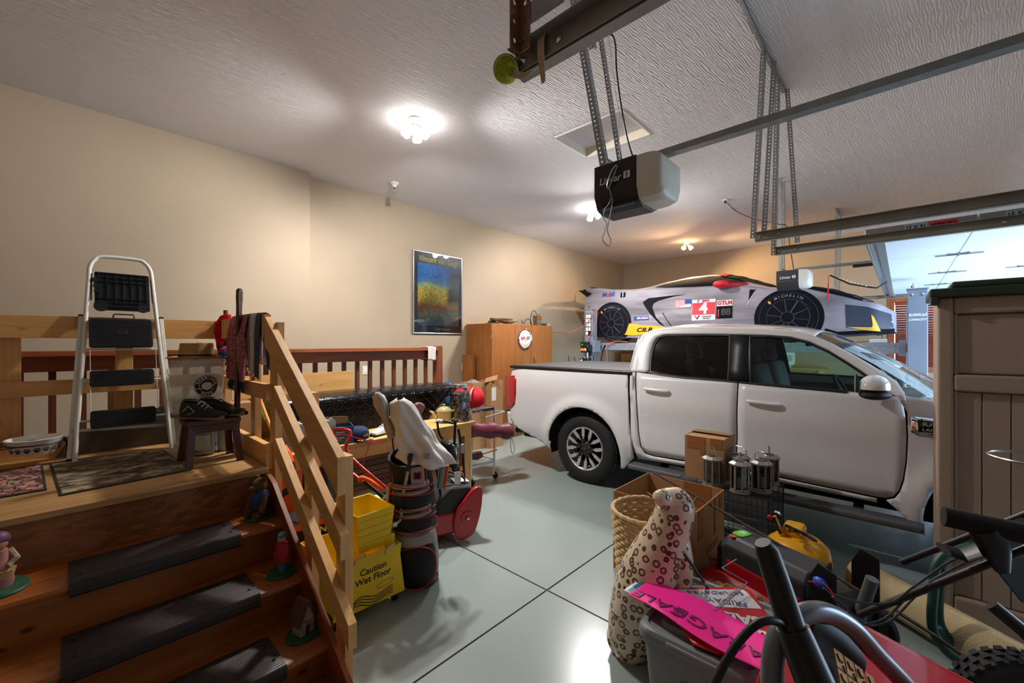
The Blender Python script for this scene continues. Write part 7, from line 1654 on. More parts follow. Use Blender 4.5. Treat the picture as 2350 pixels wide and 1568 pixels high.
def tapered(x0, x1, y0, y1, z0, z1, t0, th=0.008):
 b = B(); out = []
 for k, (zz, ins) in enumerate(((z0, t0), (z1, 0.0), (z1, th), (z0 + th, t0 + th))):
  out += [(x0 + ins, y0 + ins, zz), (x1 - ins, y0 + ins, zz), (x1 - ins, y1 - ins, zz), (x0 + ins, y1 - ins, zz)]
 fs = [(4 * k + i, 4 * k + (i + 1) % 4, 4 * k + 4 + (i + 1) % 4, 4 * k + 4 + i) for k in range(3) for i in range(4)] + [(3, 2, 1, 0), (12, 13, 14, 15)]
 return b.add(out, fs)
tapered(-0.24, 0.19, 0.0, 0.46, 0.075, 0.365, 0.02).ob('tub', M_yel, mb, bevel=0.006)
B().prism([(-0.24, 0.078), (0.205, 0.070), (0.17, 0.34), (0.16, 0.36), (0.13, 0.372), (-0.20, 0.372)], -0.013, 0.0, 'y').ob('front_panel', M_yel, mb, bevel=0.004)
text('caution_lettering', 'Caution', 0.052, M_print_blk, mb, basis((-0.005, -0.0135, 0.285), (1, 0, 0), (0, 0, 1)), bold=0.0008)
text('caution_lettering', 'Wet Floor', 0.052, M_print_blk, mb, basis((-0.005, -0.0135, 0.235), (1, 0, 0), (0, 0, 1)), bold=0.0008)
B(basis((0.07, -0.0135, 0.172), (1, 0, 0.1), (0, 0, 1))).tube([(0.055 * cos(a), 0.014 * sin(a) * (1 + .2 * abs(cos(a))), 0) for a in [2 * pi * i / 24 for i in range(24)]], 0.0012, 4, closed=True).ob('maker_oval', M_print_blk, mb)
for k in range(4):
 pts = [(-0.13 + 0.25 * i / 14, -0.0135, 0.135 - 0.014 * k + 0.022 * sin(i * 0.55 + 0.25 * k) * (1 - i / 18)) for i in range(15)]
 B().tube(pts, 0.0028, 4).ob('wave_mark', M_print_blk, mb)
for x in (-0.09, 0.11): B().tube(smoothpath([(x - 0.04, -0.017, 0.345), (x - 0.02, -0.02, 0.378), (x + 0.03, -0.012, 0.381), (x + 0.045, 0.01, 0.378)], 4), 0.004, 6).os('wire_bail', M_steel, mb)
w = tapered(-0.09, 0.155, 0.02, 0.33, 0.37, 0.60, 0.022).ob('wringer', M_yel, mb, bevel=0.006)
for k in range(4):
 z = 0.42 + 0.045 * k; b = B()
 for y in (0.020 + 0.022 * (1 - (z - .37) / .23) - 0.006,): b.box(-0.085 + 0.02 * (1 - (z - .37) / .23), y, z - 0.004, 0.150 - 0.02 * (1 - (z - .37) / .23), y + 0.008, z + 0.004)
 b.ob('wringer_rib', M_yel, w)
B().box(0.10, 0.04, 0.30, 0.17, 0.30, 0.42).ob('wringer_bracket', M_yel, mb, bevel=0.006)
B(Matrix.Translation((0.158, 0.05, 0.47)) @ Matrix.Rotation(R(90), 4, 'Y')).lathe([(0.018, -0.01), (0.022, 0.02), (0, 0.022)], 14).os('pivot', M_steel, mb)
hp = [(0.17, 0.05, 0.47), (0.195, 0.05, 0.475), (0.215, 0.045, 0.50), (0.215, 0.04, 0.58), (0.235, 0.0, 0.80), (0.245, -0.015, 0.90)]
B().tube(smoothpath(hp, 5), 0.0115, 10).os('lever_tube', M_galv, mb)
B().tube([hp[4], (0.2455, -0.016, 0.905)], 0.0165, 10).os('lever_grip', M_blkp, mb)
for x, y in ((-0.2, 0.04), (0.17, 0.05), (-0.2, 0.42), (0.16, 0.42)):
 c = B(Matrix.Translation((x, y, 0.038)) @ Matrix.Rotation(R(90), 4, 'Y')).lathe([(0, -0.012), (0.034, -0.012), (0.038, -0.006), (0.038, 0.006), (0.034, 0.012), (0, 0.012)], 18).os('caster_wheel', M_blkp, mb)
 B().box(x - 0.018, y - 0.012, 0.03, x - 0.014, y + 0.012, 0.08).ob('caster_fork', M_steel, mb); B().box(x + 0.014, y - 0.012, 0.03, x + 0.018, y + 0.012, 0.08).ob('caster_fork', M_steel, mb)
M_bagblk = mat('black_nylon', (20, 20, 23), rough=0.7, var=0.12, bump=0.3, bscale=200)
M_baggry = mat('grey_nylon', (150, 148, 146), rough=0.7, var=0.08, bump=0.3, bscale=120); M_bagred = mat('red_piping', (170, 24, 44), rough=0.5, var=.05)
gb = thing('golf_bag', 'black golf bag with grey pockets and red piping standing on the floor', 'golf bag', (1.636, 2.392, 0), AZ - pi / 2 + R(9))
LEAN = Matrix.Rotation(R(-3.5), 4, 'Y') @ Matrix.Rotation(R(5), 4, 'X')
GB = lambda: B(LEAN)
def bagf(u, v):
 a = 2 * pi * u; z = 0.86 * v; r = 0.125 + 0.012 * sin(pi * v) + 0.015 * max(0, v - .9) * 10 * .3
 return (r * 1.05 * cos(a), r * 0.95 * sin(a), z + (0.03 * sin(a) if v > 0.97 else 0))
GB().grid(bagf, 32, 20, cu=True).os('body', M_bagblk, gb)
GB().lathe([(0.0, 0.0), (0.125, 0.0), (0.132, 0.02), (0.13, 0.06)], 32).os('base', M_blkp, gb)
def pouch(name, z0, z1, w, dp, m, par=gb):
 def f(u, v):
  a = R(-90 - w + 2 * w * u); k = sin(pi * v) ** 0.35 * sin(pi * min(1, max(0, u))) ** 0.3
  r = 0.128 + dp * k; return (r * 1.05 * cos(a), r * sin(a), z0 + (z1 - z0) * v)
 return GB().grid(f, 22, 16).os(name, m, par)
pouch('grey_panel', 0.06, 0.40, 70, 0.050, M_baggry); lo = pouch('ball_pocket', 0.05, 0.345, 52, 0.078, M_bagblk)
pouch('mid_pocket', 0.40, 0.53, 62, 0.044, M_bagblk); pouch('upper_pocket', 0.56, 0.68, 62, 0.044, M_bagblk)
for z in (0.395, 0.535, 0.685): [pouch('grey_band', z + q - 0.014, z + q + 0.014, 56, 0.036, M_baggry) for q in (-0.02, 0.022)]
def ringp(z0, z1, w, dp, name):
 pts = []
 for i in range(40):
  t_ = 2 * pi * i / 40; a = R(-90 + w * cos(t_) * (0.9 + .1 * abs(sin(t_)))); z = (z0 + z1) / 2 + (z1 - z0) / 2 * sin(t_); r = 0.130 + dp
  pts.append((r * 1.05 * cos(a), r * sin(a), z))
 GB().tube(pts, 0.004, 6, closed=True).os(name, M_bagred, gb)
ringp(0.06, 0.34, 44, 0.066, 'piping')
for z in (0.418, 0.512, 0.560, 0.662, 0.71): GB().tube([(1.05 * 0.166 * cos(R(a)), 0.166 * sin(R(a)), z + 0.01 * sin(R(a * 2))) for a in range(-150, -29, 8)], 0.0035, 6).os('piping', M_bagred, gb)
for s_ in (-1, 1): GB().tube([(s_ * 0.10, -0.115, 0.42), (s_ * 0.102, -0.118, 0.60), (s_ * 0.105, -0.12, 0.80)], 0.0035, 6).ob('piping', M_bagred, gb)
GB().cb((0.05, -0.128, 0.775), (0.085, 0.012, 0.11)).ob('crest_panel', M_baggry, gb, bevel=0.004); GB().cb((0.05, -0.136, 0.775), (0.05, 0.006, 0.05)).ob('crest', M_bagred, gb, bevel=0.004); GB().cb((0.05, -0.1395, 0.775), (0.035, 0.004, 0.036)).ob('crest_field', M_bagblk, gb, bevel=0.003)
GB().grid(lambda u, v: (-0.13 - 0.02 * sin(pi * v) + 0.03 * (u - .5), -0.06 + 0.07 * (u - .5), 0.36 + 0.36 * v), 6, 12).os('shoulder_strap', mat('tan_strap', (190, 158, 130), rough=.8, var=.08), gb, solid=0.02)
GB().tube([(0.135 * cos(a), 0.125 * sin(a), 0.862 + 0.03 * sin(a)) for a in [2 * pi * i / 32 for i in range(32)]], 0.010, 8, closed=True).os('top_ring', M_bagblk, gb)
clubs = [(-0.02, 0.02, 1.03, 'driver'), (0.05, 0.05, 1.12, 'wood'), (0.07, -0.02, 0.99, 'iron'), (0.10, 0.03, 0.97, 'iron'), (0.085, 0.07, 0.95, 'iron'), (0.115, -0.03, 0.93, 'iron'), (0.10, -0.06, 0.90, 'iron')]
names = {0: 'under the towel', 2: 'tallest', 3: 'second', 4: 'third', 5: 'fourth', 6: 'shortest'}
for i, (x, y, h, kd) in enumerate(clubs):
 if kd == 'iron':
  t = thing('golf_iron', names[i] + ' steel iron standing in the golf bag', 'golf club', gb.location, gb.rotation_euler[2], 'irons in the golf bag')
  p0 = LEAN @ Vector((x * .6, y * .6, 0.12)); p1 = LEAN @ Vector((x, y, h)); B().cyl(p0, p1, 0.004, n=8).ob('shaft', M_steel, t)
  b = B(Matrix.Translation(p1) @ Matrix.Rotation(R(20 * i), 4, 'Z')); b.prism([(0.0, -0.012), (0.055, 0.0), (0.075, 0.02), (0.07, 0.045), (0.02, 0.022), (0.0, 0.012)], -0.008, 0.008, 'y'); b.ob('club_head', mat('satin_club_steel', (140, 142, 142), rough=.35, metal=.9, var=.1), t, bevel=0.003)
def cover(label, p, top, w, m, tip):
 t = thing('head_cover_club', label, 'golf club', gb.location, gb.rotation_euler[2])
 q0 = LEAN @ Vector(p); q1 = LEAN @ Vector(top); B().cyl(LEAN @ Vector((p[0] * .6, p[1] * .6, 0.12)), q0, 0.005, n=8).ob('shaft', M_blkp, t)
 d = q1 - q0; pts = [q0 + d * k for k in (0, 0.25, 0.45, 0.62, 0.78, 0.9, 1.0)]
 B().tube(pts, [w * k for k in (0.62, 0.66, 0.55, 0.85, 1.0, 0.85, 0.35)], 14, flat=0.7).os('head_cover', m, t)
 return t
cover('driver in a silver sock head cover leaning out of the golf bag', (-0.105, 0.0, 1.0), (-0.175, -0.01, 1.30), 0.062, mat('silver_sock', (158, 154, 148), rough=.35, metal=.3, var=.12, vscale=30), 0)
cover('wood club in a grey and red head cover behind the white towel', (0.06, 0.05, 1.06), (0.075, 0.05, 1.20), 0.045, mat('grey_red_cover', (120, 116, 118), rough=.5, var=.15, col2=(150, 30, 50), vscale=8), 0)
t = thing('golf_towel', 'white terry towel draped over the golf clubs', 'towel', gb.location, gb.rotation_euler[2])
def tow(u, v):
 z = 1.255 - 0.42 * v; cx = -0.035 + 0.10 * v + 0.04 * v * v; w = 0.055 + 0.115 * v ** 0.8; a = pi * (1.12 * u - 0.06) + pi
 fold = 1 + (0.16 * sin(u * 17 + 4 * v) + 0.09 * sin(u * 31 - 9 * v) + 0.08 * sin(v * 19 + u * 5)) * (0.25 + 0.75 * v)
 if v < 0.08: w *= 0.4 + 7.5 * v
 return tuple(LEAN @ Vector((cx + w * cos(a) * fold, -0.01 + (0.06 + 0.09 * v) * sin(a) * fold, z - 0.10 * (u - 0.42) * v + 0.05 * (u < 0.5) * v * (0.5 - u) * 2)))
B().grid(tow, 40, 28).os('terry_cloth', M_terry_w, t, solid=0.006)
o = B(); q0 = LEAN @ Vector((0.115, -0.15, 0.90)); o.cb(q0, (0.036, 0.004, 0.04)).ob('towel_patch', M_baggry, t)
t = thing('putter_cover', 'grey and orange mallet cover hanging on the golf bag', 'golf cover', gb.location, gb.rotation_euler[2])
B().cb((0.155, -0.03, 0.70), (0.055, 0.07, 0.17), (0, R(8), 0)).ob('cover_shell', M_baggry, t, bevel=0.022, seg=3); B().cb((0.184, -0.03, 0.70), (0.014, 0.075, 0.16), (0, R(8), 0)).ob('orange_edge', M_hunt, t, bevel=0.006)
M_tor = mat('red_machine_paint', (172, 16, 32), rough=0.3, var=0.05, coat=0.4)
sb = thing('red_snow_blower', 'red and black single stage snow blower beside the worktable', 'snow blower', (2.22, 2.80, 0), R(-20)); 
B().box(-0.24, -0.20, 0.07, 0.03, 0.20, 0.24).ob('lower_frame', M_tor, sb, bevel=0.02)
side = [(0.0, .02), (.09, .025), (.15, .08), (.195, .22), (.21, .36), (.19, .42), (.13, .41), (.05, .33), (-.02, .25), (-.035, .12)]
side = [(p.x, p.y) for p in smoothpath([(a, c, 0) for a, c in side], 4, True)]
for y in (-0.23, 0.19): B().prism(side, y, y + 0.04, 'y').ob('side_plate', M_tor, sb, bevel=0.010)
B().prism([(-0.16, 0.12), (0.10, 0.10), (0.19, 0.30), (0.12, 0.43), (-0.05, 0.44), (-0.17, 0.35)], -0.19, 0.19, 'y').ob('shroud', M_dkplastic, sb, bevel=0.03, seg=3)
B().cb((0.07, -0.06, 0.448), (0.13, 0.11, 0.003), (0, R(6), 0)).ob('warning_label', M_label, sb)
for k in range(4): B().cb((0.035 + 0.02 * k, -0.06, 0.4515 - 0.002 * k), (0.008, 0.09, 0.002), (0, R(6), 0)).ob('label_line', M_print_blk, sb)
B(Matrix.Translation((0.075, -0.232, 0.19)) @ Matrix.Rotation(R(90), 4, 'X')).lathe([(0.055, 0.0), (0.055, 0.006), (0.04, 0.008), (0.02, 0.006), (0.018, 0.014), (0, 0.014)], 24).os('bearing_cap', M_tor, sb)
B(Matrix.Translation((0.075, -0.247, 0.19)) @ Matrix.Rotation(R(90), 4, 'X')).lathe([(0.012, 0), (0.010, 0.008), (0, 0.009)], 8).ob('axle_bolt', M_chrome, sb)
for y in (-0.16, 0.14): B(Matrix.Translation((-0.20, y, 0.10)) @ Matrix.Rotation(R(90), 4, 'X')).lathe([(0, -0.025), (0.08, -0.025), (0.10, -0.012), (0.10, 0.012), (0.08, 0.025), (0, 0.025)], 24).os('wheel', M_tire, sb)
B().cb((0.02, 0.06, 0.64), (0.05, 0.20, 0.24), (0, R(-14), 0)).ob('control_panel', M_blkp, sb, bevel=0.02)
B().cb((0.052, 0.05, 0.67), (0.004, 0.13, 0.12), (0, R(-14), 0)).ob('panel_label', M_label, sb); B().cb((0.058, 0.05, 0.585), (0.004, 0.13, 0.035), (0, R(-14), 0)).ob('panel_red_label', M_cred, sb)
for y in (-0.15, 0.15): B().tube(smoothpath([(-0.12, y, 0.36), (-0.16, y, 0.60), (-0.24, y * 1.1, 0.82), (-0.26, y * 0.6, 0.84)], 5), 0.011, 8).os('handle_tube', M_blackpaint, sb)
B().cyl((-0.26, -0.11, 0.84), (-0.26, 0.11, 0.84), 0.014, n=8).ob('handle_bar', M_blkp, sb)
B().tube(smoothpath([(-0.05, -0.10, 0.55), (0.06, -0.14, 0.50), (0.10, -0.08, 0.44), (0.0, 0.0, 0.43), (-0.08, -0.05, 0.50), (-0.04, -0.12, 0.54)], 6), 0.009, 8).os('power_cable', M_blktrim, sb)
B().prism(rrect(-0.02, 0.46, 0.035, 0.56, 0.01), -0.19, -0.187, 'y').ob('hang_tag', M_label, sb)
pcart = thing('golf_push_cart', 'folded black golf push cart leaning on the worktable', 'push cart', (2.55, 3.14, 0)); o0 = Vector(pcart.location); q = lambda a, b_, y=3.12: at(a, b_, Y=y) - o0
B().tube(smoothpath([q(1003, 967), q(1010, 1000), q(1030, 1018), q(1048, 1020)], 5), 0.011, 10).os('curved_handle', M_blackpaint, pcart); B().cyl(q(1003, 965), q(1014, 966), 0.014, n=10).ob('white_grip', M_badgewhite, pcart)
B().tube([q(1014, 966), q(1042, 972)], 0.013, 10).ob('cross_handle', M_blkp, pcart); B().tube([q(1046, 962), q(1044, 985), q(1040, 1100), q(1040, 1125)], 0.013, 10).os('main_tube', M_blackpaint, pcart)
B().tube([q(1052, 985, 3.08), q(1062, 1040, 3.06), q(1068, 1122, 3.05)], [0.013, 0.012, 0.010], 10).os('fold_tube', M_blackpaint, pcart); B().tube(smoothpath([q(1044, 1020), q(1051, 1032), q(1050, 1060)], 5), 0.009, 8).os('cart_arm', M_steel, pcart)
B().cb(q(1061, 1030, 3.05), (0.03, 0.03, 0.09)).ob('lock_sleeve', M_stick_b, pcart, bevel=0.006); B().cb(q(1046, 1078), (0.07, 0.05, 0.06)).ob('hub_block', M_blkp, pcart, bevel=0.012); B().sph(q(1046, 966), (0.025, 0.025, 0.02)).os('joint_knob', M_blkp, pcart)
for dx in (-0.10, 0.12): B(Matrix.Translation((dx, -0.03, 0.13)) @ Matrix.Rotation(R(60), 4, 'Z') @ Matrix.Rotation(R(90), 4, 'X')).lathe([(0.10, -0.02), (0.13, -0.015), (0.13, 0.015), (0.10, 0.02), (0.10, -0.02)], 26).os('cart_wheel', M_tire, pcart)
cc = thing('chrome_cart', 'chrome wire utility cart behind the worktable', 'cart', (3.28, 3.84, 0))
for x in (-0.18, 0.18):
 for y in (-0.32, 0.32):
  B().cyl((x, y, 0.09), (x, y, 0.86), 0.0125, n=12).os('post', M_chrome, cc)
  B(Matrix.Translation((x, y - 0.015, 0.04)) @ Matrix.Rotation(R(90), 4, 'Y')).lathe([(0, -0.012), (0.036, -0.012), (0.04, 0), (0.036, 0.012), (0, 0.012)], 16).os('caster_wheel', M_blkp, cc); B().box(x - 0.016, y - 0.02, 0.045, x + 0.016, y + 0.01, 0.092).ob('caster_fork', M_steel, cc)
for z in (0.22, 0.84):
 o = B().tube([(-0.18, -0.32, z), (0.18, -0.32, z), (0.18, 0.32, z), (-0.18, 0.32, z)], 0.006, 6, closed=True).ob('shelf_frame', M_chrome, cc)
 for k in range(13): B().cyl((-0.18, -0.29 + k * 0.048, z), (0.18, -0.29 + k * 0.048, z), 0.0025, n=5).ob('shelf_wire', M_chrome, o)
 B().box(-0.185, -0.33, z - 0.03, 0.185, -0.318, z - 0.0).ob('shelf_edge', M_chrome, o)
B().tube([(0.18, -0.32, 0.80), (0.32, -0.34, 0.78), (0.32, -0.34, 0.765)], 0.010, 8).ob('push_handle', M_chrome, cc); B().tube([(-0.05, -0.40, 0.755), (0.32, -0.345, 0.775)], 0.013, 10).os('push_handle', M_chrome, cc)
M_redcloth = mat('red_duffel', (206, 22, 40), rough=0.75, var=0.08); M_maroon = mat('maroon_nylon', (96, 18, 36), rough=0.45, var=0.15, vscale=9, sheen=0.2)
def sack(name, label, loc, r, m, rz=0, ph=0): 
 t = thing(name, label, 'bag', loc, rz)
 B().grid(lambda u, v: (r[0] * cos(2 * pi * u) * sin(pi * v) ** 0.6 * (1 + .07 * sin(5 * 2 * pi * u + ph + 3 * v)), r[1] * sin(2 * pi * u) * sin(pi * v) ** 0.6 * (1 + .06 * sin(4 * 2 * pi * u + ph)), r[2] * (1 - cos(pi * v)) * (1 + .05 * sin(8 * u * 6.28 + ph))), 40, 18, cu=True).os('cloth', m, t)
 return t
t = sack('red_duffel', 'red drawstring bag with cream cord on the chrome cart', (3.22, 3.66, 0.847), (0.15, 0.17, 0.115), M_redcloth)
B().tube(smoothpath([(-0.12, -0.12, 0.10), (-0.125, -0.14, 0.19), (-0.06, -0.10, 0.235), (0.0, -0.08, 0.20)], 5), 0.009, 8).os('cord_strap', M_muslin, t)
t = sack('red_sack', 'red sack at the far end of the chrome cart', (3.33, 3.96, 0.847), (0.13, 0.13, 0.11), M_redcloth, 0, 2); B().tube(smoothpath([(-0.10, -0.08, 0.15), (-0.02, -0.1, 0.23), (0.07, -0.08, 0.18)], 5), 0.008, 8).os('cord_strap', M_muslin, t)
t = sack('blue_bag', 'bright blue plastic bag behind the jar', (3.08, 3.92, 0.847), (0.07, 0.07, 0.14), M_bluep, 0, 1)
t = thing('maroon_chair_bag', 'folded chair in a maroon bag lying on the cart handle', 'chair bag', (3.32, 3.38, 0.56))
B().tube(smoothpath([(-0.35, 0.10, 0.10), (-0.15, 0.03, 0.07), (0.05, -0.02, 0.04), (0.20, -0.05, 0.01)], 6), [0.085 + 0.01 * sin(i * 0.9) for i in range(19)], 16).os('bag_cloth', M_maroon, t); B().tube([(0.19, -0.045, 0.012), (0.235, -0.06, 0.0)], [0.095, 0.055], 14).os('gathered_end', M_bagblk, t)
B().tube(smoothpath([(0.21, -0.06, -0.05), (0.17, -0.1, -0.16), (0.20, -0.1, -0.24), (0.235, -0.1, -0.18), (0.215, -0.07, -0.06)], 5), 0.003, 6).os('drawstring', M_blktrim, t)
t = thing('maroon_umbrella', 'maroon umbrella with wooden handle on the lower cart shelf', 'umbrella', (3.27, 3.53, 0.33)); B().tube([(-0.40, 0.12, 0.0), (-0.05, 0.02, -0.02), (0.0, 0.0, -0.01)], [0.02, 0.05, 0.035], 12).os('canopy', M_maroon, t)
B().tube([(0.0, 0.0, -0.01), (0.18, -0.06, 0.02)], 0.012, 8).ob('handle', M_yelwood, t)
# ================================================================ tan resin storage shed
M_resin = mat('tan_resin', (158, 138, 122), rough=0.6, var=0.04, vscale=3, bump=0.06, bscale=120)
M_lidg = mat('dark_green_resin', (44, 58, 44), rough=0.35, var=0.05)
sh = thing('storage_shed', 'tan resin storage shed with dark green lid beside the truck', 'storage shed', (3.45, -0.15, 0))
SD, SW, SHt = 0.46, 0.98, 1.86
B().box(0.05, -SW, 0.03, SD, 0.0, SHt).ob('shell', M_resin, sh, bevel=0.02, seg=3)
fr = [(-0.065, 0.0, 0.0, SHt), (-SW, -SW + 0.065, 0.0, SHt), (-SW + 0.065, -0.065, 1.765, SHt), (-SW + 0.065, -0.065, 1.325, 1.42), (-SW + 0.065, -0.065, 0.0, 0.16)]
for y0, y1, z0, z1 in fr: B().box(0.0, y0, z0, 0.055, y1, z1).ob('front_frame', M_resin, sh, bevel=0.014, seg=3)
B().box(0.028, -SW + 0.07, 1.425, 0.06, -0.07, 1.76).ob('upper_panel', M_resin, sh, bevel=0.01)
npl = 8; wp = (SW - 0.14) / npl
for k in range(npl): B().box(0.030, -SW + 0.07 + k * wp + 0.002, 0.165, 0.06, -SW + 0.07 + (k + 1) * wp - 0.002, 1.32).ob('panel_plank', M_resin, sh, bevel=0.003)
for z0, z1 in ((1.42, 1.765), (0.16, 1.325)): B().box(0.016, -0.082, z0, 0.03, -0.066, z1).ob('panel_step', M_resin, sh, bevel=0.004)
B().box(-0.05, -SW - 0.04, SHt, SD + 0.04, 0.035, SHt + 0.05).ob('lid_rim', M_lidg, sh, bevel=0.012, seg=3)
B().box(-0.045, -SW - 0.02, SHt + 0.045, SD + 0.02, -0.05, SHt + 0.085).ob('lid_top', M_lidg, sh, bevel=0.018, seg=3); B().box(-0.045, 0.0, SHt - 0.045, 0.03, 0.03, SHt + 0.005).ob('lid_catch', M_lidg, sh, bevel=0.006)
# ================================================================ cartons, crate and lanterns beside the truck
M_tape = mat('brown_packing_tape', (150, 100, 58), rough=0.25, var=0.06)
bx = carton('big_open_carton', 'big open cardboard box with brown tape beside the basket', (2.94, 1.215, 0), 0.56, 0.57, 0.55, 0)
for a in ((-0.283, 0.18, 0.42, -0.2795, 0.27, 0.551), (-0.283, -0.10, 0.45, -0.2795, -0.03, 0.551), (-0.25, -0.2885, 0.36, -0.16, -0.2845, 0.551), (0.05, -0.2885, 0.30, 0.09, -0.2845, 0.551), (0.2735, -0.2, 0.38, 0.2745, 0.0, 0.548), (0.16, -0.2885, 0.44, 0.22, -0.2845, 0.551)): B().box(*a).ob('tape', M_tape, bx)
M_mark = mat('grey_marker', (96, 80, 70), rough=.8, var=.1)
text('marker_lettering', 'COOKIE', 0.075, M_mark, bx, basis((0.02, -0.2855, 0.24), (1, 0, 0.06), (0, 0, 1)), sx=.8); text('marker_lettering', 'JARS', 0.075, M_mark, bx, basis((0.02, -0.2855, 0.15), (1, 0, 0.06), (0, 0, 1)), sx=.8)
cz = 0.50
cg = thing('dog_crate', 'black wire dog crate holding the lanterns and small carton', 'dog crate', (3.60, 1.01, 0)); hx, hy = 0.25, 0.33
for z in (0.03, cz - 0.006): B().tube([(-hx, -hy, z), (hx, -hy, z), (hx, hy, z), (-hx, hy, z)], 0.0045, 6, closed=True).ob('frame_wire', M_blackpaint, cg)
for x in (-hx, hx):
 for y in (-hy, hy): B().cyl((x, y, 0.0), (x, y, cz - 0.006), 0.0045, n=6).ob('corner_wire', M_blackpaint, cg)
for nm, (A_, C_, U, V, nu, nv) in {'end_panel': ((-hx, -hy), (hx, -hy), 0, 0, 14, 6), 'far_end_panel': ((-hx, hy), (hx, hy), 0, 0, 14, 6), 'side_panel': ((-hx, -hy), (-hx, hy), 0, 0, 18, 6), 'far_side_panel': ((hx, -hy), (hx, hy), 0, 0, 18, 6)}.items():
 b = B(); A_, C_ = Vector(A_), Vector(C_)
 for k in range(1, nu): p = A_.lerp(C_, k / nu); b.cyl((p.x, p.y, 0.03), (p.x, p.y, cz - 0.006), 0.0017, n=4)
 for k in range(1, nv): z = 0.03 + (cz - 0.036) * k / nv; b.cyl((A_.x, A_.y, z), (C_.x, C_.y, z), 0.0022, n=4)
 o = b.ob(nm, M_blackpaint, cg); o['kind'] = 'stuff'
b = B()
for k in range(1, 14): b.cyl((-hx + 2 * hx * k / 14, -hy, cz - 0.006), (-hx + 2 * hx * k / 14, hy, cz - 0.006), 0.0017, n=4)
for k in range(1, 5): b.cyl((-hx, -hy + 2 * hy * k / 5, cz - 0.006), (hx, -hy + 2 * hy * k / 5, cz - 0.006), 0.0022, n=4)
o = b.ob('top_panel', M_blackpaint, cg); o['kind'] = 'stuff'; B().box(-hx + 0.01, -hy + 0.01, 0.012, hx - 0.01, hy - 0.01, 0.028).ob('tray', M_blkp, cg, bevel=0.004)
sc_ = carton('taped_carton', 'taped cardboard box on top of the dog crate', (3.655, 1.165, cz), 0.30, 0.30, 0.34, 0)
B().box(-0.145, -0.145, 0.332, 0.0, 0.145, 0.337).ob('flap', M_kraft, sc_); B().cb((0.07, 0, 0.345), (0.15, 0.30, 0.005), (0, R(5), 0)).ob('flap', M_kraft, sc_)
for a in ((-0.1525, 0.03, 0.24, -0.1495, 0.13, 0.34), (-0.1525, -0.14, 0.26, -0.1495, -0.05, 0.341), (-0.1525, -0.15, 0.0, -0.1495, -0.10, 0.07), (-0.1525, -0.01, 0.20, -0.1495, 0.03, 0.34)): B().box(*a).ob('tape', M_tape, sc_)
text('marker_lettering', 'STAIN', 0.06, M_mark, sc_, basis((0.0, -0.1505, 0.23), (1, 0, 0.06), (0, 0, 1)))
M_pewter = mat('pewter_metal', (150, 146, 138), rough=0.4, metal=0.6, var=0.12, vscale=20); M_lglass = glassy('lantern_glass', (214, 222, 222), 1.3, 0.03)
def lantern():
 t = thing('lantern', '', 'lantern', (0, 0, 0), 0, 'pewter lanterns on the dog crate'); r = 0.066
 oct_ = lambda rr: [(rr * cos(pi / 4 * k + pi / 8), rr * sin(pi / 4 * k + pi / 8)) for k in range(8)]
 b = B(); b.prism(oct_(r * 1.12), 0, 0.012); b.prism(oct_(r), 0.012, 0.03); b.ob('base', M_pewter, t, bevel=0.003)
 for k in range(8):
  x, y = oct_(r * 0.93)[k]; B().cb((x, y, 0.115), (0.011, 0.011, 0.17), (0, 0, pi / 4 * k)).ob('post', M_pewter, t)
  a = pi / 4 * k + pi / 4; B().cb((r * 0.84 * cos(a), r * 0.84 * sin(a), 0.115), (0.002, 0.044, 0.168), (0, 0, a)).ob('pane', M_lglass, t)
 b = B(); b.prism(oct_(r * 1.18), 0.20, 0.214); b.ob('roof_plate', M_pewter, t, bevel=0.004); B().lathe([(r * 1.1, 0.214), (r * 0.75, 0.228), (0, 0.23)], 8, a0=pi / 8, a1=2 * pi + pi / 8).ob('roof', M_pewter, t)
 B().cb((0, 0, 0.2315), (0.056, 0.056, 0.004)).ob('solar_cell', mat('solar_cell', (62, 58, 60), rough=.3, var=.15), t)
 for s_ in (-1, 1): B().tube([(s_ * 0.062, 0, 0.215), (s_ * 0.05, 0.0, 0.275), (s_ * 0.028, 0, 0.278), (s_ * 0.024, 0, 0.292), (0, 0, 0.294)], 0.003, 6).ob('bail_wire', M_steel, t)
 B().lathe([(0, 0.03), (0.022, 0.03), (0.02, 0.10), (0, 0.10)], 14).os('candle', M_badgewhite, t)
 return t
l0 = lantern()
for i, (x, y, rz, lab) in enumerate(((3.415, 1.07, 40, 'pewter lantern standing apart in front of the taped carton'), (3.405, 0.875, 5, 'nearest pewter lantern at the front corner of the crate'), (3.535, 0.765, 60, 'pewter lantern with its wire handle hanging down at the crate edge'), (3.765, 0.76, 15, 'pewter lantern nearest the truck with handle raised'), (3.60, 0.93, 75, 'pewter lantern in the middle of the cluster, partly hidden'))):
 c = l0 if i == 0 else copy_tree(l0); c.location = (x, y, cz - 0.003); c.rotation_euler = (0, 0, R(rz)); c['label'] = lab
t = thing('iron_rod', 'long thin rusty iron rod with a side prong lying across the boxes', 'rod', (2.75, 0.70, 0.5)); o0 = Vector(t.location); M_rust = mat('rusty_iron', (84, 66, 54), rough=.7, metal=.4, var=.2, vscale=30)
rA, rJ, rB_ = at(1500, 1085, d=3.1) - o0, at(1600, 1141, d=2.85) - o0, at(2000, 1372, d=1.98) - o0
B().tube([rA, rJ, rB_], 0.0075, 8).os('rod', M_rust, t); B().tube([rJ, at(1583, 1170, d=2.75) - o0], 0.0075, 8).ob('prong', M_rust, t); B().tube([at(1486, 1132, d=2.75) - o0, at(1530, 1160, d=2.5) - o0], 0.008, 8).ob('prong', M_rust, t)
M_wick = mat('natural_wicker', (198, 168, 122), rough=0.7, var=0.2, vscale=30)
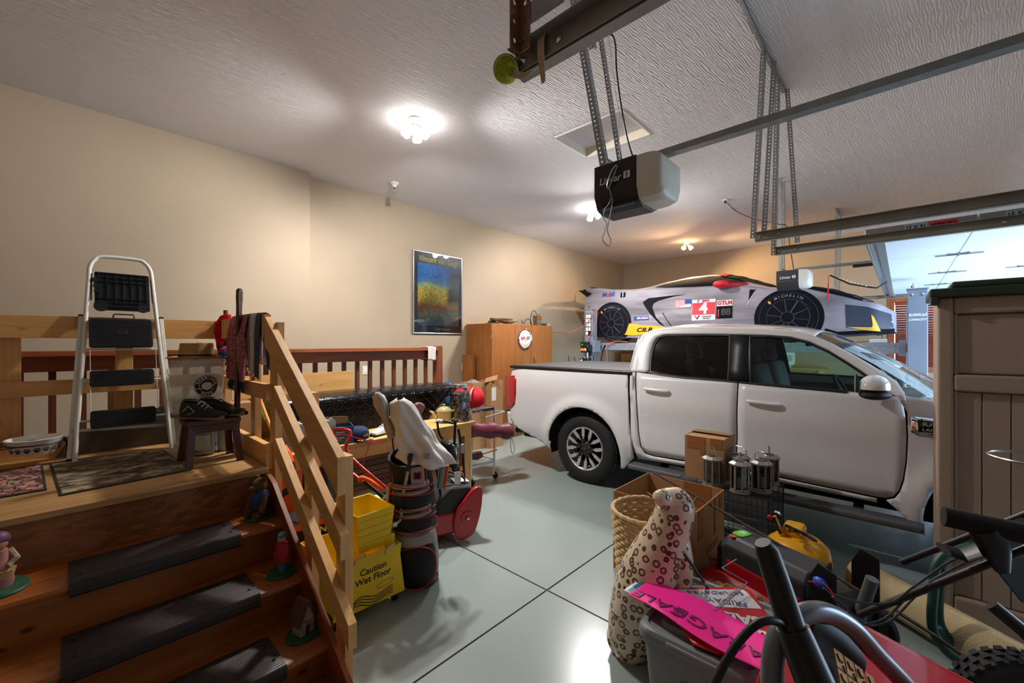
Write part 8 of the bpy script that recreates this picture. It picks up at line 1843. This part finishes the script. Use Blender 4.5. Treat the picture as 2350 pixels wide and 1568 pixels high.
t = thing('wicker_basket', 'tall round natural wicker basket behind the cat statue', 'basket', (2.41, 1.12, 0)); b = B()
for k in range(26):
 z = 0.012 + 0.0222 * k; r = 0.165 + 0.045 * (z / 0.58)
 b.tube([((r + 0.006 * (1 if (i + k) % 2 else -1)) * cos(2 * pi * i / 36), (r + 0.006 * (1 if (i + k) % 2 else -1)) * sin(2 * pi * i / 36), z) for i in range(36)], 0.0105, 5, closed=True)
o = b.os('weave', M_wick, t); o['kind'] = 'stuff'
for k in range(18): a = 2 * pi * k / 18; B().cyl((0.165 * cos(a), 0.165 * sin(a), 0.0), (0.210 * cos(a), 0.210 * sin(a), 0.585), 0.006, n=6).ob('stake', M_wick, t)
B().tube([(0.211 * cos(2 * pi * i / 72), 0.211 * sin(2 * pi * i / 72), 0.588 + 0.003 * sin(24 * 2 * pi * i / 72)) for i in range(72)], 0.014, 8, closed=True).os('rim_braid', M_wick, t); B().lathe([(0, 0.006), (0.165, 0.006)], 30).ob('bottom', M_wick, t)
def lips_mat():
 m = bpy.data.materials.new('lip_print_pottery'); m.use_nodes = True; nt, b, L = nodes_of(m); N = lambda t: nt.nodes.new('ShaderNode' + t)
 tc = N('TexCoord'); v = N('TexVoronoi'); v.inputs['Scale'].default_value = 24; v.inputs['Randomness'].default_value = 0.75; n = N('TexNoise'); n.inputs['Scale'].default_value = 60; L(tc.outputs['Object'], n.inputs['Vector'])
 L(tc.outputs['Object'], v.inputs['Vector']); ad = N('Math'); ad.operation = 'MULTIPLY_ADD'; ad.inputs[1].default_value = 0.22; L(n.outputs['Fac'], ad.inputs[0]); L(v.outputs['Distance'], ad.inputs[2])
 cr = N('ValToRGB'); e = cr.color_ramp.elements; e[0].position = 0.33; e[0].color = lin((206, 180, 152)); e[1].position = 0.57; e[1].color = lin((222, 202, 176))
 for p, c_ in ((0.38, (84, 60, 46)), (0.52, (74, 52, 42))): k = e.new(p); k.color = lin(c_)
 L(ad.outputs[0], cr.inputs[0]); L(cr.outputs[0], b.inputs['Base Color']); b.inputs['Roughness'].default_value = 0.28; b.inputs['Coat Weight'].default_value = 0.3
 return m
t = thing('cat_statue', 'seated big cat statue covered in brown lip print spots', 'statue', (2.05, 1.02, 0)); o0 = Vector(t.location); M_lip = lips_mat()
sp = [(1446, 1492, 42), (1448, 1462, 52), (1456, 1415, 58), (1474, 1365, 66), (1496, 1312, 67), (1516, 1262, 57), (1532, 1220, 46), (1546, 1185, 42), (1550, 1158, 40), (1546, 1140, 28), (1545, 1134, 8)]
PT = [at(a, b_, d=2.17 - 0.012 * i) - o0 for i, (a, b_, r) in enumerate(sp)]; PT[0].z = 0.004
rr = [r * 2.12 / 958 for _, _, r in sp]; SP = smoothpath(PT, 4); RR = []
for i in range(len(rr) - 1): RR += [rr[i] + (rr[i + 1] - rr[i]) * q / 4 for q in range(4)]
RR.append(rr[-1]); b = B(); b.tube(SP, RR, 28)
b.os('body', M_lip, t)
B().tube(smoothpath([PT[8] + Vector((0, 0, 0.01)), at(1525, 1145, d=2.05) - o0, at(1512, 1142, d=2.0) - o0], 4), [0.075, 0.072, 0.065, 0.058, 0.05, 0.044, 0.04, 0.036, 0.02], 18).os('muzzle', M_lip, t)
for a, b_, d in ((1578, 1172, 2.06), (1572, 1150, 2.22)): B().tube([at(a - 12, b_ + 14, d=d) - o0, at(a, b_, d=d) - o0, at(a + 5, b_ - 6, d=d) - o0], [0.034, 0.03, 0.012], 12).os('ear', M_lip, t)
for a, b_, c_, d_, s_ in ((1420, 1470, 1402, 1468, 0.05), (1470, 1475, 1484, 1492, 0.038)): p = at(c_, d_, Z=0.035) - o0; B().tube([PT[1], (PT[1] + p) / 2, p], [0.09, 0.07, s_], 16).os('paw', M_lip, t)
B().tube(smoothpath([PT[6] + Vector((0.02, -0.03, 0)), at(1562, 1290, d=2.06) - o0, at(1555, 1360, d=2.05) - o0, at(1540, 1440, Z=0.10) - o0, at(1542, 1470, Z=0.03) - o0], 4), [0.06] * 5 + [0.058] * 6 + [0.05] * 6, 16).os('foreleg', M_lip, t)
M_tote = mat('grey_tote_plastic', (126, 130, 134), rough=0.5, var=0.04)
to = thing('storage_tote', 'grey lidded storage tote under the garage sale signs', 'storage tote', (1.92, 0.595, 0)); TW, TD, TH = 0.27, 0.23, 0.42
b = B(); b.v = []
def tub(z, k): return [(x * k, y * k, z) for x, y in rrect(-TW, -TD, TW, TD, 0.06, 5)]
rings = [tub(0.0, 0.80), tub(0.02, 0.84), tub(0.33, 0.94), tub(0.335, 0.97), tub(0.38, 0.98)]; n = len(rings[0]); b.add([p for r_ in rings for p in r_], [(i * n + j, i * n + (j + 1) % n, (i + 1) * n + (j + 1) % n, (i + 1) * n + j) for i in range(4) for j in range(n)] + [tuple(range(n - 1, -1, -1))]); b.os('tub', M_tote, to)
b = B(); rings = [tub(0.36, 1.0), tub(0.365, 1.02), tub(0.395, 1.02), tub(0.41, 0.985), tub(0.412, 0.90), tub(0.400, 0.87), tub(0.400, 0.72), tub(0.416, 0.69), tub(0.418, 0.1)]
b.add([p for r_ in rings for p in r_], [(i * n + j, i * n + (j + 1) % n, (i + 1) * n + (j + 1) % n, (i + 1) * n + j) for i in range(8) for j in range(n)] + [tuple(8 * n + j for j in range(n))]); b.os('lid', M_tote, to, angle=50)
B().box(-TW * 0.98, -0.10, 0.372, -TW * 1.04, 0.10, 0.400).ob('lid_latch', M_tote, to, bevel=0.008); B().box(-0.05, -TD * 1.06, 0.30, 0.10, -TD * 0.95, 0.345).ob('grip_lip', M_tote, to, bevel=0.008)
st_ = B(Matrix.Translation((-0.245, -0.02, 0.20)) @ Matrix.Rotation(R(-6), 4, 'Y')).box(-0.002, -0.055, -0.06, 0.0, 0.055, 0.06).ob('product_label', mat('grey_label', (120, 116, 112), rough=.5, var=.1), to)
B(Matrix.Translation((-0.2475, 0.02, 0.24)) @ Matrix.Rotation(R(-6), 4, 'Y')).box(-0.001, -0.03, -0.012, 0.001, 0.03, 0.012).ob('label_logo', M_cred, to); B(Matrix.Translation((-0.2465, 0.02, 0.195)) @ Matrix.Rotation(R(-6), 4, 'Y')).box(-0.001, -0.02, -0.02, 0.001, 0.02, 0.02).ob('label_picture', M_bluep, to)
def sheet(name, label, cat, pix, z, m, th=0.004, wav=0.006):
 c_ = sum((at(*p, Z=z) for p in pix), Vector()) / len(pix); t = thing(name, label, cat, (c_.x, c_.y, z)); L_ = [(at(*p, Z=z) - c_) for p in pix]
 f = lambda u, v, o: (u, v, wav * sin(u * 9 + v * 14) + wav + o); fill_patch('sheet', [(p.x, p.y) for p in L_], f, m, t, 0.03, solid=th, off=th); return t, c_, f
M_pink = mat('neon_pink_card', (255, 24, 150), rough=0.6, var=0.03); M_redc = mat('red_coroplast', (206, 20, 34), rough=.35, var=.04); M_ink = mat('purple_ink', (74, 62, 122), rough=.6, var=.1); M_inkp = mat('plum_ink', (122, 10, 84), rough=.6, var=.1)
t, c_, f = sheet('garage_sale_sign', 'red and white garage sale sign lying upside down on the tote', 'sign', [(1480, 1349), (1700, 1352), (1722, 1360), (1800, 1470), (1812, 1500), (1650, 1505), (1590, 1480), (1560, 1440)], 0.425, M_redc, 0.004, 0.004)
w_ = [at(*p, Z=0.425) - c_ for p in ((1545, 1356), (1704, 1359), (1714, 1366), (1748, 1403), (1640, 1400), (1600, 1385))]
fill_patch('white_field', [(p.x, p.y) for p in w_], f, M_cwht, t, 0.03, off=0.0052)
def wr(par, f_, c_, body, px, py, dx, dy, size, m, z, bold=0.0, sx=1.0):
 p0 = at(px, py, Z=z) - c_; p1 = at(px + dx, py + dy, Z=z) - c_; e = (p1 - p0); e.z = 0; e.normalize(); g_ = Vector((-e.y, e.x, 0))
 text('lettering', body, size, m, par, None, 0.0004, bold, sx=sx, fn=lambda x, y, w: f_(p0.x + e.x * x + g_.x * y, p0.y + e.y * x + g_.y * y, 0.0065 + w))
wr(t, f, c_, 'FRIDAY', 1668, 1388, -40, -6, 0.05, M_ink, 0.425); wr(t, f, c_, 'SATURDAY 9-5', 1640, 1366, -40, -2, 0.038, M_ink, 0.425)
wr(t, f, c_, 'SALE', 1694, 1424, -40, -6, 0.085, M_cwht, 0.425, 0.003); wr(t, f, c_, 'GARAGE', 1752, 1462, -40, -12, 0.085, M_cwht, 0.425, 0.003)
t, c_, f = sheet('pink_sale_sign', 'neon pink handwritten garage sale strip lying across the tote', 'sign', [(1442, 1366), (1497, 1330), (1600, 1378), (1700, 1430), (1790, 1484), (1765, 1558), (1660, 1500), (1560, 1440)], 0.45, M_pink, 0.003, 0.006)
for body, a, b_, s_ in (('SALE', 1508, 1388, 0.075), ('GARAGE', 1672, 1472, 0.075)): wr(t, f, c_, body, a, b_, -60, -32, s_, M_inkp, 0.45, 0, 1.5)
t, c_, f = sheet('blue_card', 'white bordered blue card under the end of the pink strip', 'card', [(1431, 1356), (1472, 1328), (1510, 1345), (1470, 1375)], 0.438, M_cwht, 0.003, 0.0); q_ = [at(*p, Z=0.438) - c_ for p in ((1440, 1357), (1472, 1335), (1500, 1347), (1468, 1370))]; fill_patch('blue_field', [(p.x, p.y) for p in q_], f, mat('teal_print', (24, 118, 152), rough=.5, var=.05), t, 0.05, off=0.0042)
t = thing('fiberglass_stake', 'dark stake with white ferrule resting on the tote lid', 'stake', at(1625, 1350, Z=0.425)); o0 = Vector(t.location); pA = at(1568, 1268, d=1.95) - o0; B().tube([pA, pA * 0.18], 0.0075, 8).ob('stake_shaft', M_blkp, t); B().tube([pA * 0.18, (0, 0, 0.004)], 0.0078, 8).ob('ferrule', M_galv, t)
t = thing('spring_wire', 'coiled spring and bent wire stand lying on the sale sign', 'wire stand', at(1640, 1402, Z=0.46)); o0 = Vector(t.location); e0, e1 = at(1640, 1402, Z=0.462) - o0, at(1708, 1343, Z=0.47) - o0; d_ = e1 - e0; s1 = d_.cross(Vector((0, 0, 1))).normalized()
B().tube([e0 + d_ * k / 160 + s1 * 0.007 * cos(k * 2 * pi / 8) + Vector((0, 0, 0.007 * sin(k * 2 * pi / 8))) for k in range(161)], 0.0018, 5).os('spring', M_galv, t)
B().tube([e1, at(1716, 1337, Z=0.47) - o0, at(1665, 1309, Z=0.49) - o0, at(1657, 1304, Z=0.49) - o0, at(1690, 1284, Z=0.49) - o0], 0.0028, 6).ob('bent_wire', M_galv, t)
t = thing('brown_paper', 'crumpled brown kraft paper beside the tote', 'paper', (2.315, 0.62, 0)); B().grid(lambda u, v: ((u - .5) * 0.17, (v - .5) * 0.34, 0.30 + 0.05 * sin(pi * u) * sin(pi * v) + 0.02 * sin(u * 17 + v * 9) * sin(v * 23)), 26, 26).os('paper_sheet', mat('kraft_paper', (138, 94, 54), rough=.8, var=.12), t, solid=0.002)
B().box(-0.085, -0.18, 0, 0.085, 0.18, 0.30).ob('paper_sack', MATS['kraft_paper'], t, bevel=0.02)
# ================================================================ red battery mower
mw = thing('battery_mower', 'red battery lawn mower with black handle and grey battery cover', 'lawn mower', (2.71, 0.54, 0), R(67)); MWI = (Matrix.Translation(mw.location) @ Matrix.Rotation(R(67), 4, 'Z')).inverted(); ml = lambda *a, **k: MWI @ at(*a, **k)
def deck(u, v):
 x = -0.36 + 0.74 * u; a = pi * v; w = 0.25 * (1 if u < 0.8 else math.sqrt(max(0.02, 1 - ((u - 0.8) / 0.2) ** 2))); return (x, -w * cos(a), 0.08 + 0.17 * sin(a) ** 0.45 * (0.9 + 0.1 * sin(pi * u)) * (1 if u < .9 else 1 - 2.5 * (u - .9)))
B().grid(deck, 26, 19).os('deck', M_tor, mw, solid=0.01)
cs_ = [(-0.125, 0.22), (-0.125, 0.40), (-0.085, 0.455), (0.085, 0.455), (0.125, 0.40), (0.125, 0.22)]
b = B(); b.add([(-0.26, y, z) for y, z in cs_] + [(0.20, y, z) for y, z in cs_] + [(0.27, y * 0.85, 0.22 + (z - 0.22) * 0.7) for y, z in cs_], [(i + 6 * k, (i + 1) % 6 + 6 * k, (i + 1) % 6 + 6 + 6 * k, i + 6 + 6 * k) for k in range(2) for i in range(6)] + [(5, 4, 3, 2, 1, 0), (12, 13, 14, 15, 16, 17)]); b.ob('battery_cover', mat('charcoal_plastic', (52, 53, 56), rough=.45, var=.05), mw, bevel=0.012, seg=3)
B().box(-0.245, -0.13, 0.20, 0.19, 0.13, 0.33).ob('motor_housing', M_tor, mw, bevel=0.015); M_lime = mat('lime_display', (96, 190, 40), rough=.4, var=.05)
dp = B(Matrix.Translation((0.17, 0.01, 0.4565))).prism(rrect(-0.035, -0.05, 0.035, 0.05, 0.02), 0, 0.003).ob('display', M_lime, mw); text('display_lettering', '60', 0.05, M_cwht, dp, basis((0.172, -0.005, 0.4605), (0, 1, 0), (-1, 0, 0)), bold=.001); text('display_lettering', 'V', 0.02, M_cwht, dp, basis((0.172, 0.033, 0.4605), (0, 1, 0), (-1, 0, 0)))
B().prism(rrect(0.155, 0.065, 0.185, 0.10, 0.006), 0.452, 0.4568).ob('red_badge', M_cred, mw)
bd_ = B(Matrix.Translation((0.31, 0.05, 0.262)) @ Matrix.Rotation(R(6), 4, 'Y')); bd_.prism(rrect(-0.03, -0.055, 0.03, 0.055, 0.012), -0.004, 0.001).ob('brand_plate', M_tor, mw, bevel=.001); text('brand_lettering', 'TORO', 0.034, M_baggry, mw, basis((0.31, 0.05, 0.2675), (0, 1, 0), (-1, 0, 0.1)))
for x, y, r in ((0.24, 0.27, 0.10), (0.24, -0.27, 0.10), (-0.32, 0.29, 0.13), (-0.32, -0.29, 0.13)): B(Matrix.Translation((x, y, r)) @ Matrix.Rotation(R(90), 4, 'X')).lathe([(0, -0.02), (r * .6, -0.02), (r * .9, -0.025), (r, -0.015), (r, 0.015), (r * .9, 0.025), (r * .6, 0.02), (0, 0.02)], 26).os('wheel', M_tire, mw)
for y in (-0.19, 0.16):
 B().prism([(-0.42, 0.14), (-0.30, 0.14), (-0.30, 0.48), (-0.34, 0.56), (-0.42, 0.54)], y - 0.006, y + 0.006, 'y').ob('handle_bracket', M_blackpaint, mw, bevel=0.004); B().sph((-0.36, y * 1.12, 0.48), (0.035, 0.02, 0.025), 10, 8).os('blue_clamp', mat('blue_clamp_plastic', (20, 92, 214), rough=.4, var=.05), mw)
B().box(-0.40, -0.19, 0.10, -0.30, 0.16, 0.34).ob('rear_flap', M_blkp, mw, bevel=0.01); B().cyl((-0.40, -0.04, 0.26), (-0.46, -0.04, 0.50), 0.026, n=14).os('grey_roller', mat('grey_foam', (92, 94, 96), rough=.7, var=.06), mw)
W0, W1 = Vector((2.60, 0.0, 0.60)), Vector((2.47, -0.46, 1.06)); V0, V1 = Vector((2.27, 0.13, 0.46)), Vector((2.22, -0.34, 0.935))
for p, q_ in ((W0, W1), (V0, V1)): B().tube([MWI @ p, MWI @ q_], 0.0135, 10).os('handle_tube', M_blackpaint, mw)
B().tube([MWI @ Vector((2.154, -0.109, 0.977)), MWI @ Vector((2.215, -0.44, 0.95))], 0.034, 14).os('foam_grip', mat('black_foam', (24, 24, 25), rough=.9, var=.1), mw)
B().tube([ml(2165, 1260, d=1.52), ml(2210, 1275, d=1.50), ml(2250, 1262, d=1.47)], 0.05, 14, flat=0.25).os('control_tray', M_blkp, mw); B().tube([ml(2255, 1205, d=1.45), ml(2275, 1235, d=1.45), ml(2300, 1310, d=1.45)], [0.045, 0.05, 0.02], 12).os('control_pod', M_blkp, mw)
B().add([tuple(ml(*p, d=1.5)) for p in ((2255, 1225), (2350, 1190), (2350, 1385), (2290, 1310))], [(0, 1, 2, 3)]).ob('grass_chute_flap', M_blkp, mw, solid=0.01)
for k, pts in enumerate((((2255, 1262), (2180, 1290), (2100, 1345), (2040, 1385), (1960, 1380), (1915, 1365)), ((2262, 1268), (2180, 1310), (2090, 1365), (2030, 1420), (1960, 1435), (1935, 1410), (1910, 1370)), ((2240, 1285), (2150, 1325), (2100, 1370), (2050, 1420), (2010, 1436), (1975, 1425), (1945, 1400), (1890, 1350)))):
 B().tube(smoothpath([ml(*p, d=1.60 + 0.05 * k) for p in pts], 6), 0.0042, 7).os('control_cable', M_dkplastic, mw)
B().tube(smoothpath([ml(1855, 1335, d=1.95), ml(1890, 1340, d=1.9), ml(1915, 1368, d=1.85)], 5), 0.003, 6).os('red_lead', M_redp, mw)
t = thing('air_compressor', 'yellow air compressor tank with gauge behind the mower', 'air compressor', (3.28, 0.50, 0)); M_dewy = mat('yellow_machine_paint', (236, 170, 24), rough=.35, var=.05)
B().lathe([(0, 0.05), (0.12, 0.05), (0.17, 0.10), (0.185, 0.19), (0.17, 0.28), (0.12, 0.325), (0, 0.34)], 36).os('tank', M_dewy, t); B().cb((0.02, 0.02, 0.36), (0.14, 0.12, 0.08)).ob('motor_cover', M_dewy, t, bevel=0.025, seg=3)
for a in (0.5, 2.6, 4.7): B().cyl((0.13 * cos(a), 0.13 * sin(a), 0), (0.13 * cos(a), 0.13 * sin(a), 0.07), 0.02, n=10).ob('foot', M_blkp, t)
B().lathe([(0.181, 0.14), (0.1865, 0.19), (0.18, 0.235)], 12, a0=R(215), a1=R(262)).os('spec_label', M_print_blk, t)
for k in range(4): B().lathe([(0.1835 + 0.001 * k, 0.15 + k * 0.02), (0.1845 + 0.001 * k, 0.156 + k * 0.02)], 6, a0=R(220 + 6 * (k % 2)), a1=R(250)).ob('label_line', M_badgewhite, t)
M_brass = mat('brass', (190, 150, 80), rough=.25, metal=1, var=.05); B().tube([(-0.05, -0.02, 0.36), (-0.11, 0.0, 0.40), (-0.15, 0.02, 0.41)], 0.012, 10).os('brass_fitting', M_brass, t); B().tube([(-0.06, 0.08, 0.34), (-0.06, 0.12, 0.44)], 0.014, 10).ob('regulator', M_brass, t); B(Matrix.Translation((-0.06, 0.11, 0.45)) @ Matrix.Rotation(R(70), 4, 'Y')).lathe([(0, 0), (0.028, 0), (0.028, 0.02), (0, 0.022)], 18).os('gauge', M_chrome, t); B().sph((-0.09, 0.14, 0.445), 0.016, 10, 8).os('red_knob', M_redp, t)
B().tube([(-0.02, -0.10, 0.34), (-0.12, -0.06, 0.40), (-0.10, 0.05, 0.42)], 0.010, 8).os('carry_bar', M_blackpaint, t)
M_carpet = mat('beige_carpet', (190, 170, 130), rough=0.95, var=0.12, vscale=8, bump=0.5, bscale=180); t = thing('rolled_carpet', 'rolled beige carpet lying on the floor in front of the shed', 'carpet', (3.10, -0.10, 0)); e0, e1 = Vector((0.34, 0.29, 0.125)), Vector((-0.38, -0.62, 0.125)); d_ = (e1 - e0).normalized(); sd = d_.cross(Vector((0, 0, 1)))
vs = []; m_ = 70
for k in range(m_ + 1):
 a = 2 * pi * 2.2 * k / m_; r = 0.05 + 0.073 * k / m_; vs.append((sd * cos(a) + Vector((0, 0, 1)) * sin(a)) * r)
B().add([e0 + v for v in vs] + [e1 + v for v in vs], [(k, k + 1, m_ + 2 + k, m_ + 1 + k) for k in range(m_)]).os('roll', M_carpet, t, solid=0.012)
gc = thing('green_tube_cart', 'green bent tube hand cart with a knobby black wheel', 'hand cart', (2.80, -0.20, 0)); o0 = Vector(gc.location); M_grn = mat('dark_green_tube', (36, 78, 70), rough=.45, var=.15, vscale=12)
for dd, dx in ((1.95, 0), (2.08, 16)):
 B().tube(smoothpath([at(a + dx, b_ - dx, d=dd) - o0 for a, b_ in ((2225, 1256), (2175, 1272), (2148, 1300), (2143, 1350), (2138, 1420), (2148, 1462), (2190, 1510), (2270, 1540))], 6), 0.019, 12).os('frame_tube', M_grn, gc)
B().cb(at(2208, 1268, d=1.98) - o0, (0.03, 0.08, 0.04)).ob('gusset', M_grn, gc, bevel=0.004); B().bar(at(2155, 1440, d=1.95) - o0, at(2168, 1488, d=1.95) - o0, 0.02, 0.02).ob('cross_tab', M_grn, gc)
wc = Vector((2.50, -0.33, 0.20)) - o0; AXW = Matrix.Translation(wc) @ Matrix.Rotation(R(25), 4, 'Z') @ Matrix.Rotation(R(90), 4, 'Y'); B(AXW).lathe([(0.09, -0.05), (0.17, -0.06), (0.195, -0.04), (0.20, 0), (0.195, 0.04), (0.17, 0.06), (0.09, 0.05)], 40).os('wheel_tire', M_tire, gc); B(AXW).lathe([(0, -0.045), (0.095, -0.045), (0.095, 0.045), (0, 0.045)], 24).ob('wheel_hub', M_dkplastic, gc)
b = B()
for k in range(30):
 for q_ in (-0.03, 0.0, 0.03): b.M = AXW @ Matrix.Rotation(2 * pi * (k + (0.5 if q_ == 0 else 0)) / 30, 4, 'Z'); b.cb((0.199, 0, q_), (0.014, 0.024, 0.022))
o = b.ob('tread_knob', M_tire, gc); o['kind'] = 'stuff'
B().tube([at(2275, 1388, d=1.5) - o0, at(2350, 1450, d=1.45) - o0, at(2400, 1500, d=1.42) - o0], 0.022, 12).os('lever_grip', M_blkp, gc); B().tube([at(2060, 1405, d=1.9) - o0, at(2150, 1462, d=1.9) - o0, at(2262, 1545, d=1.85) - o0], 0.008, 8).ob('stay_rod', M_rust, gc)
t = thing('plant_ring', 'thin grey wire plant ring in front of the shed panel', 'plant ring', (2.62, -0.39, 0)); B().tube([(0.13 * cos(2 * pi * i / 30), 0.13 * sin(2 * pi * i / 30), 1.14) for i in range(30)], 0.005, 6, closed=True).os('ring', M_galv, t)
B().cyl((0, -0.13, 1.14), (0, -0.13, 0), 0.005, n=6).ob('ring_leg', M_galv, t)
# ================================================================ snow blower close to the camera
fb = thing('gas_snow_blower', 'red snow blower with grey tube handle and black grip in the corner', 'snow blower', (1.62, -0.12, 0)); o0 = Vector(fb.location); q = lambda a, b_, d: at(a, b_, d=d) - o0; M_gtube = mat('grey_powder_tube', (112, 116, 124), rough=.28, var=.05, metal=.3)
B().tube(smoothpath([q(1775, 1690, .93), q(1772, 1560, .95), q(1778, 1490, .96), q(1800, 1440, .97), q(1850, 1408, .99), q(1900, 1408, 1.02), q(1955, 1440, 1.05), q(2010, 1500, 1.08), q(2085, 1580, 1.12), q(2160, 1680, 1.18)], 6), 0.0235, 14).os('handle_tube', M_gtube, fb)
B().tube([q(1750, 1245, 1.0), q(1760, 1265, 1.0), q(1785, 1340, .97), q(1818, 1445, .93)], [0.018, 0.027, 0.028, 0.029], 14).os('hand_grip', M_blkp, fb); B().tube([q(1818, 1440, .93), q(1832, 1475, .92), q(1900, 1640, .86)], [0.034, 0.036, 0.04], 14).os('grip_sleeve', M_blkp, fb)
B().tube(smoothpath([q(1560, 1720, .86), q(1640, 1570, .88), q(1668, 1515, .89), q(1705, 1462, .90), q(1745, 1428, .90), q(1785, 1428, .91), q(1815, 1452, .94)], 6), 0.0085, 10).os('cable', M_blktrim, fb)
hb = [(-0.36, 0.12), (0.20, 0.12), (0.27, 0.30), (0.25, 0.60), (0.19, 0.67), (-0.30, 0.67), (-0.40, 0.45)]
B(Matrix.Translation((0.22, 0.20, 0)) @ Matrix.Rotation(R(-24), 4, 'Z') @ Matrix.Translation((-0.22, -0.20, 0))).prism(hb, -0.30, 0.22, 'y').ob('auger_housing', M_tor, fb, bevel=0.03, seg=3)
for y in (-0.37, 0.31): B(Matrix.Translation((-0.22, y, 0.20)) @ Matrix.Rotation(R(90), 4, 'X')).lathe([(0, -0.05), (0.11, -0.05), (0.19, -0.055), (0.20, -0.03), (0.20, 0.03), (0.19, 0.055), (0.11, 0.05), (0, 0.05)], 30).os('wheel', M_tire, fb)
B().tube([q(2160, 1680, 1.18), Vector((0.10, -0.22, 0.58))], 0.0235, 12).ob('handle_tube', M_gtube, fb); B().tube([q(1775, 1690, .93), Vector((-0.34, 0.16, 0.50))], 0.0235, 12).ob('handle_tube', M_gtube, fb)
B().tube([q(1900, 1640, .86), Vector((-0.36, 0.05, 0.52))], 0.03, 12).ob('grip_post', M_blkp, fb)
pa = [q(*p) for p in ((1872, 1432, 1.06), (1950, 1440, 1.12), (1990, 1520, 1.12), (1960, 1640, 1.02), (1880, 1640, .97))]; B().add(pa, [(0, 1, 2, 3, 4)]).ob('label_plate', M_blkp, fb, solid=0.006)
l0_, lx, ly = q(1886, 1478, 1.045), q(1980, 1548, 1.075) - q(1886, 1478, 1.045), q(1905, 1580, 1.0) - q(1886, 1478, 1.045)
nrm = lx.cross(ly).normalized(); nrm = nrm if nrm.dot(Vector((0, 0, 1))) > 0 else -nrm; lp = lambda u, v: l0_ + lx * u + ly * v + nrm * 0.022
M_warn = mat('amber_warning_label', (232, 160, 20), rough=.5, var=.04)
for i in range(4):
 for j in range(2):
  u0, v0 = 0.04 + i * 0.25, 0.02 + j * 0.46; c_ = B().add([lp(u0, v0), lp(u0 + 0.21, v0), lp(u0 + 0.21, v0 + 0.42), lp(u0, v0 + 0.42)], [(0, 1, 2, 3)]).ob('warning_label', M_warn, fb, solid=0.001)
  for k in range(3): p = lp(u0 + 0.05 + 0.05 * k, v0 + 0.1 + 0.1 * k) + nrm * 0.002; B().bar(p, p + lx * 0.05 + ly * (0.14 - 0.1 * (k % 2)), 0.003, 0.003).ob('label_glyph', M_print_blk, c_)
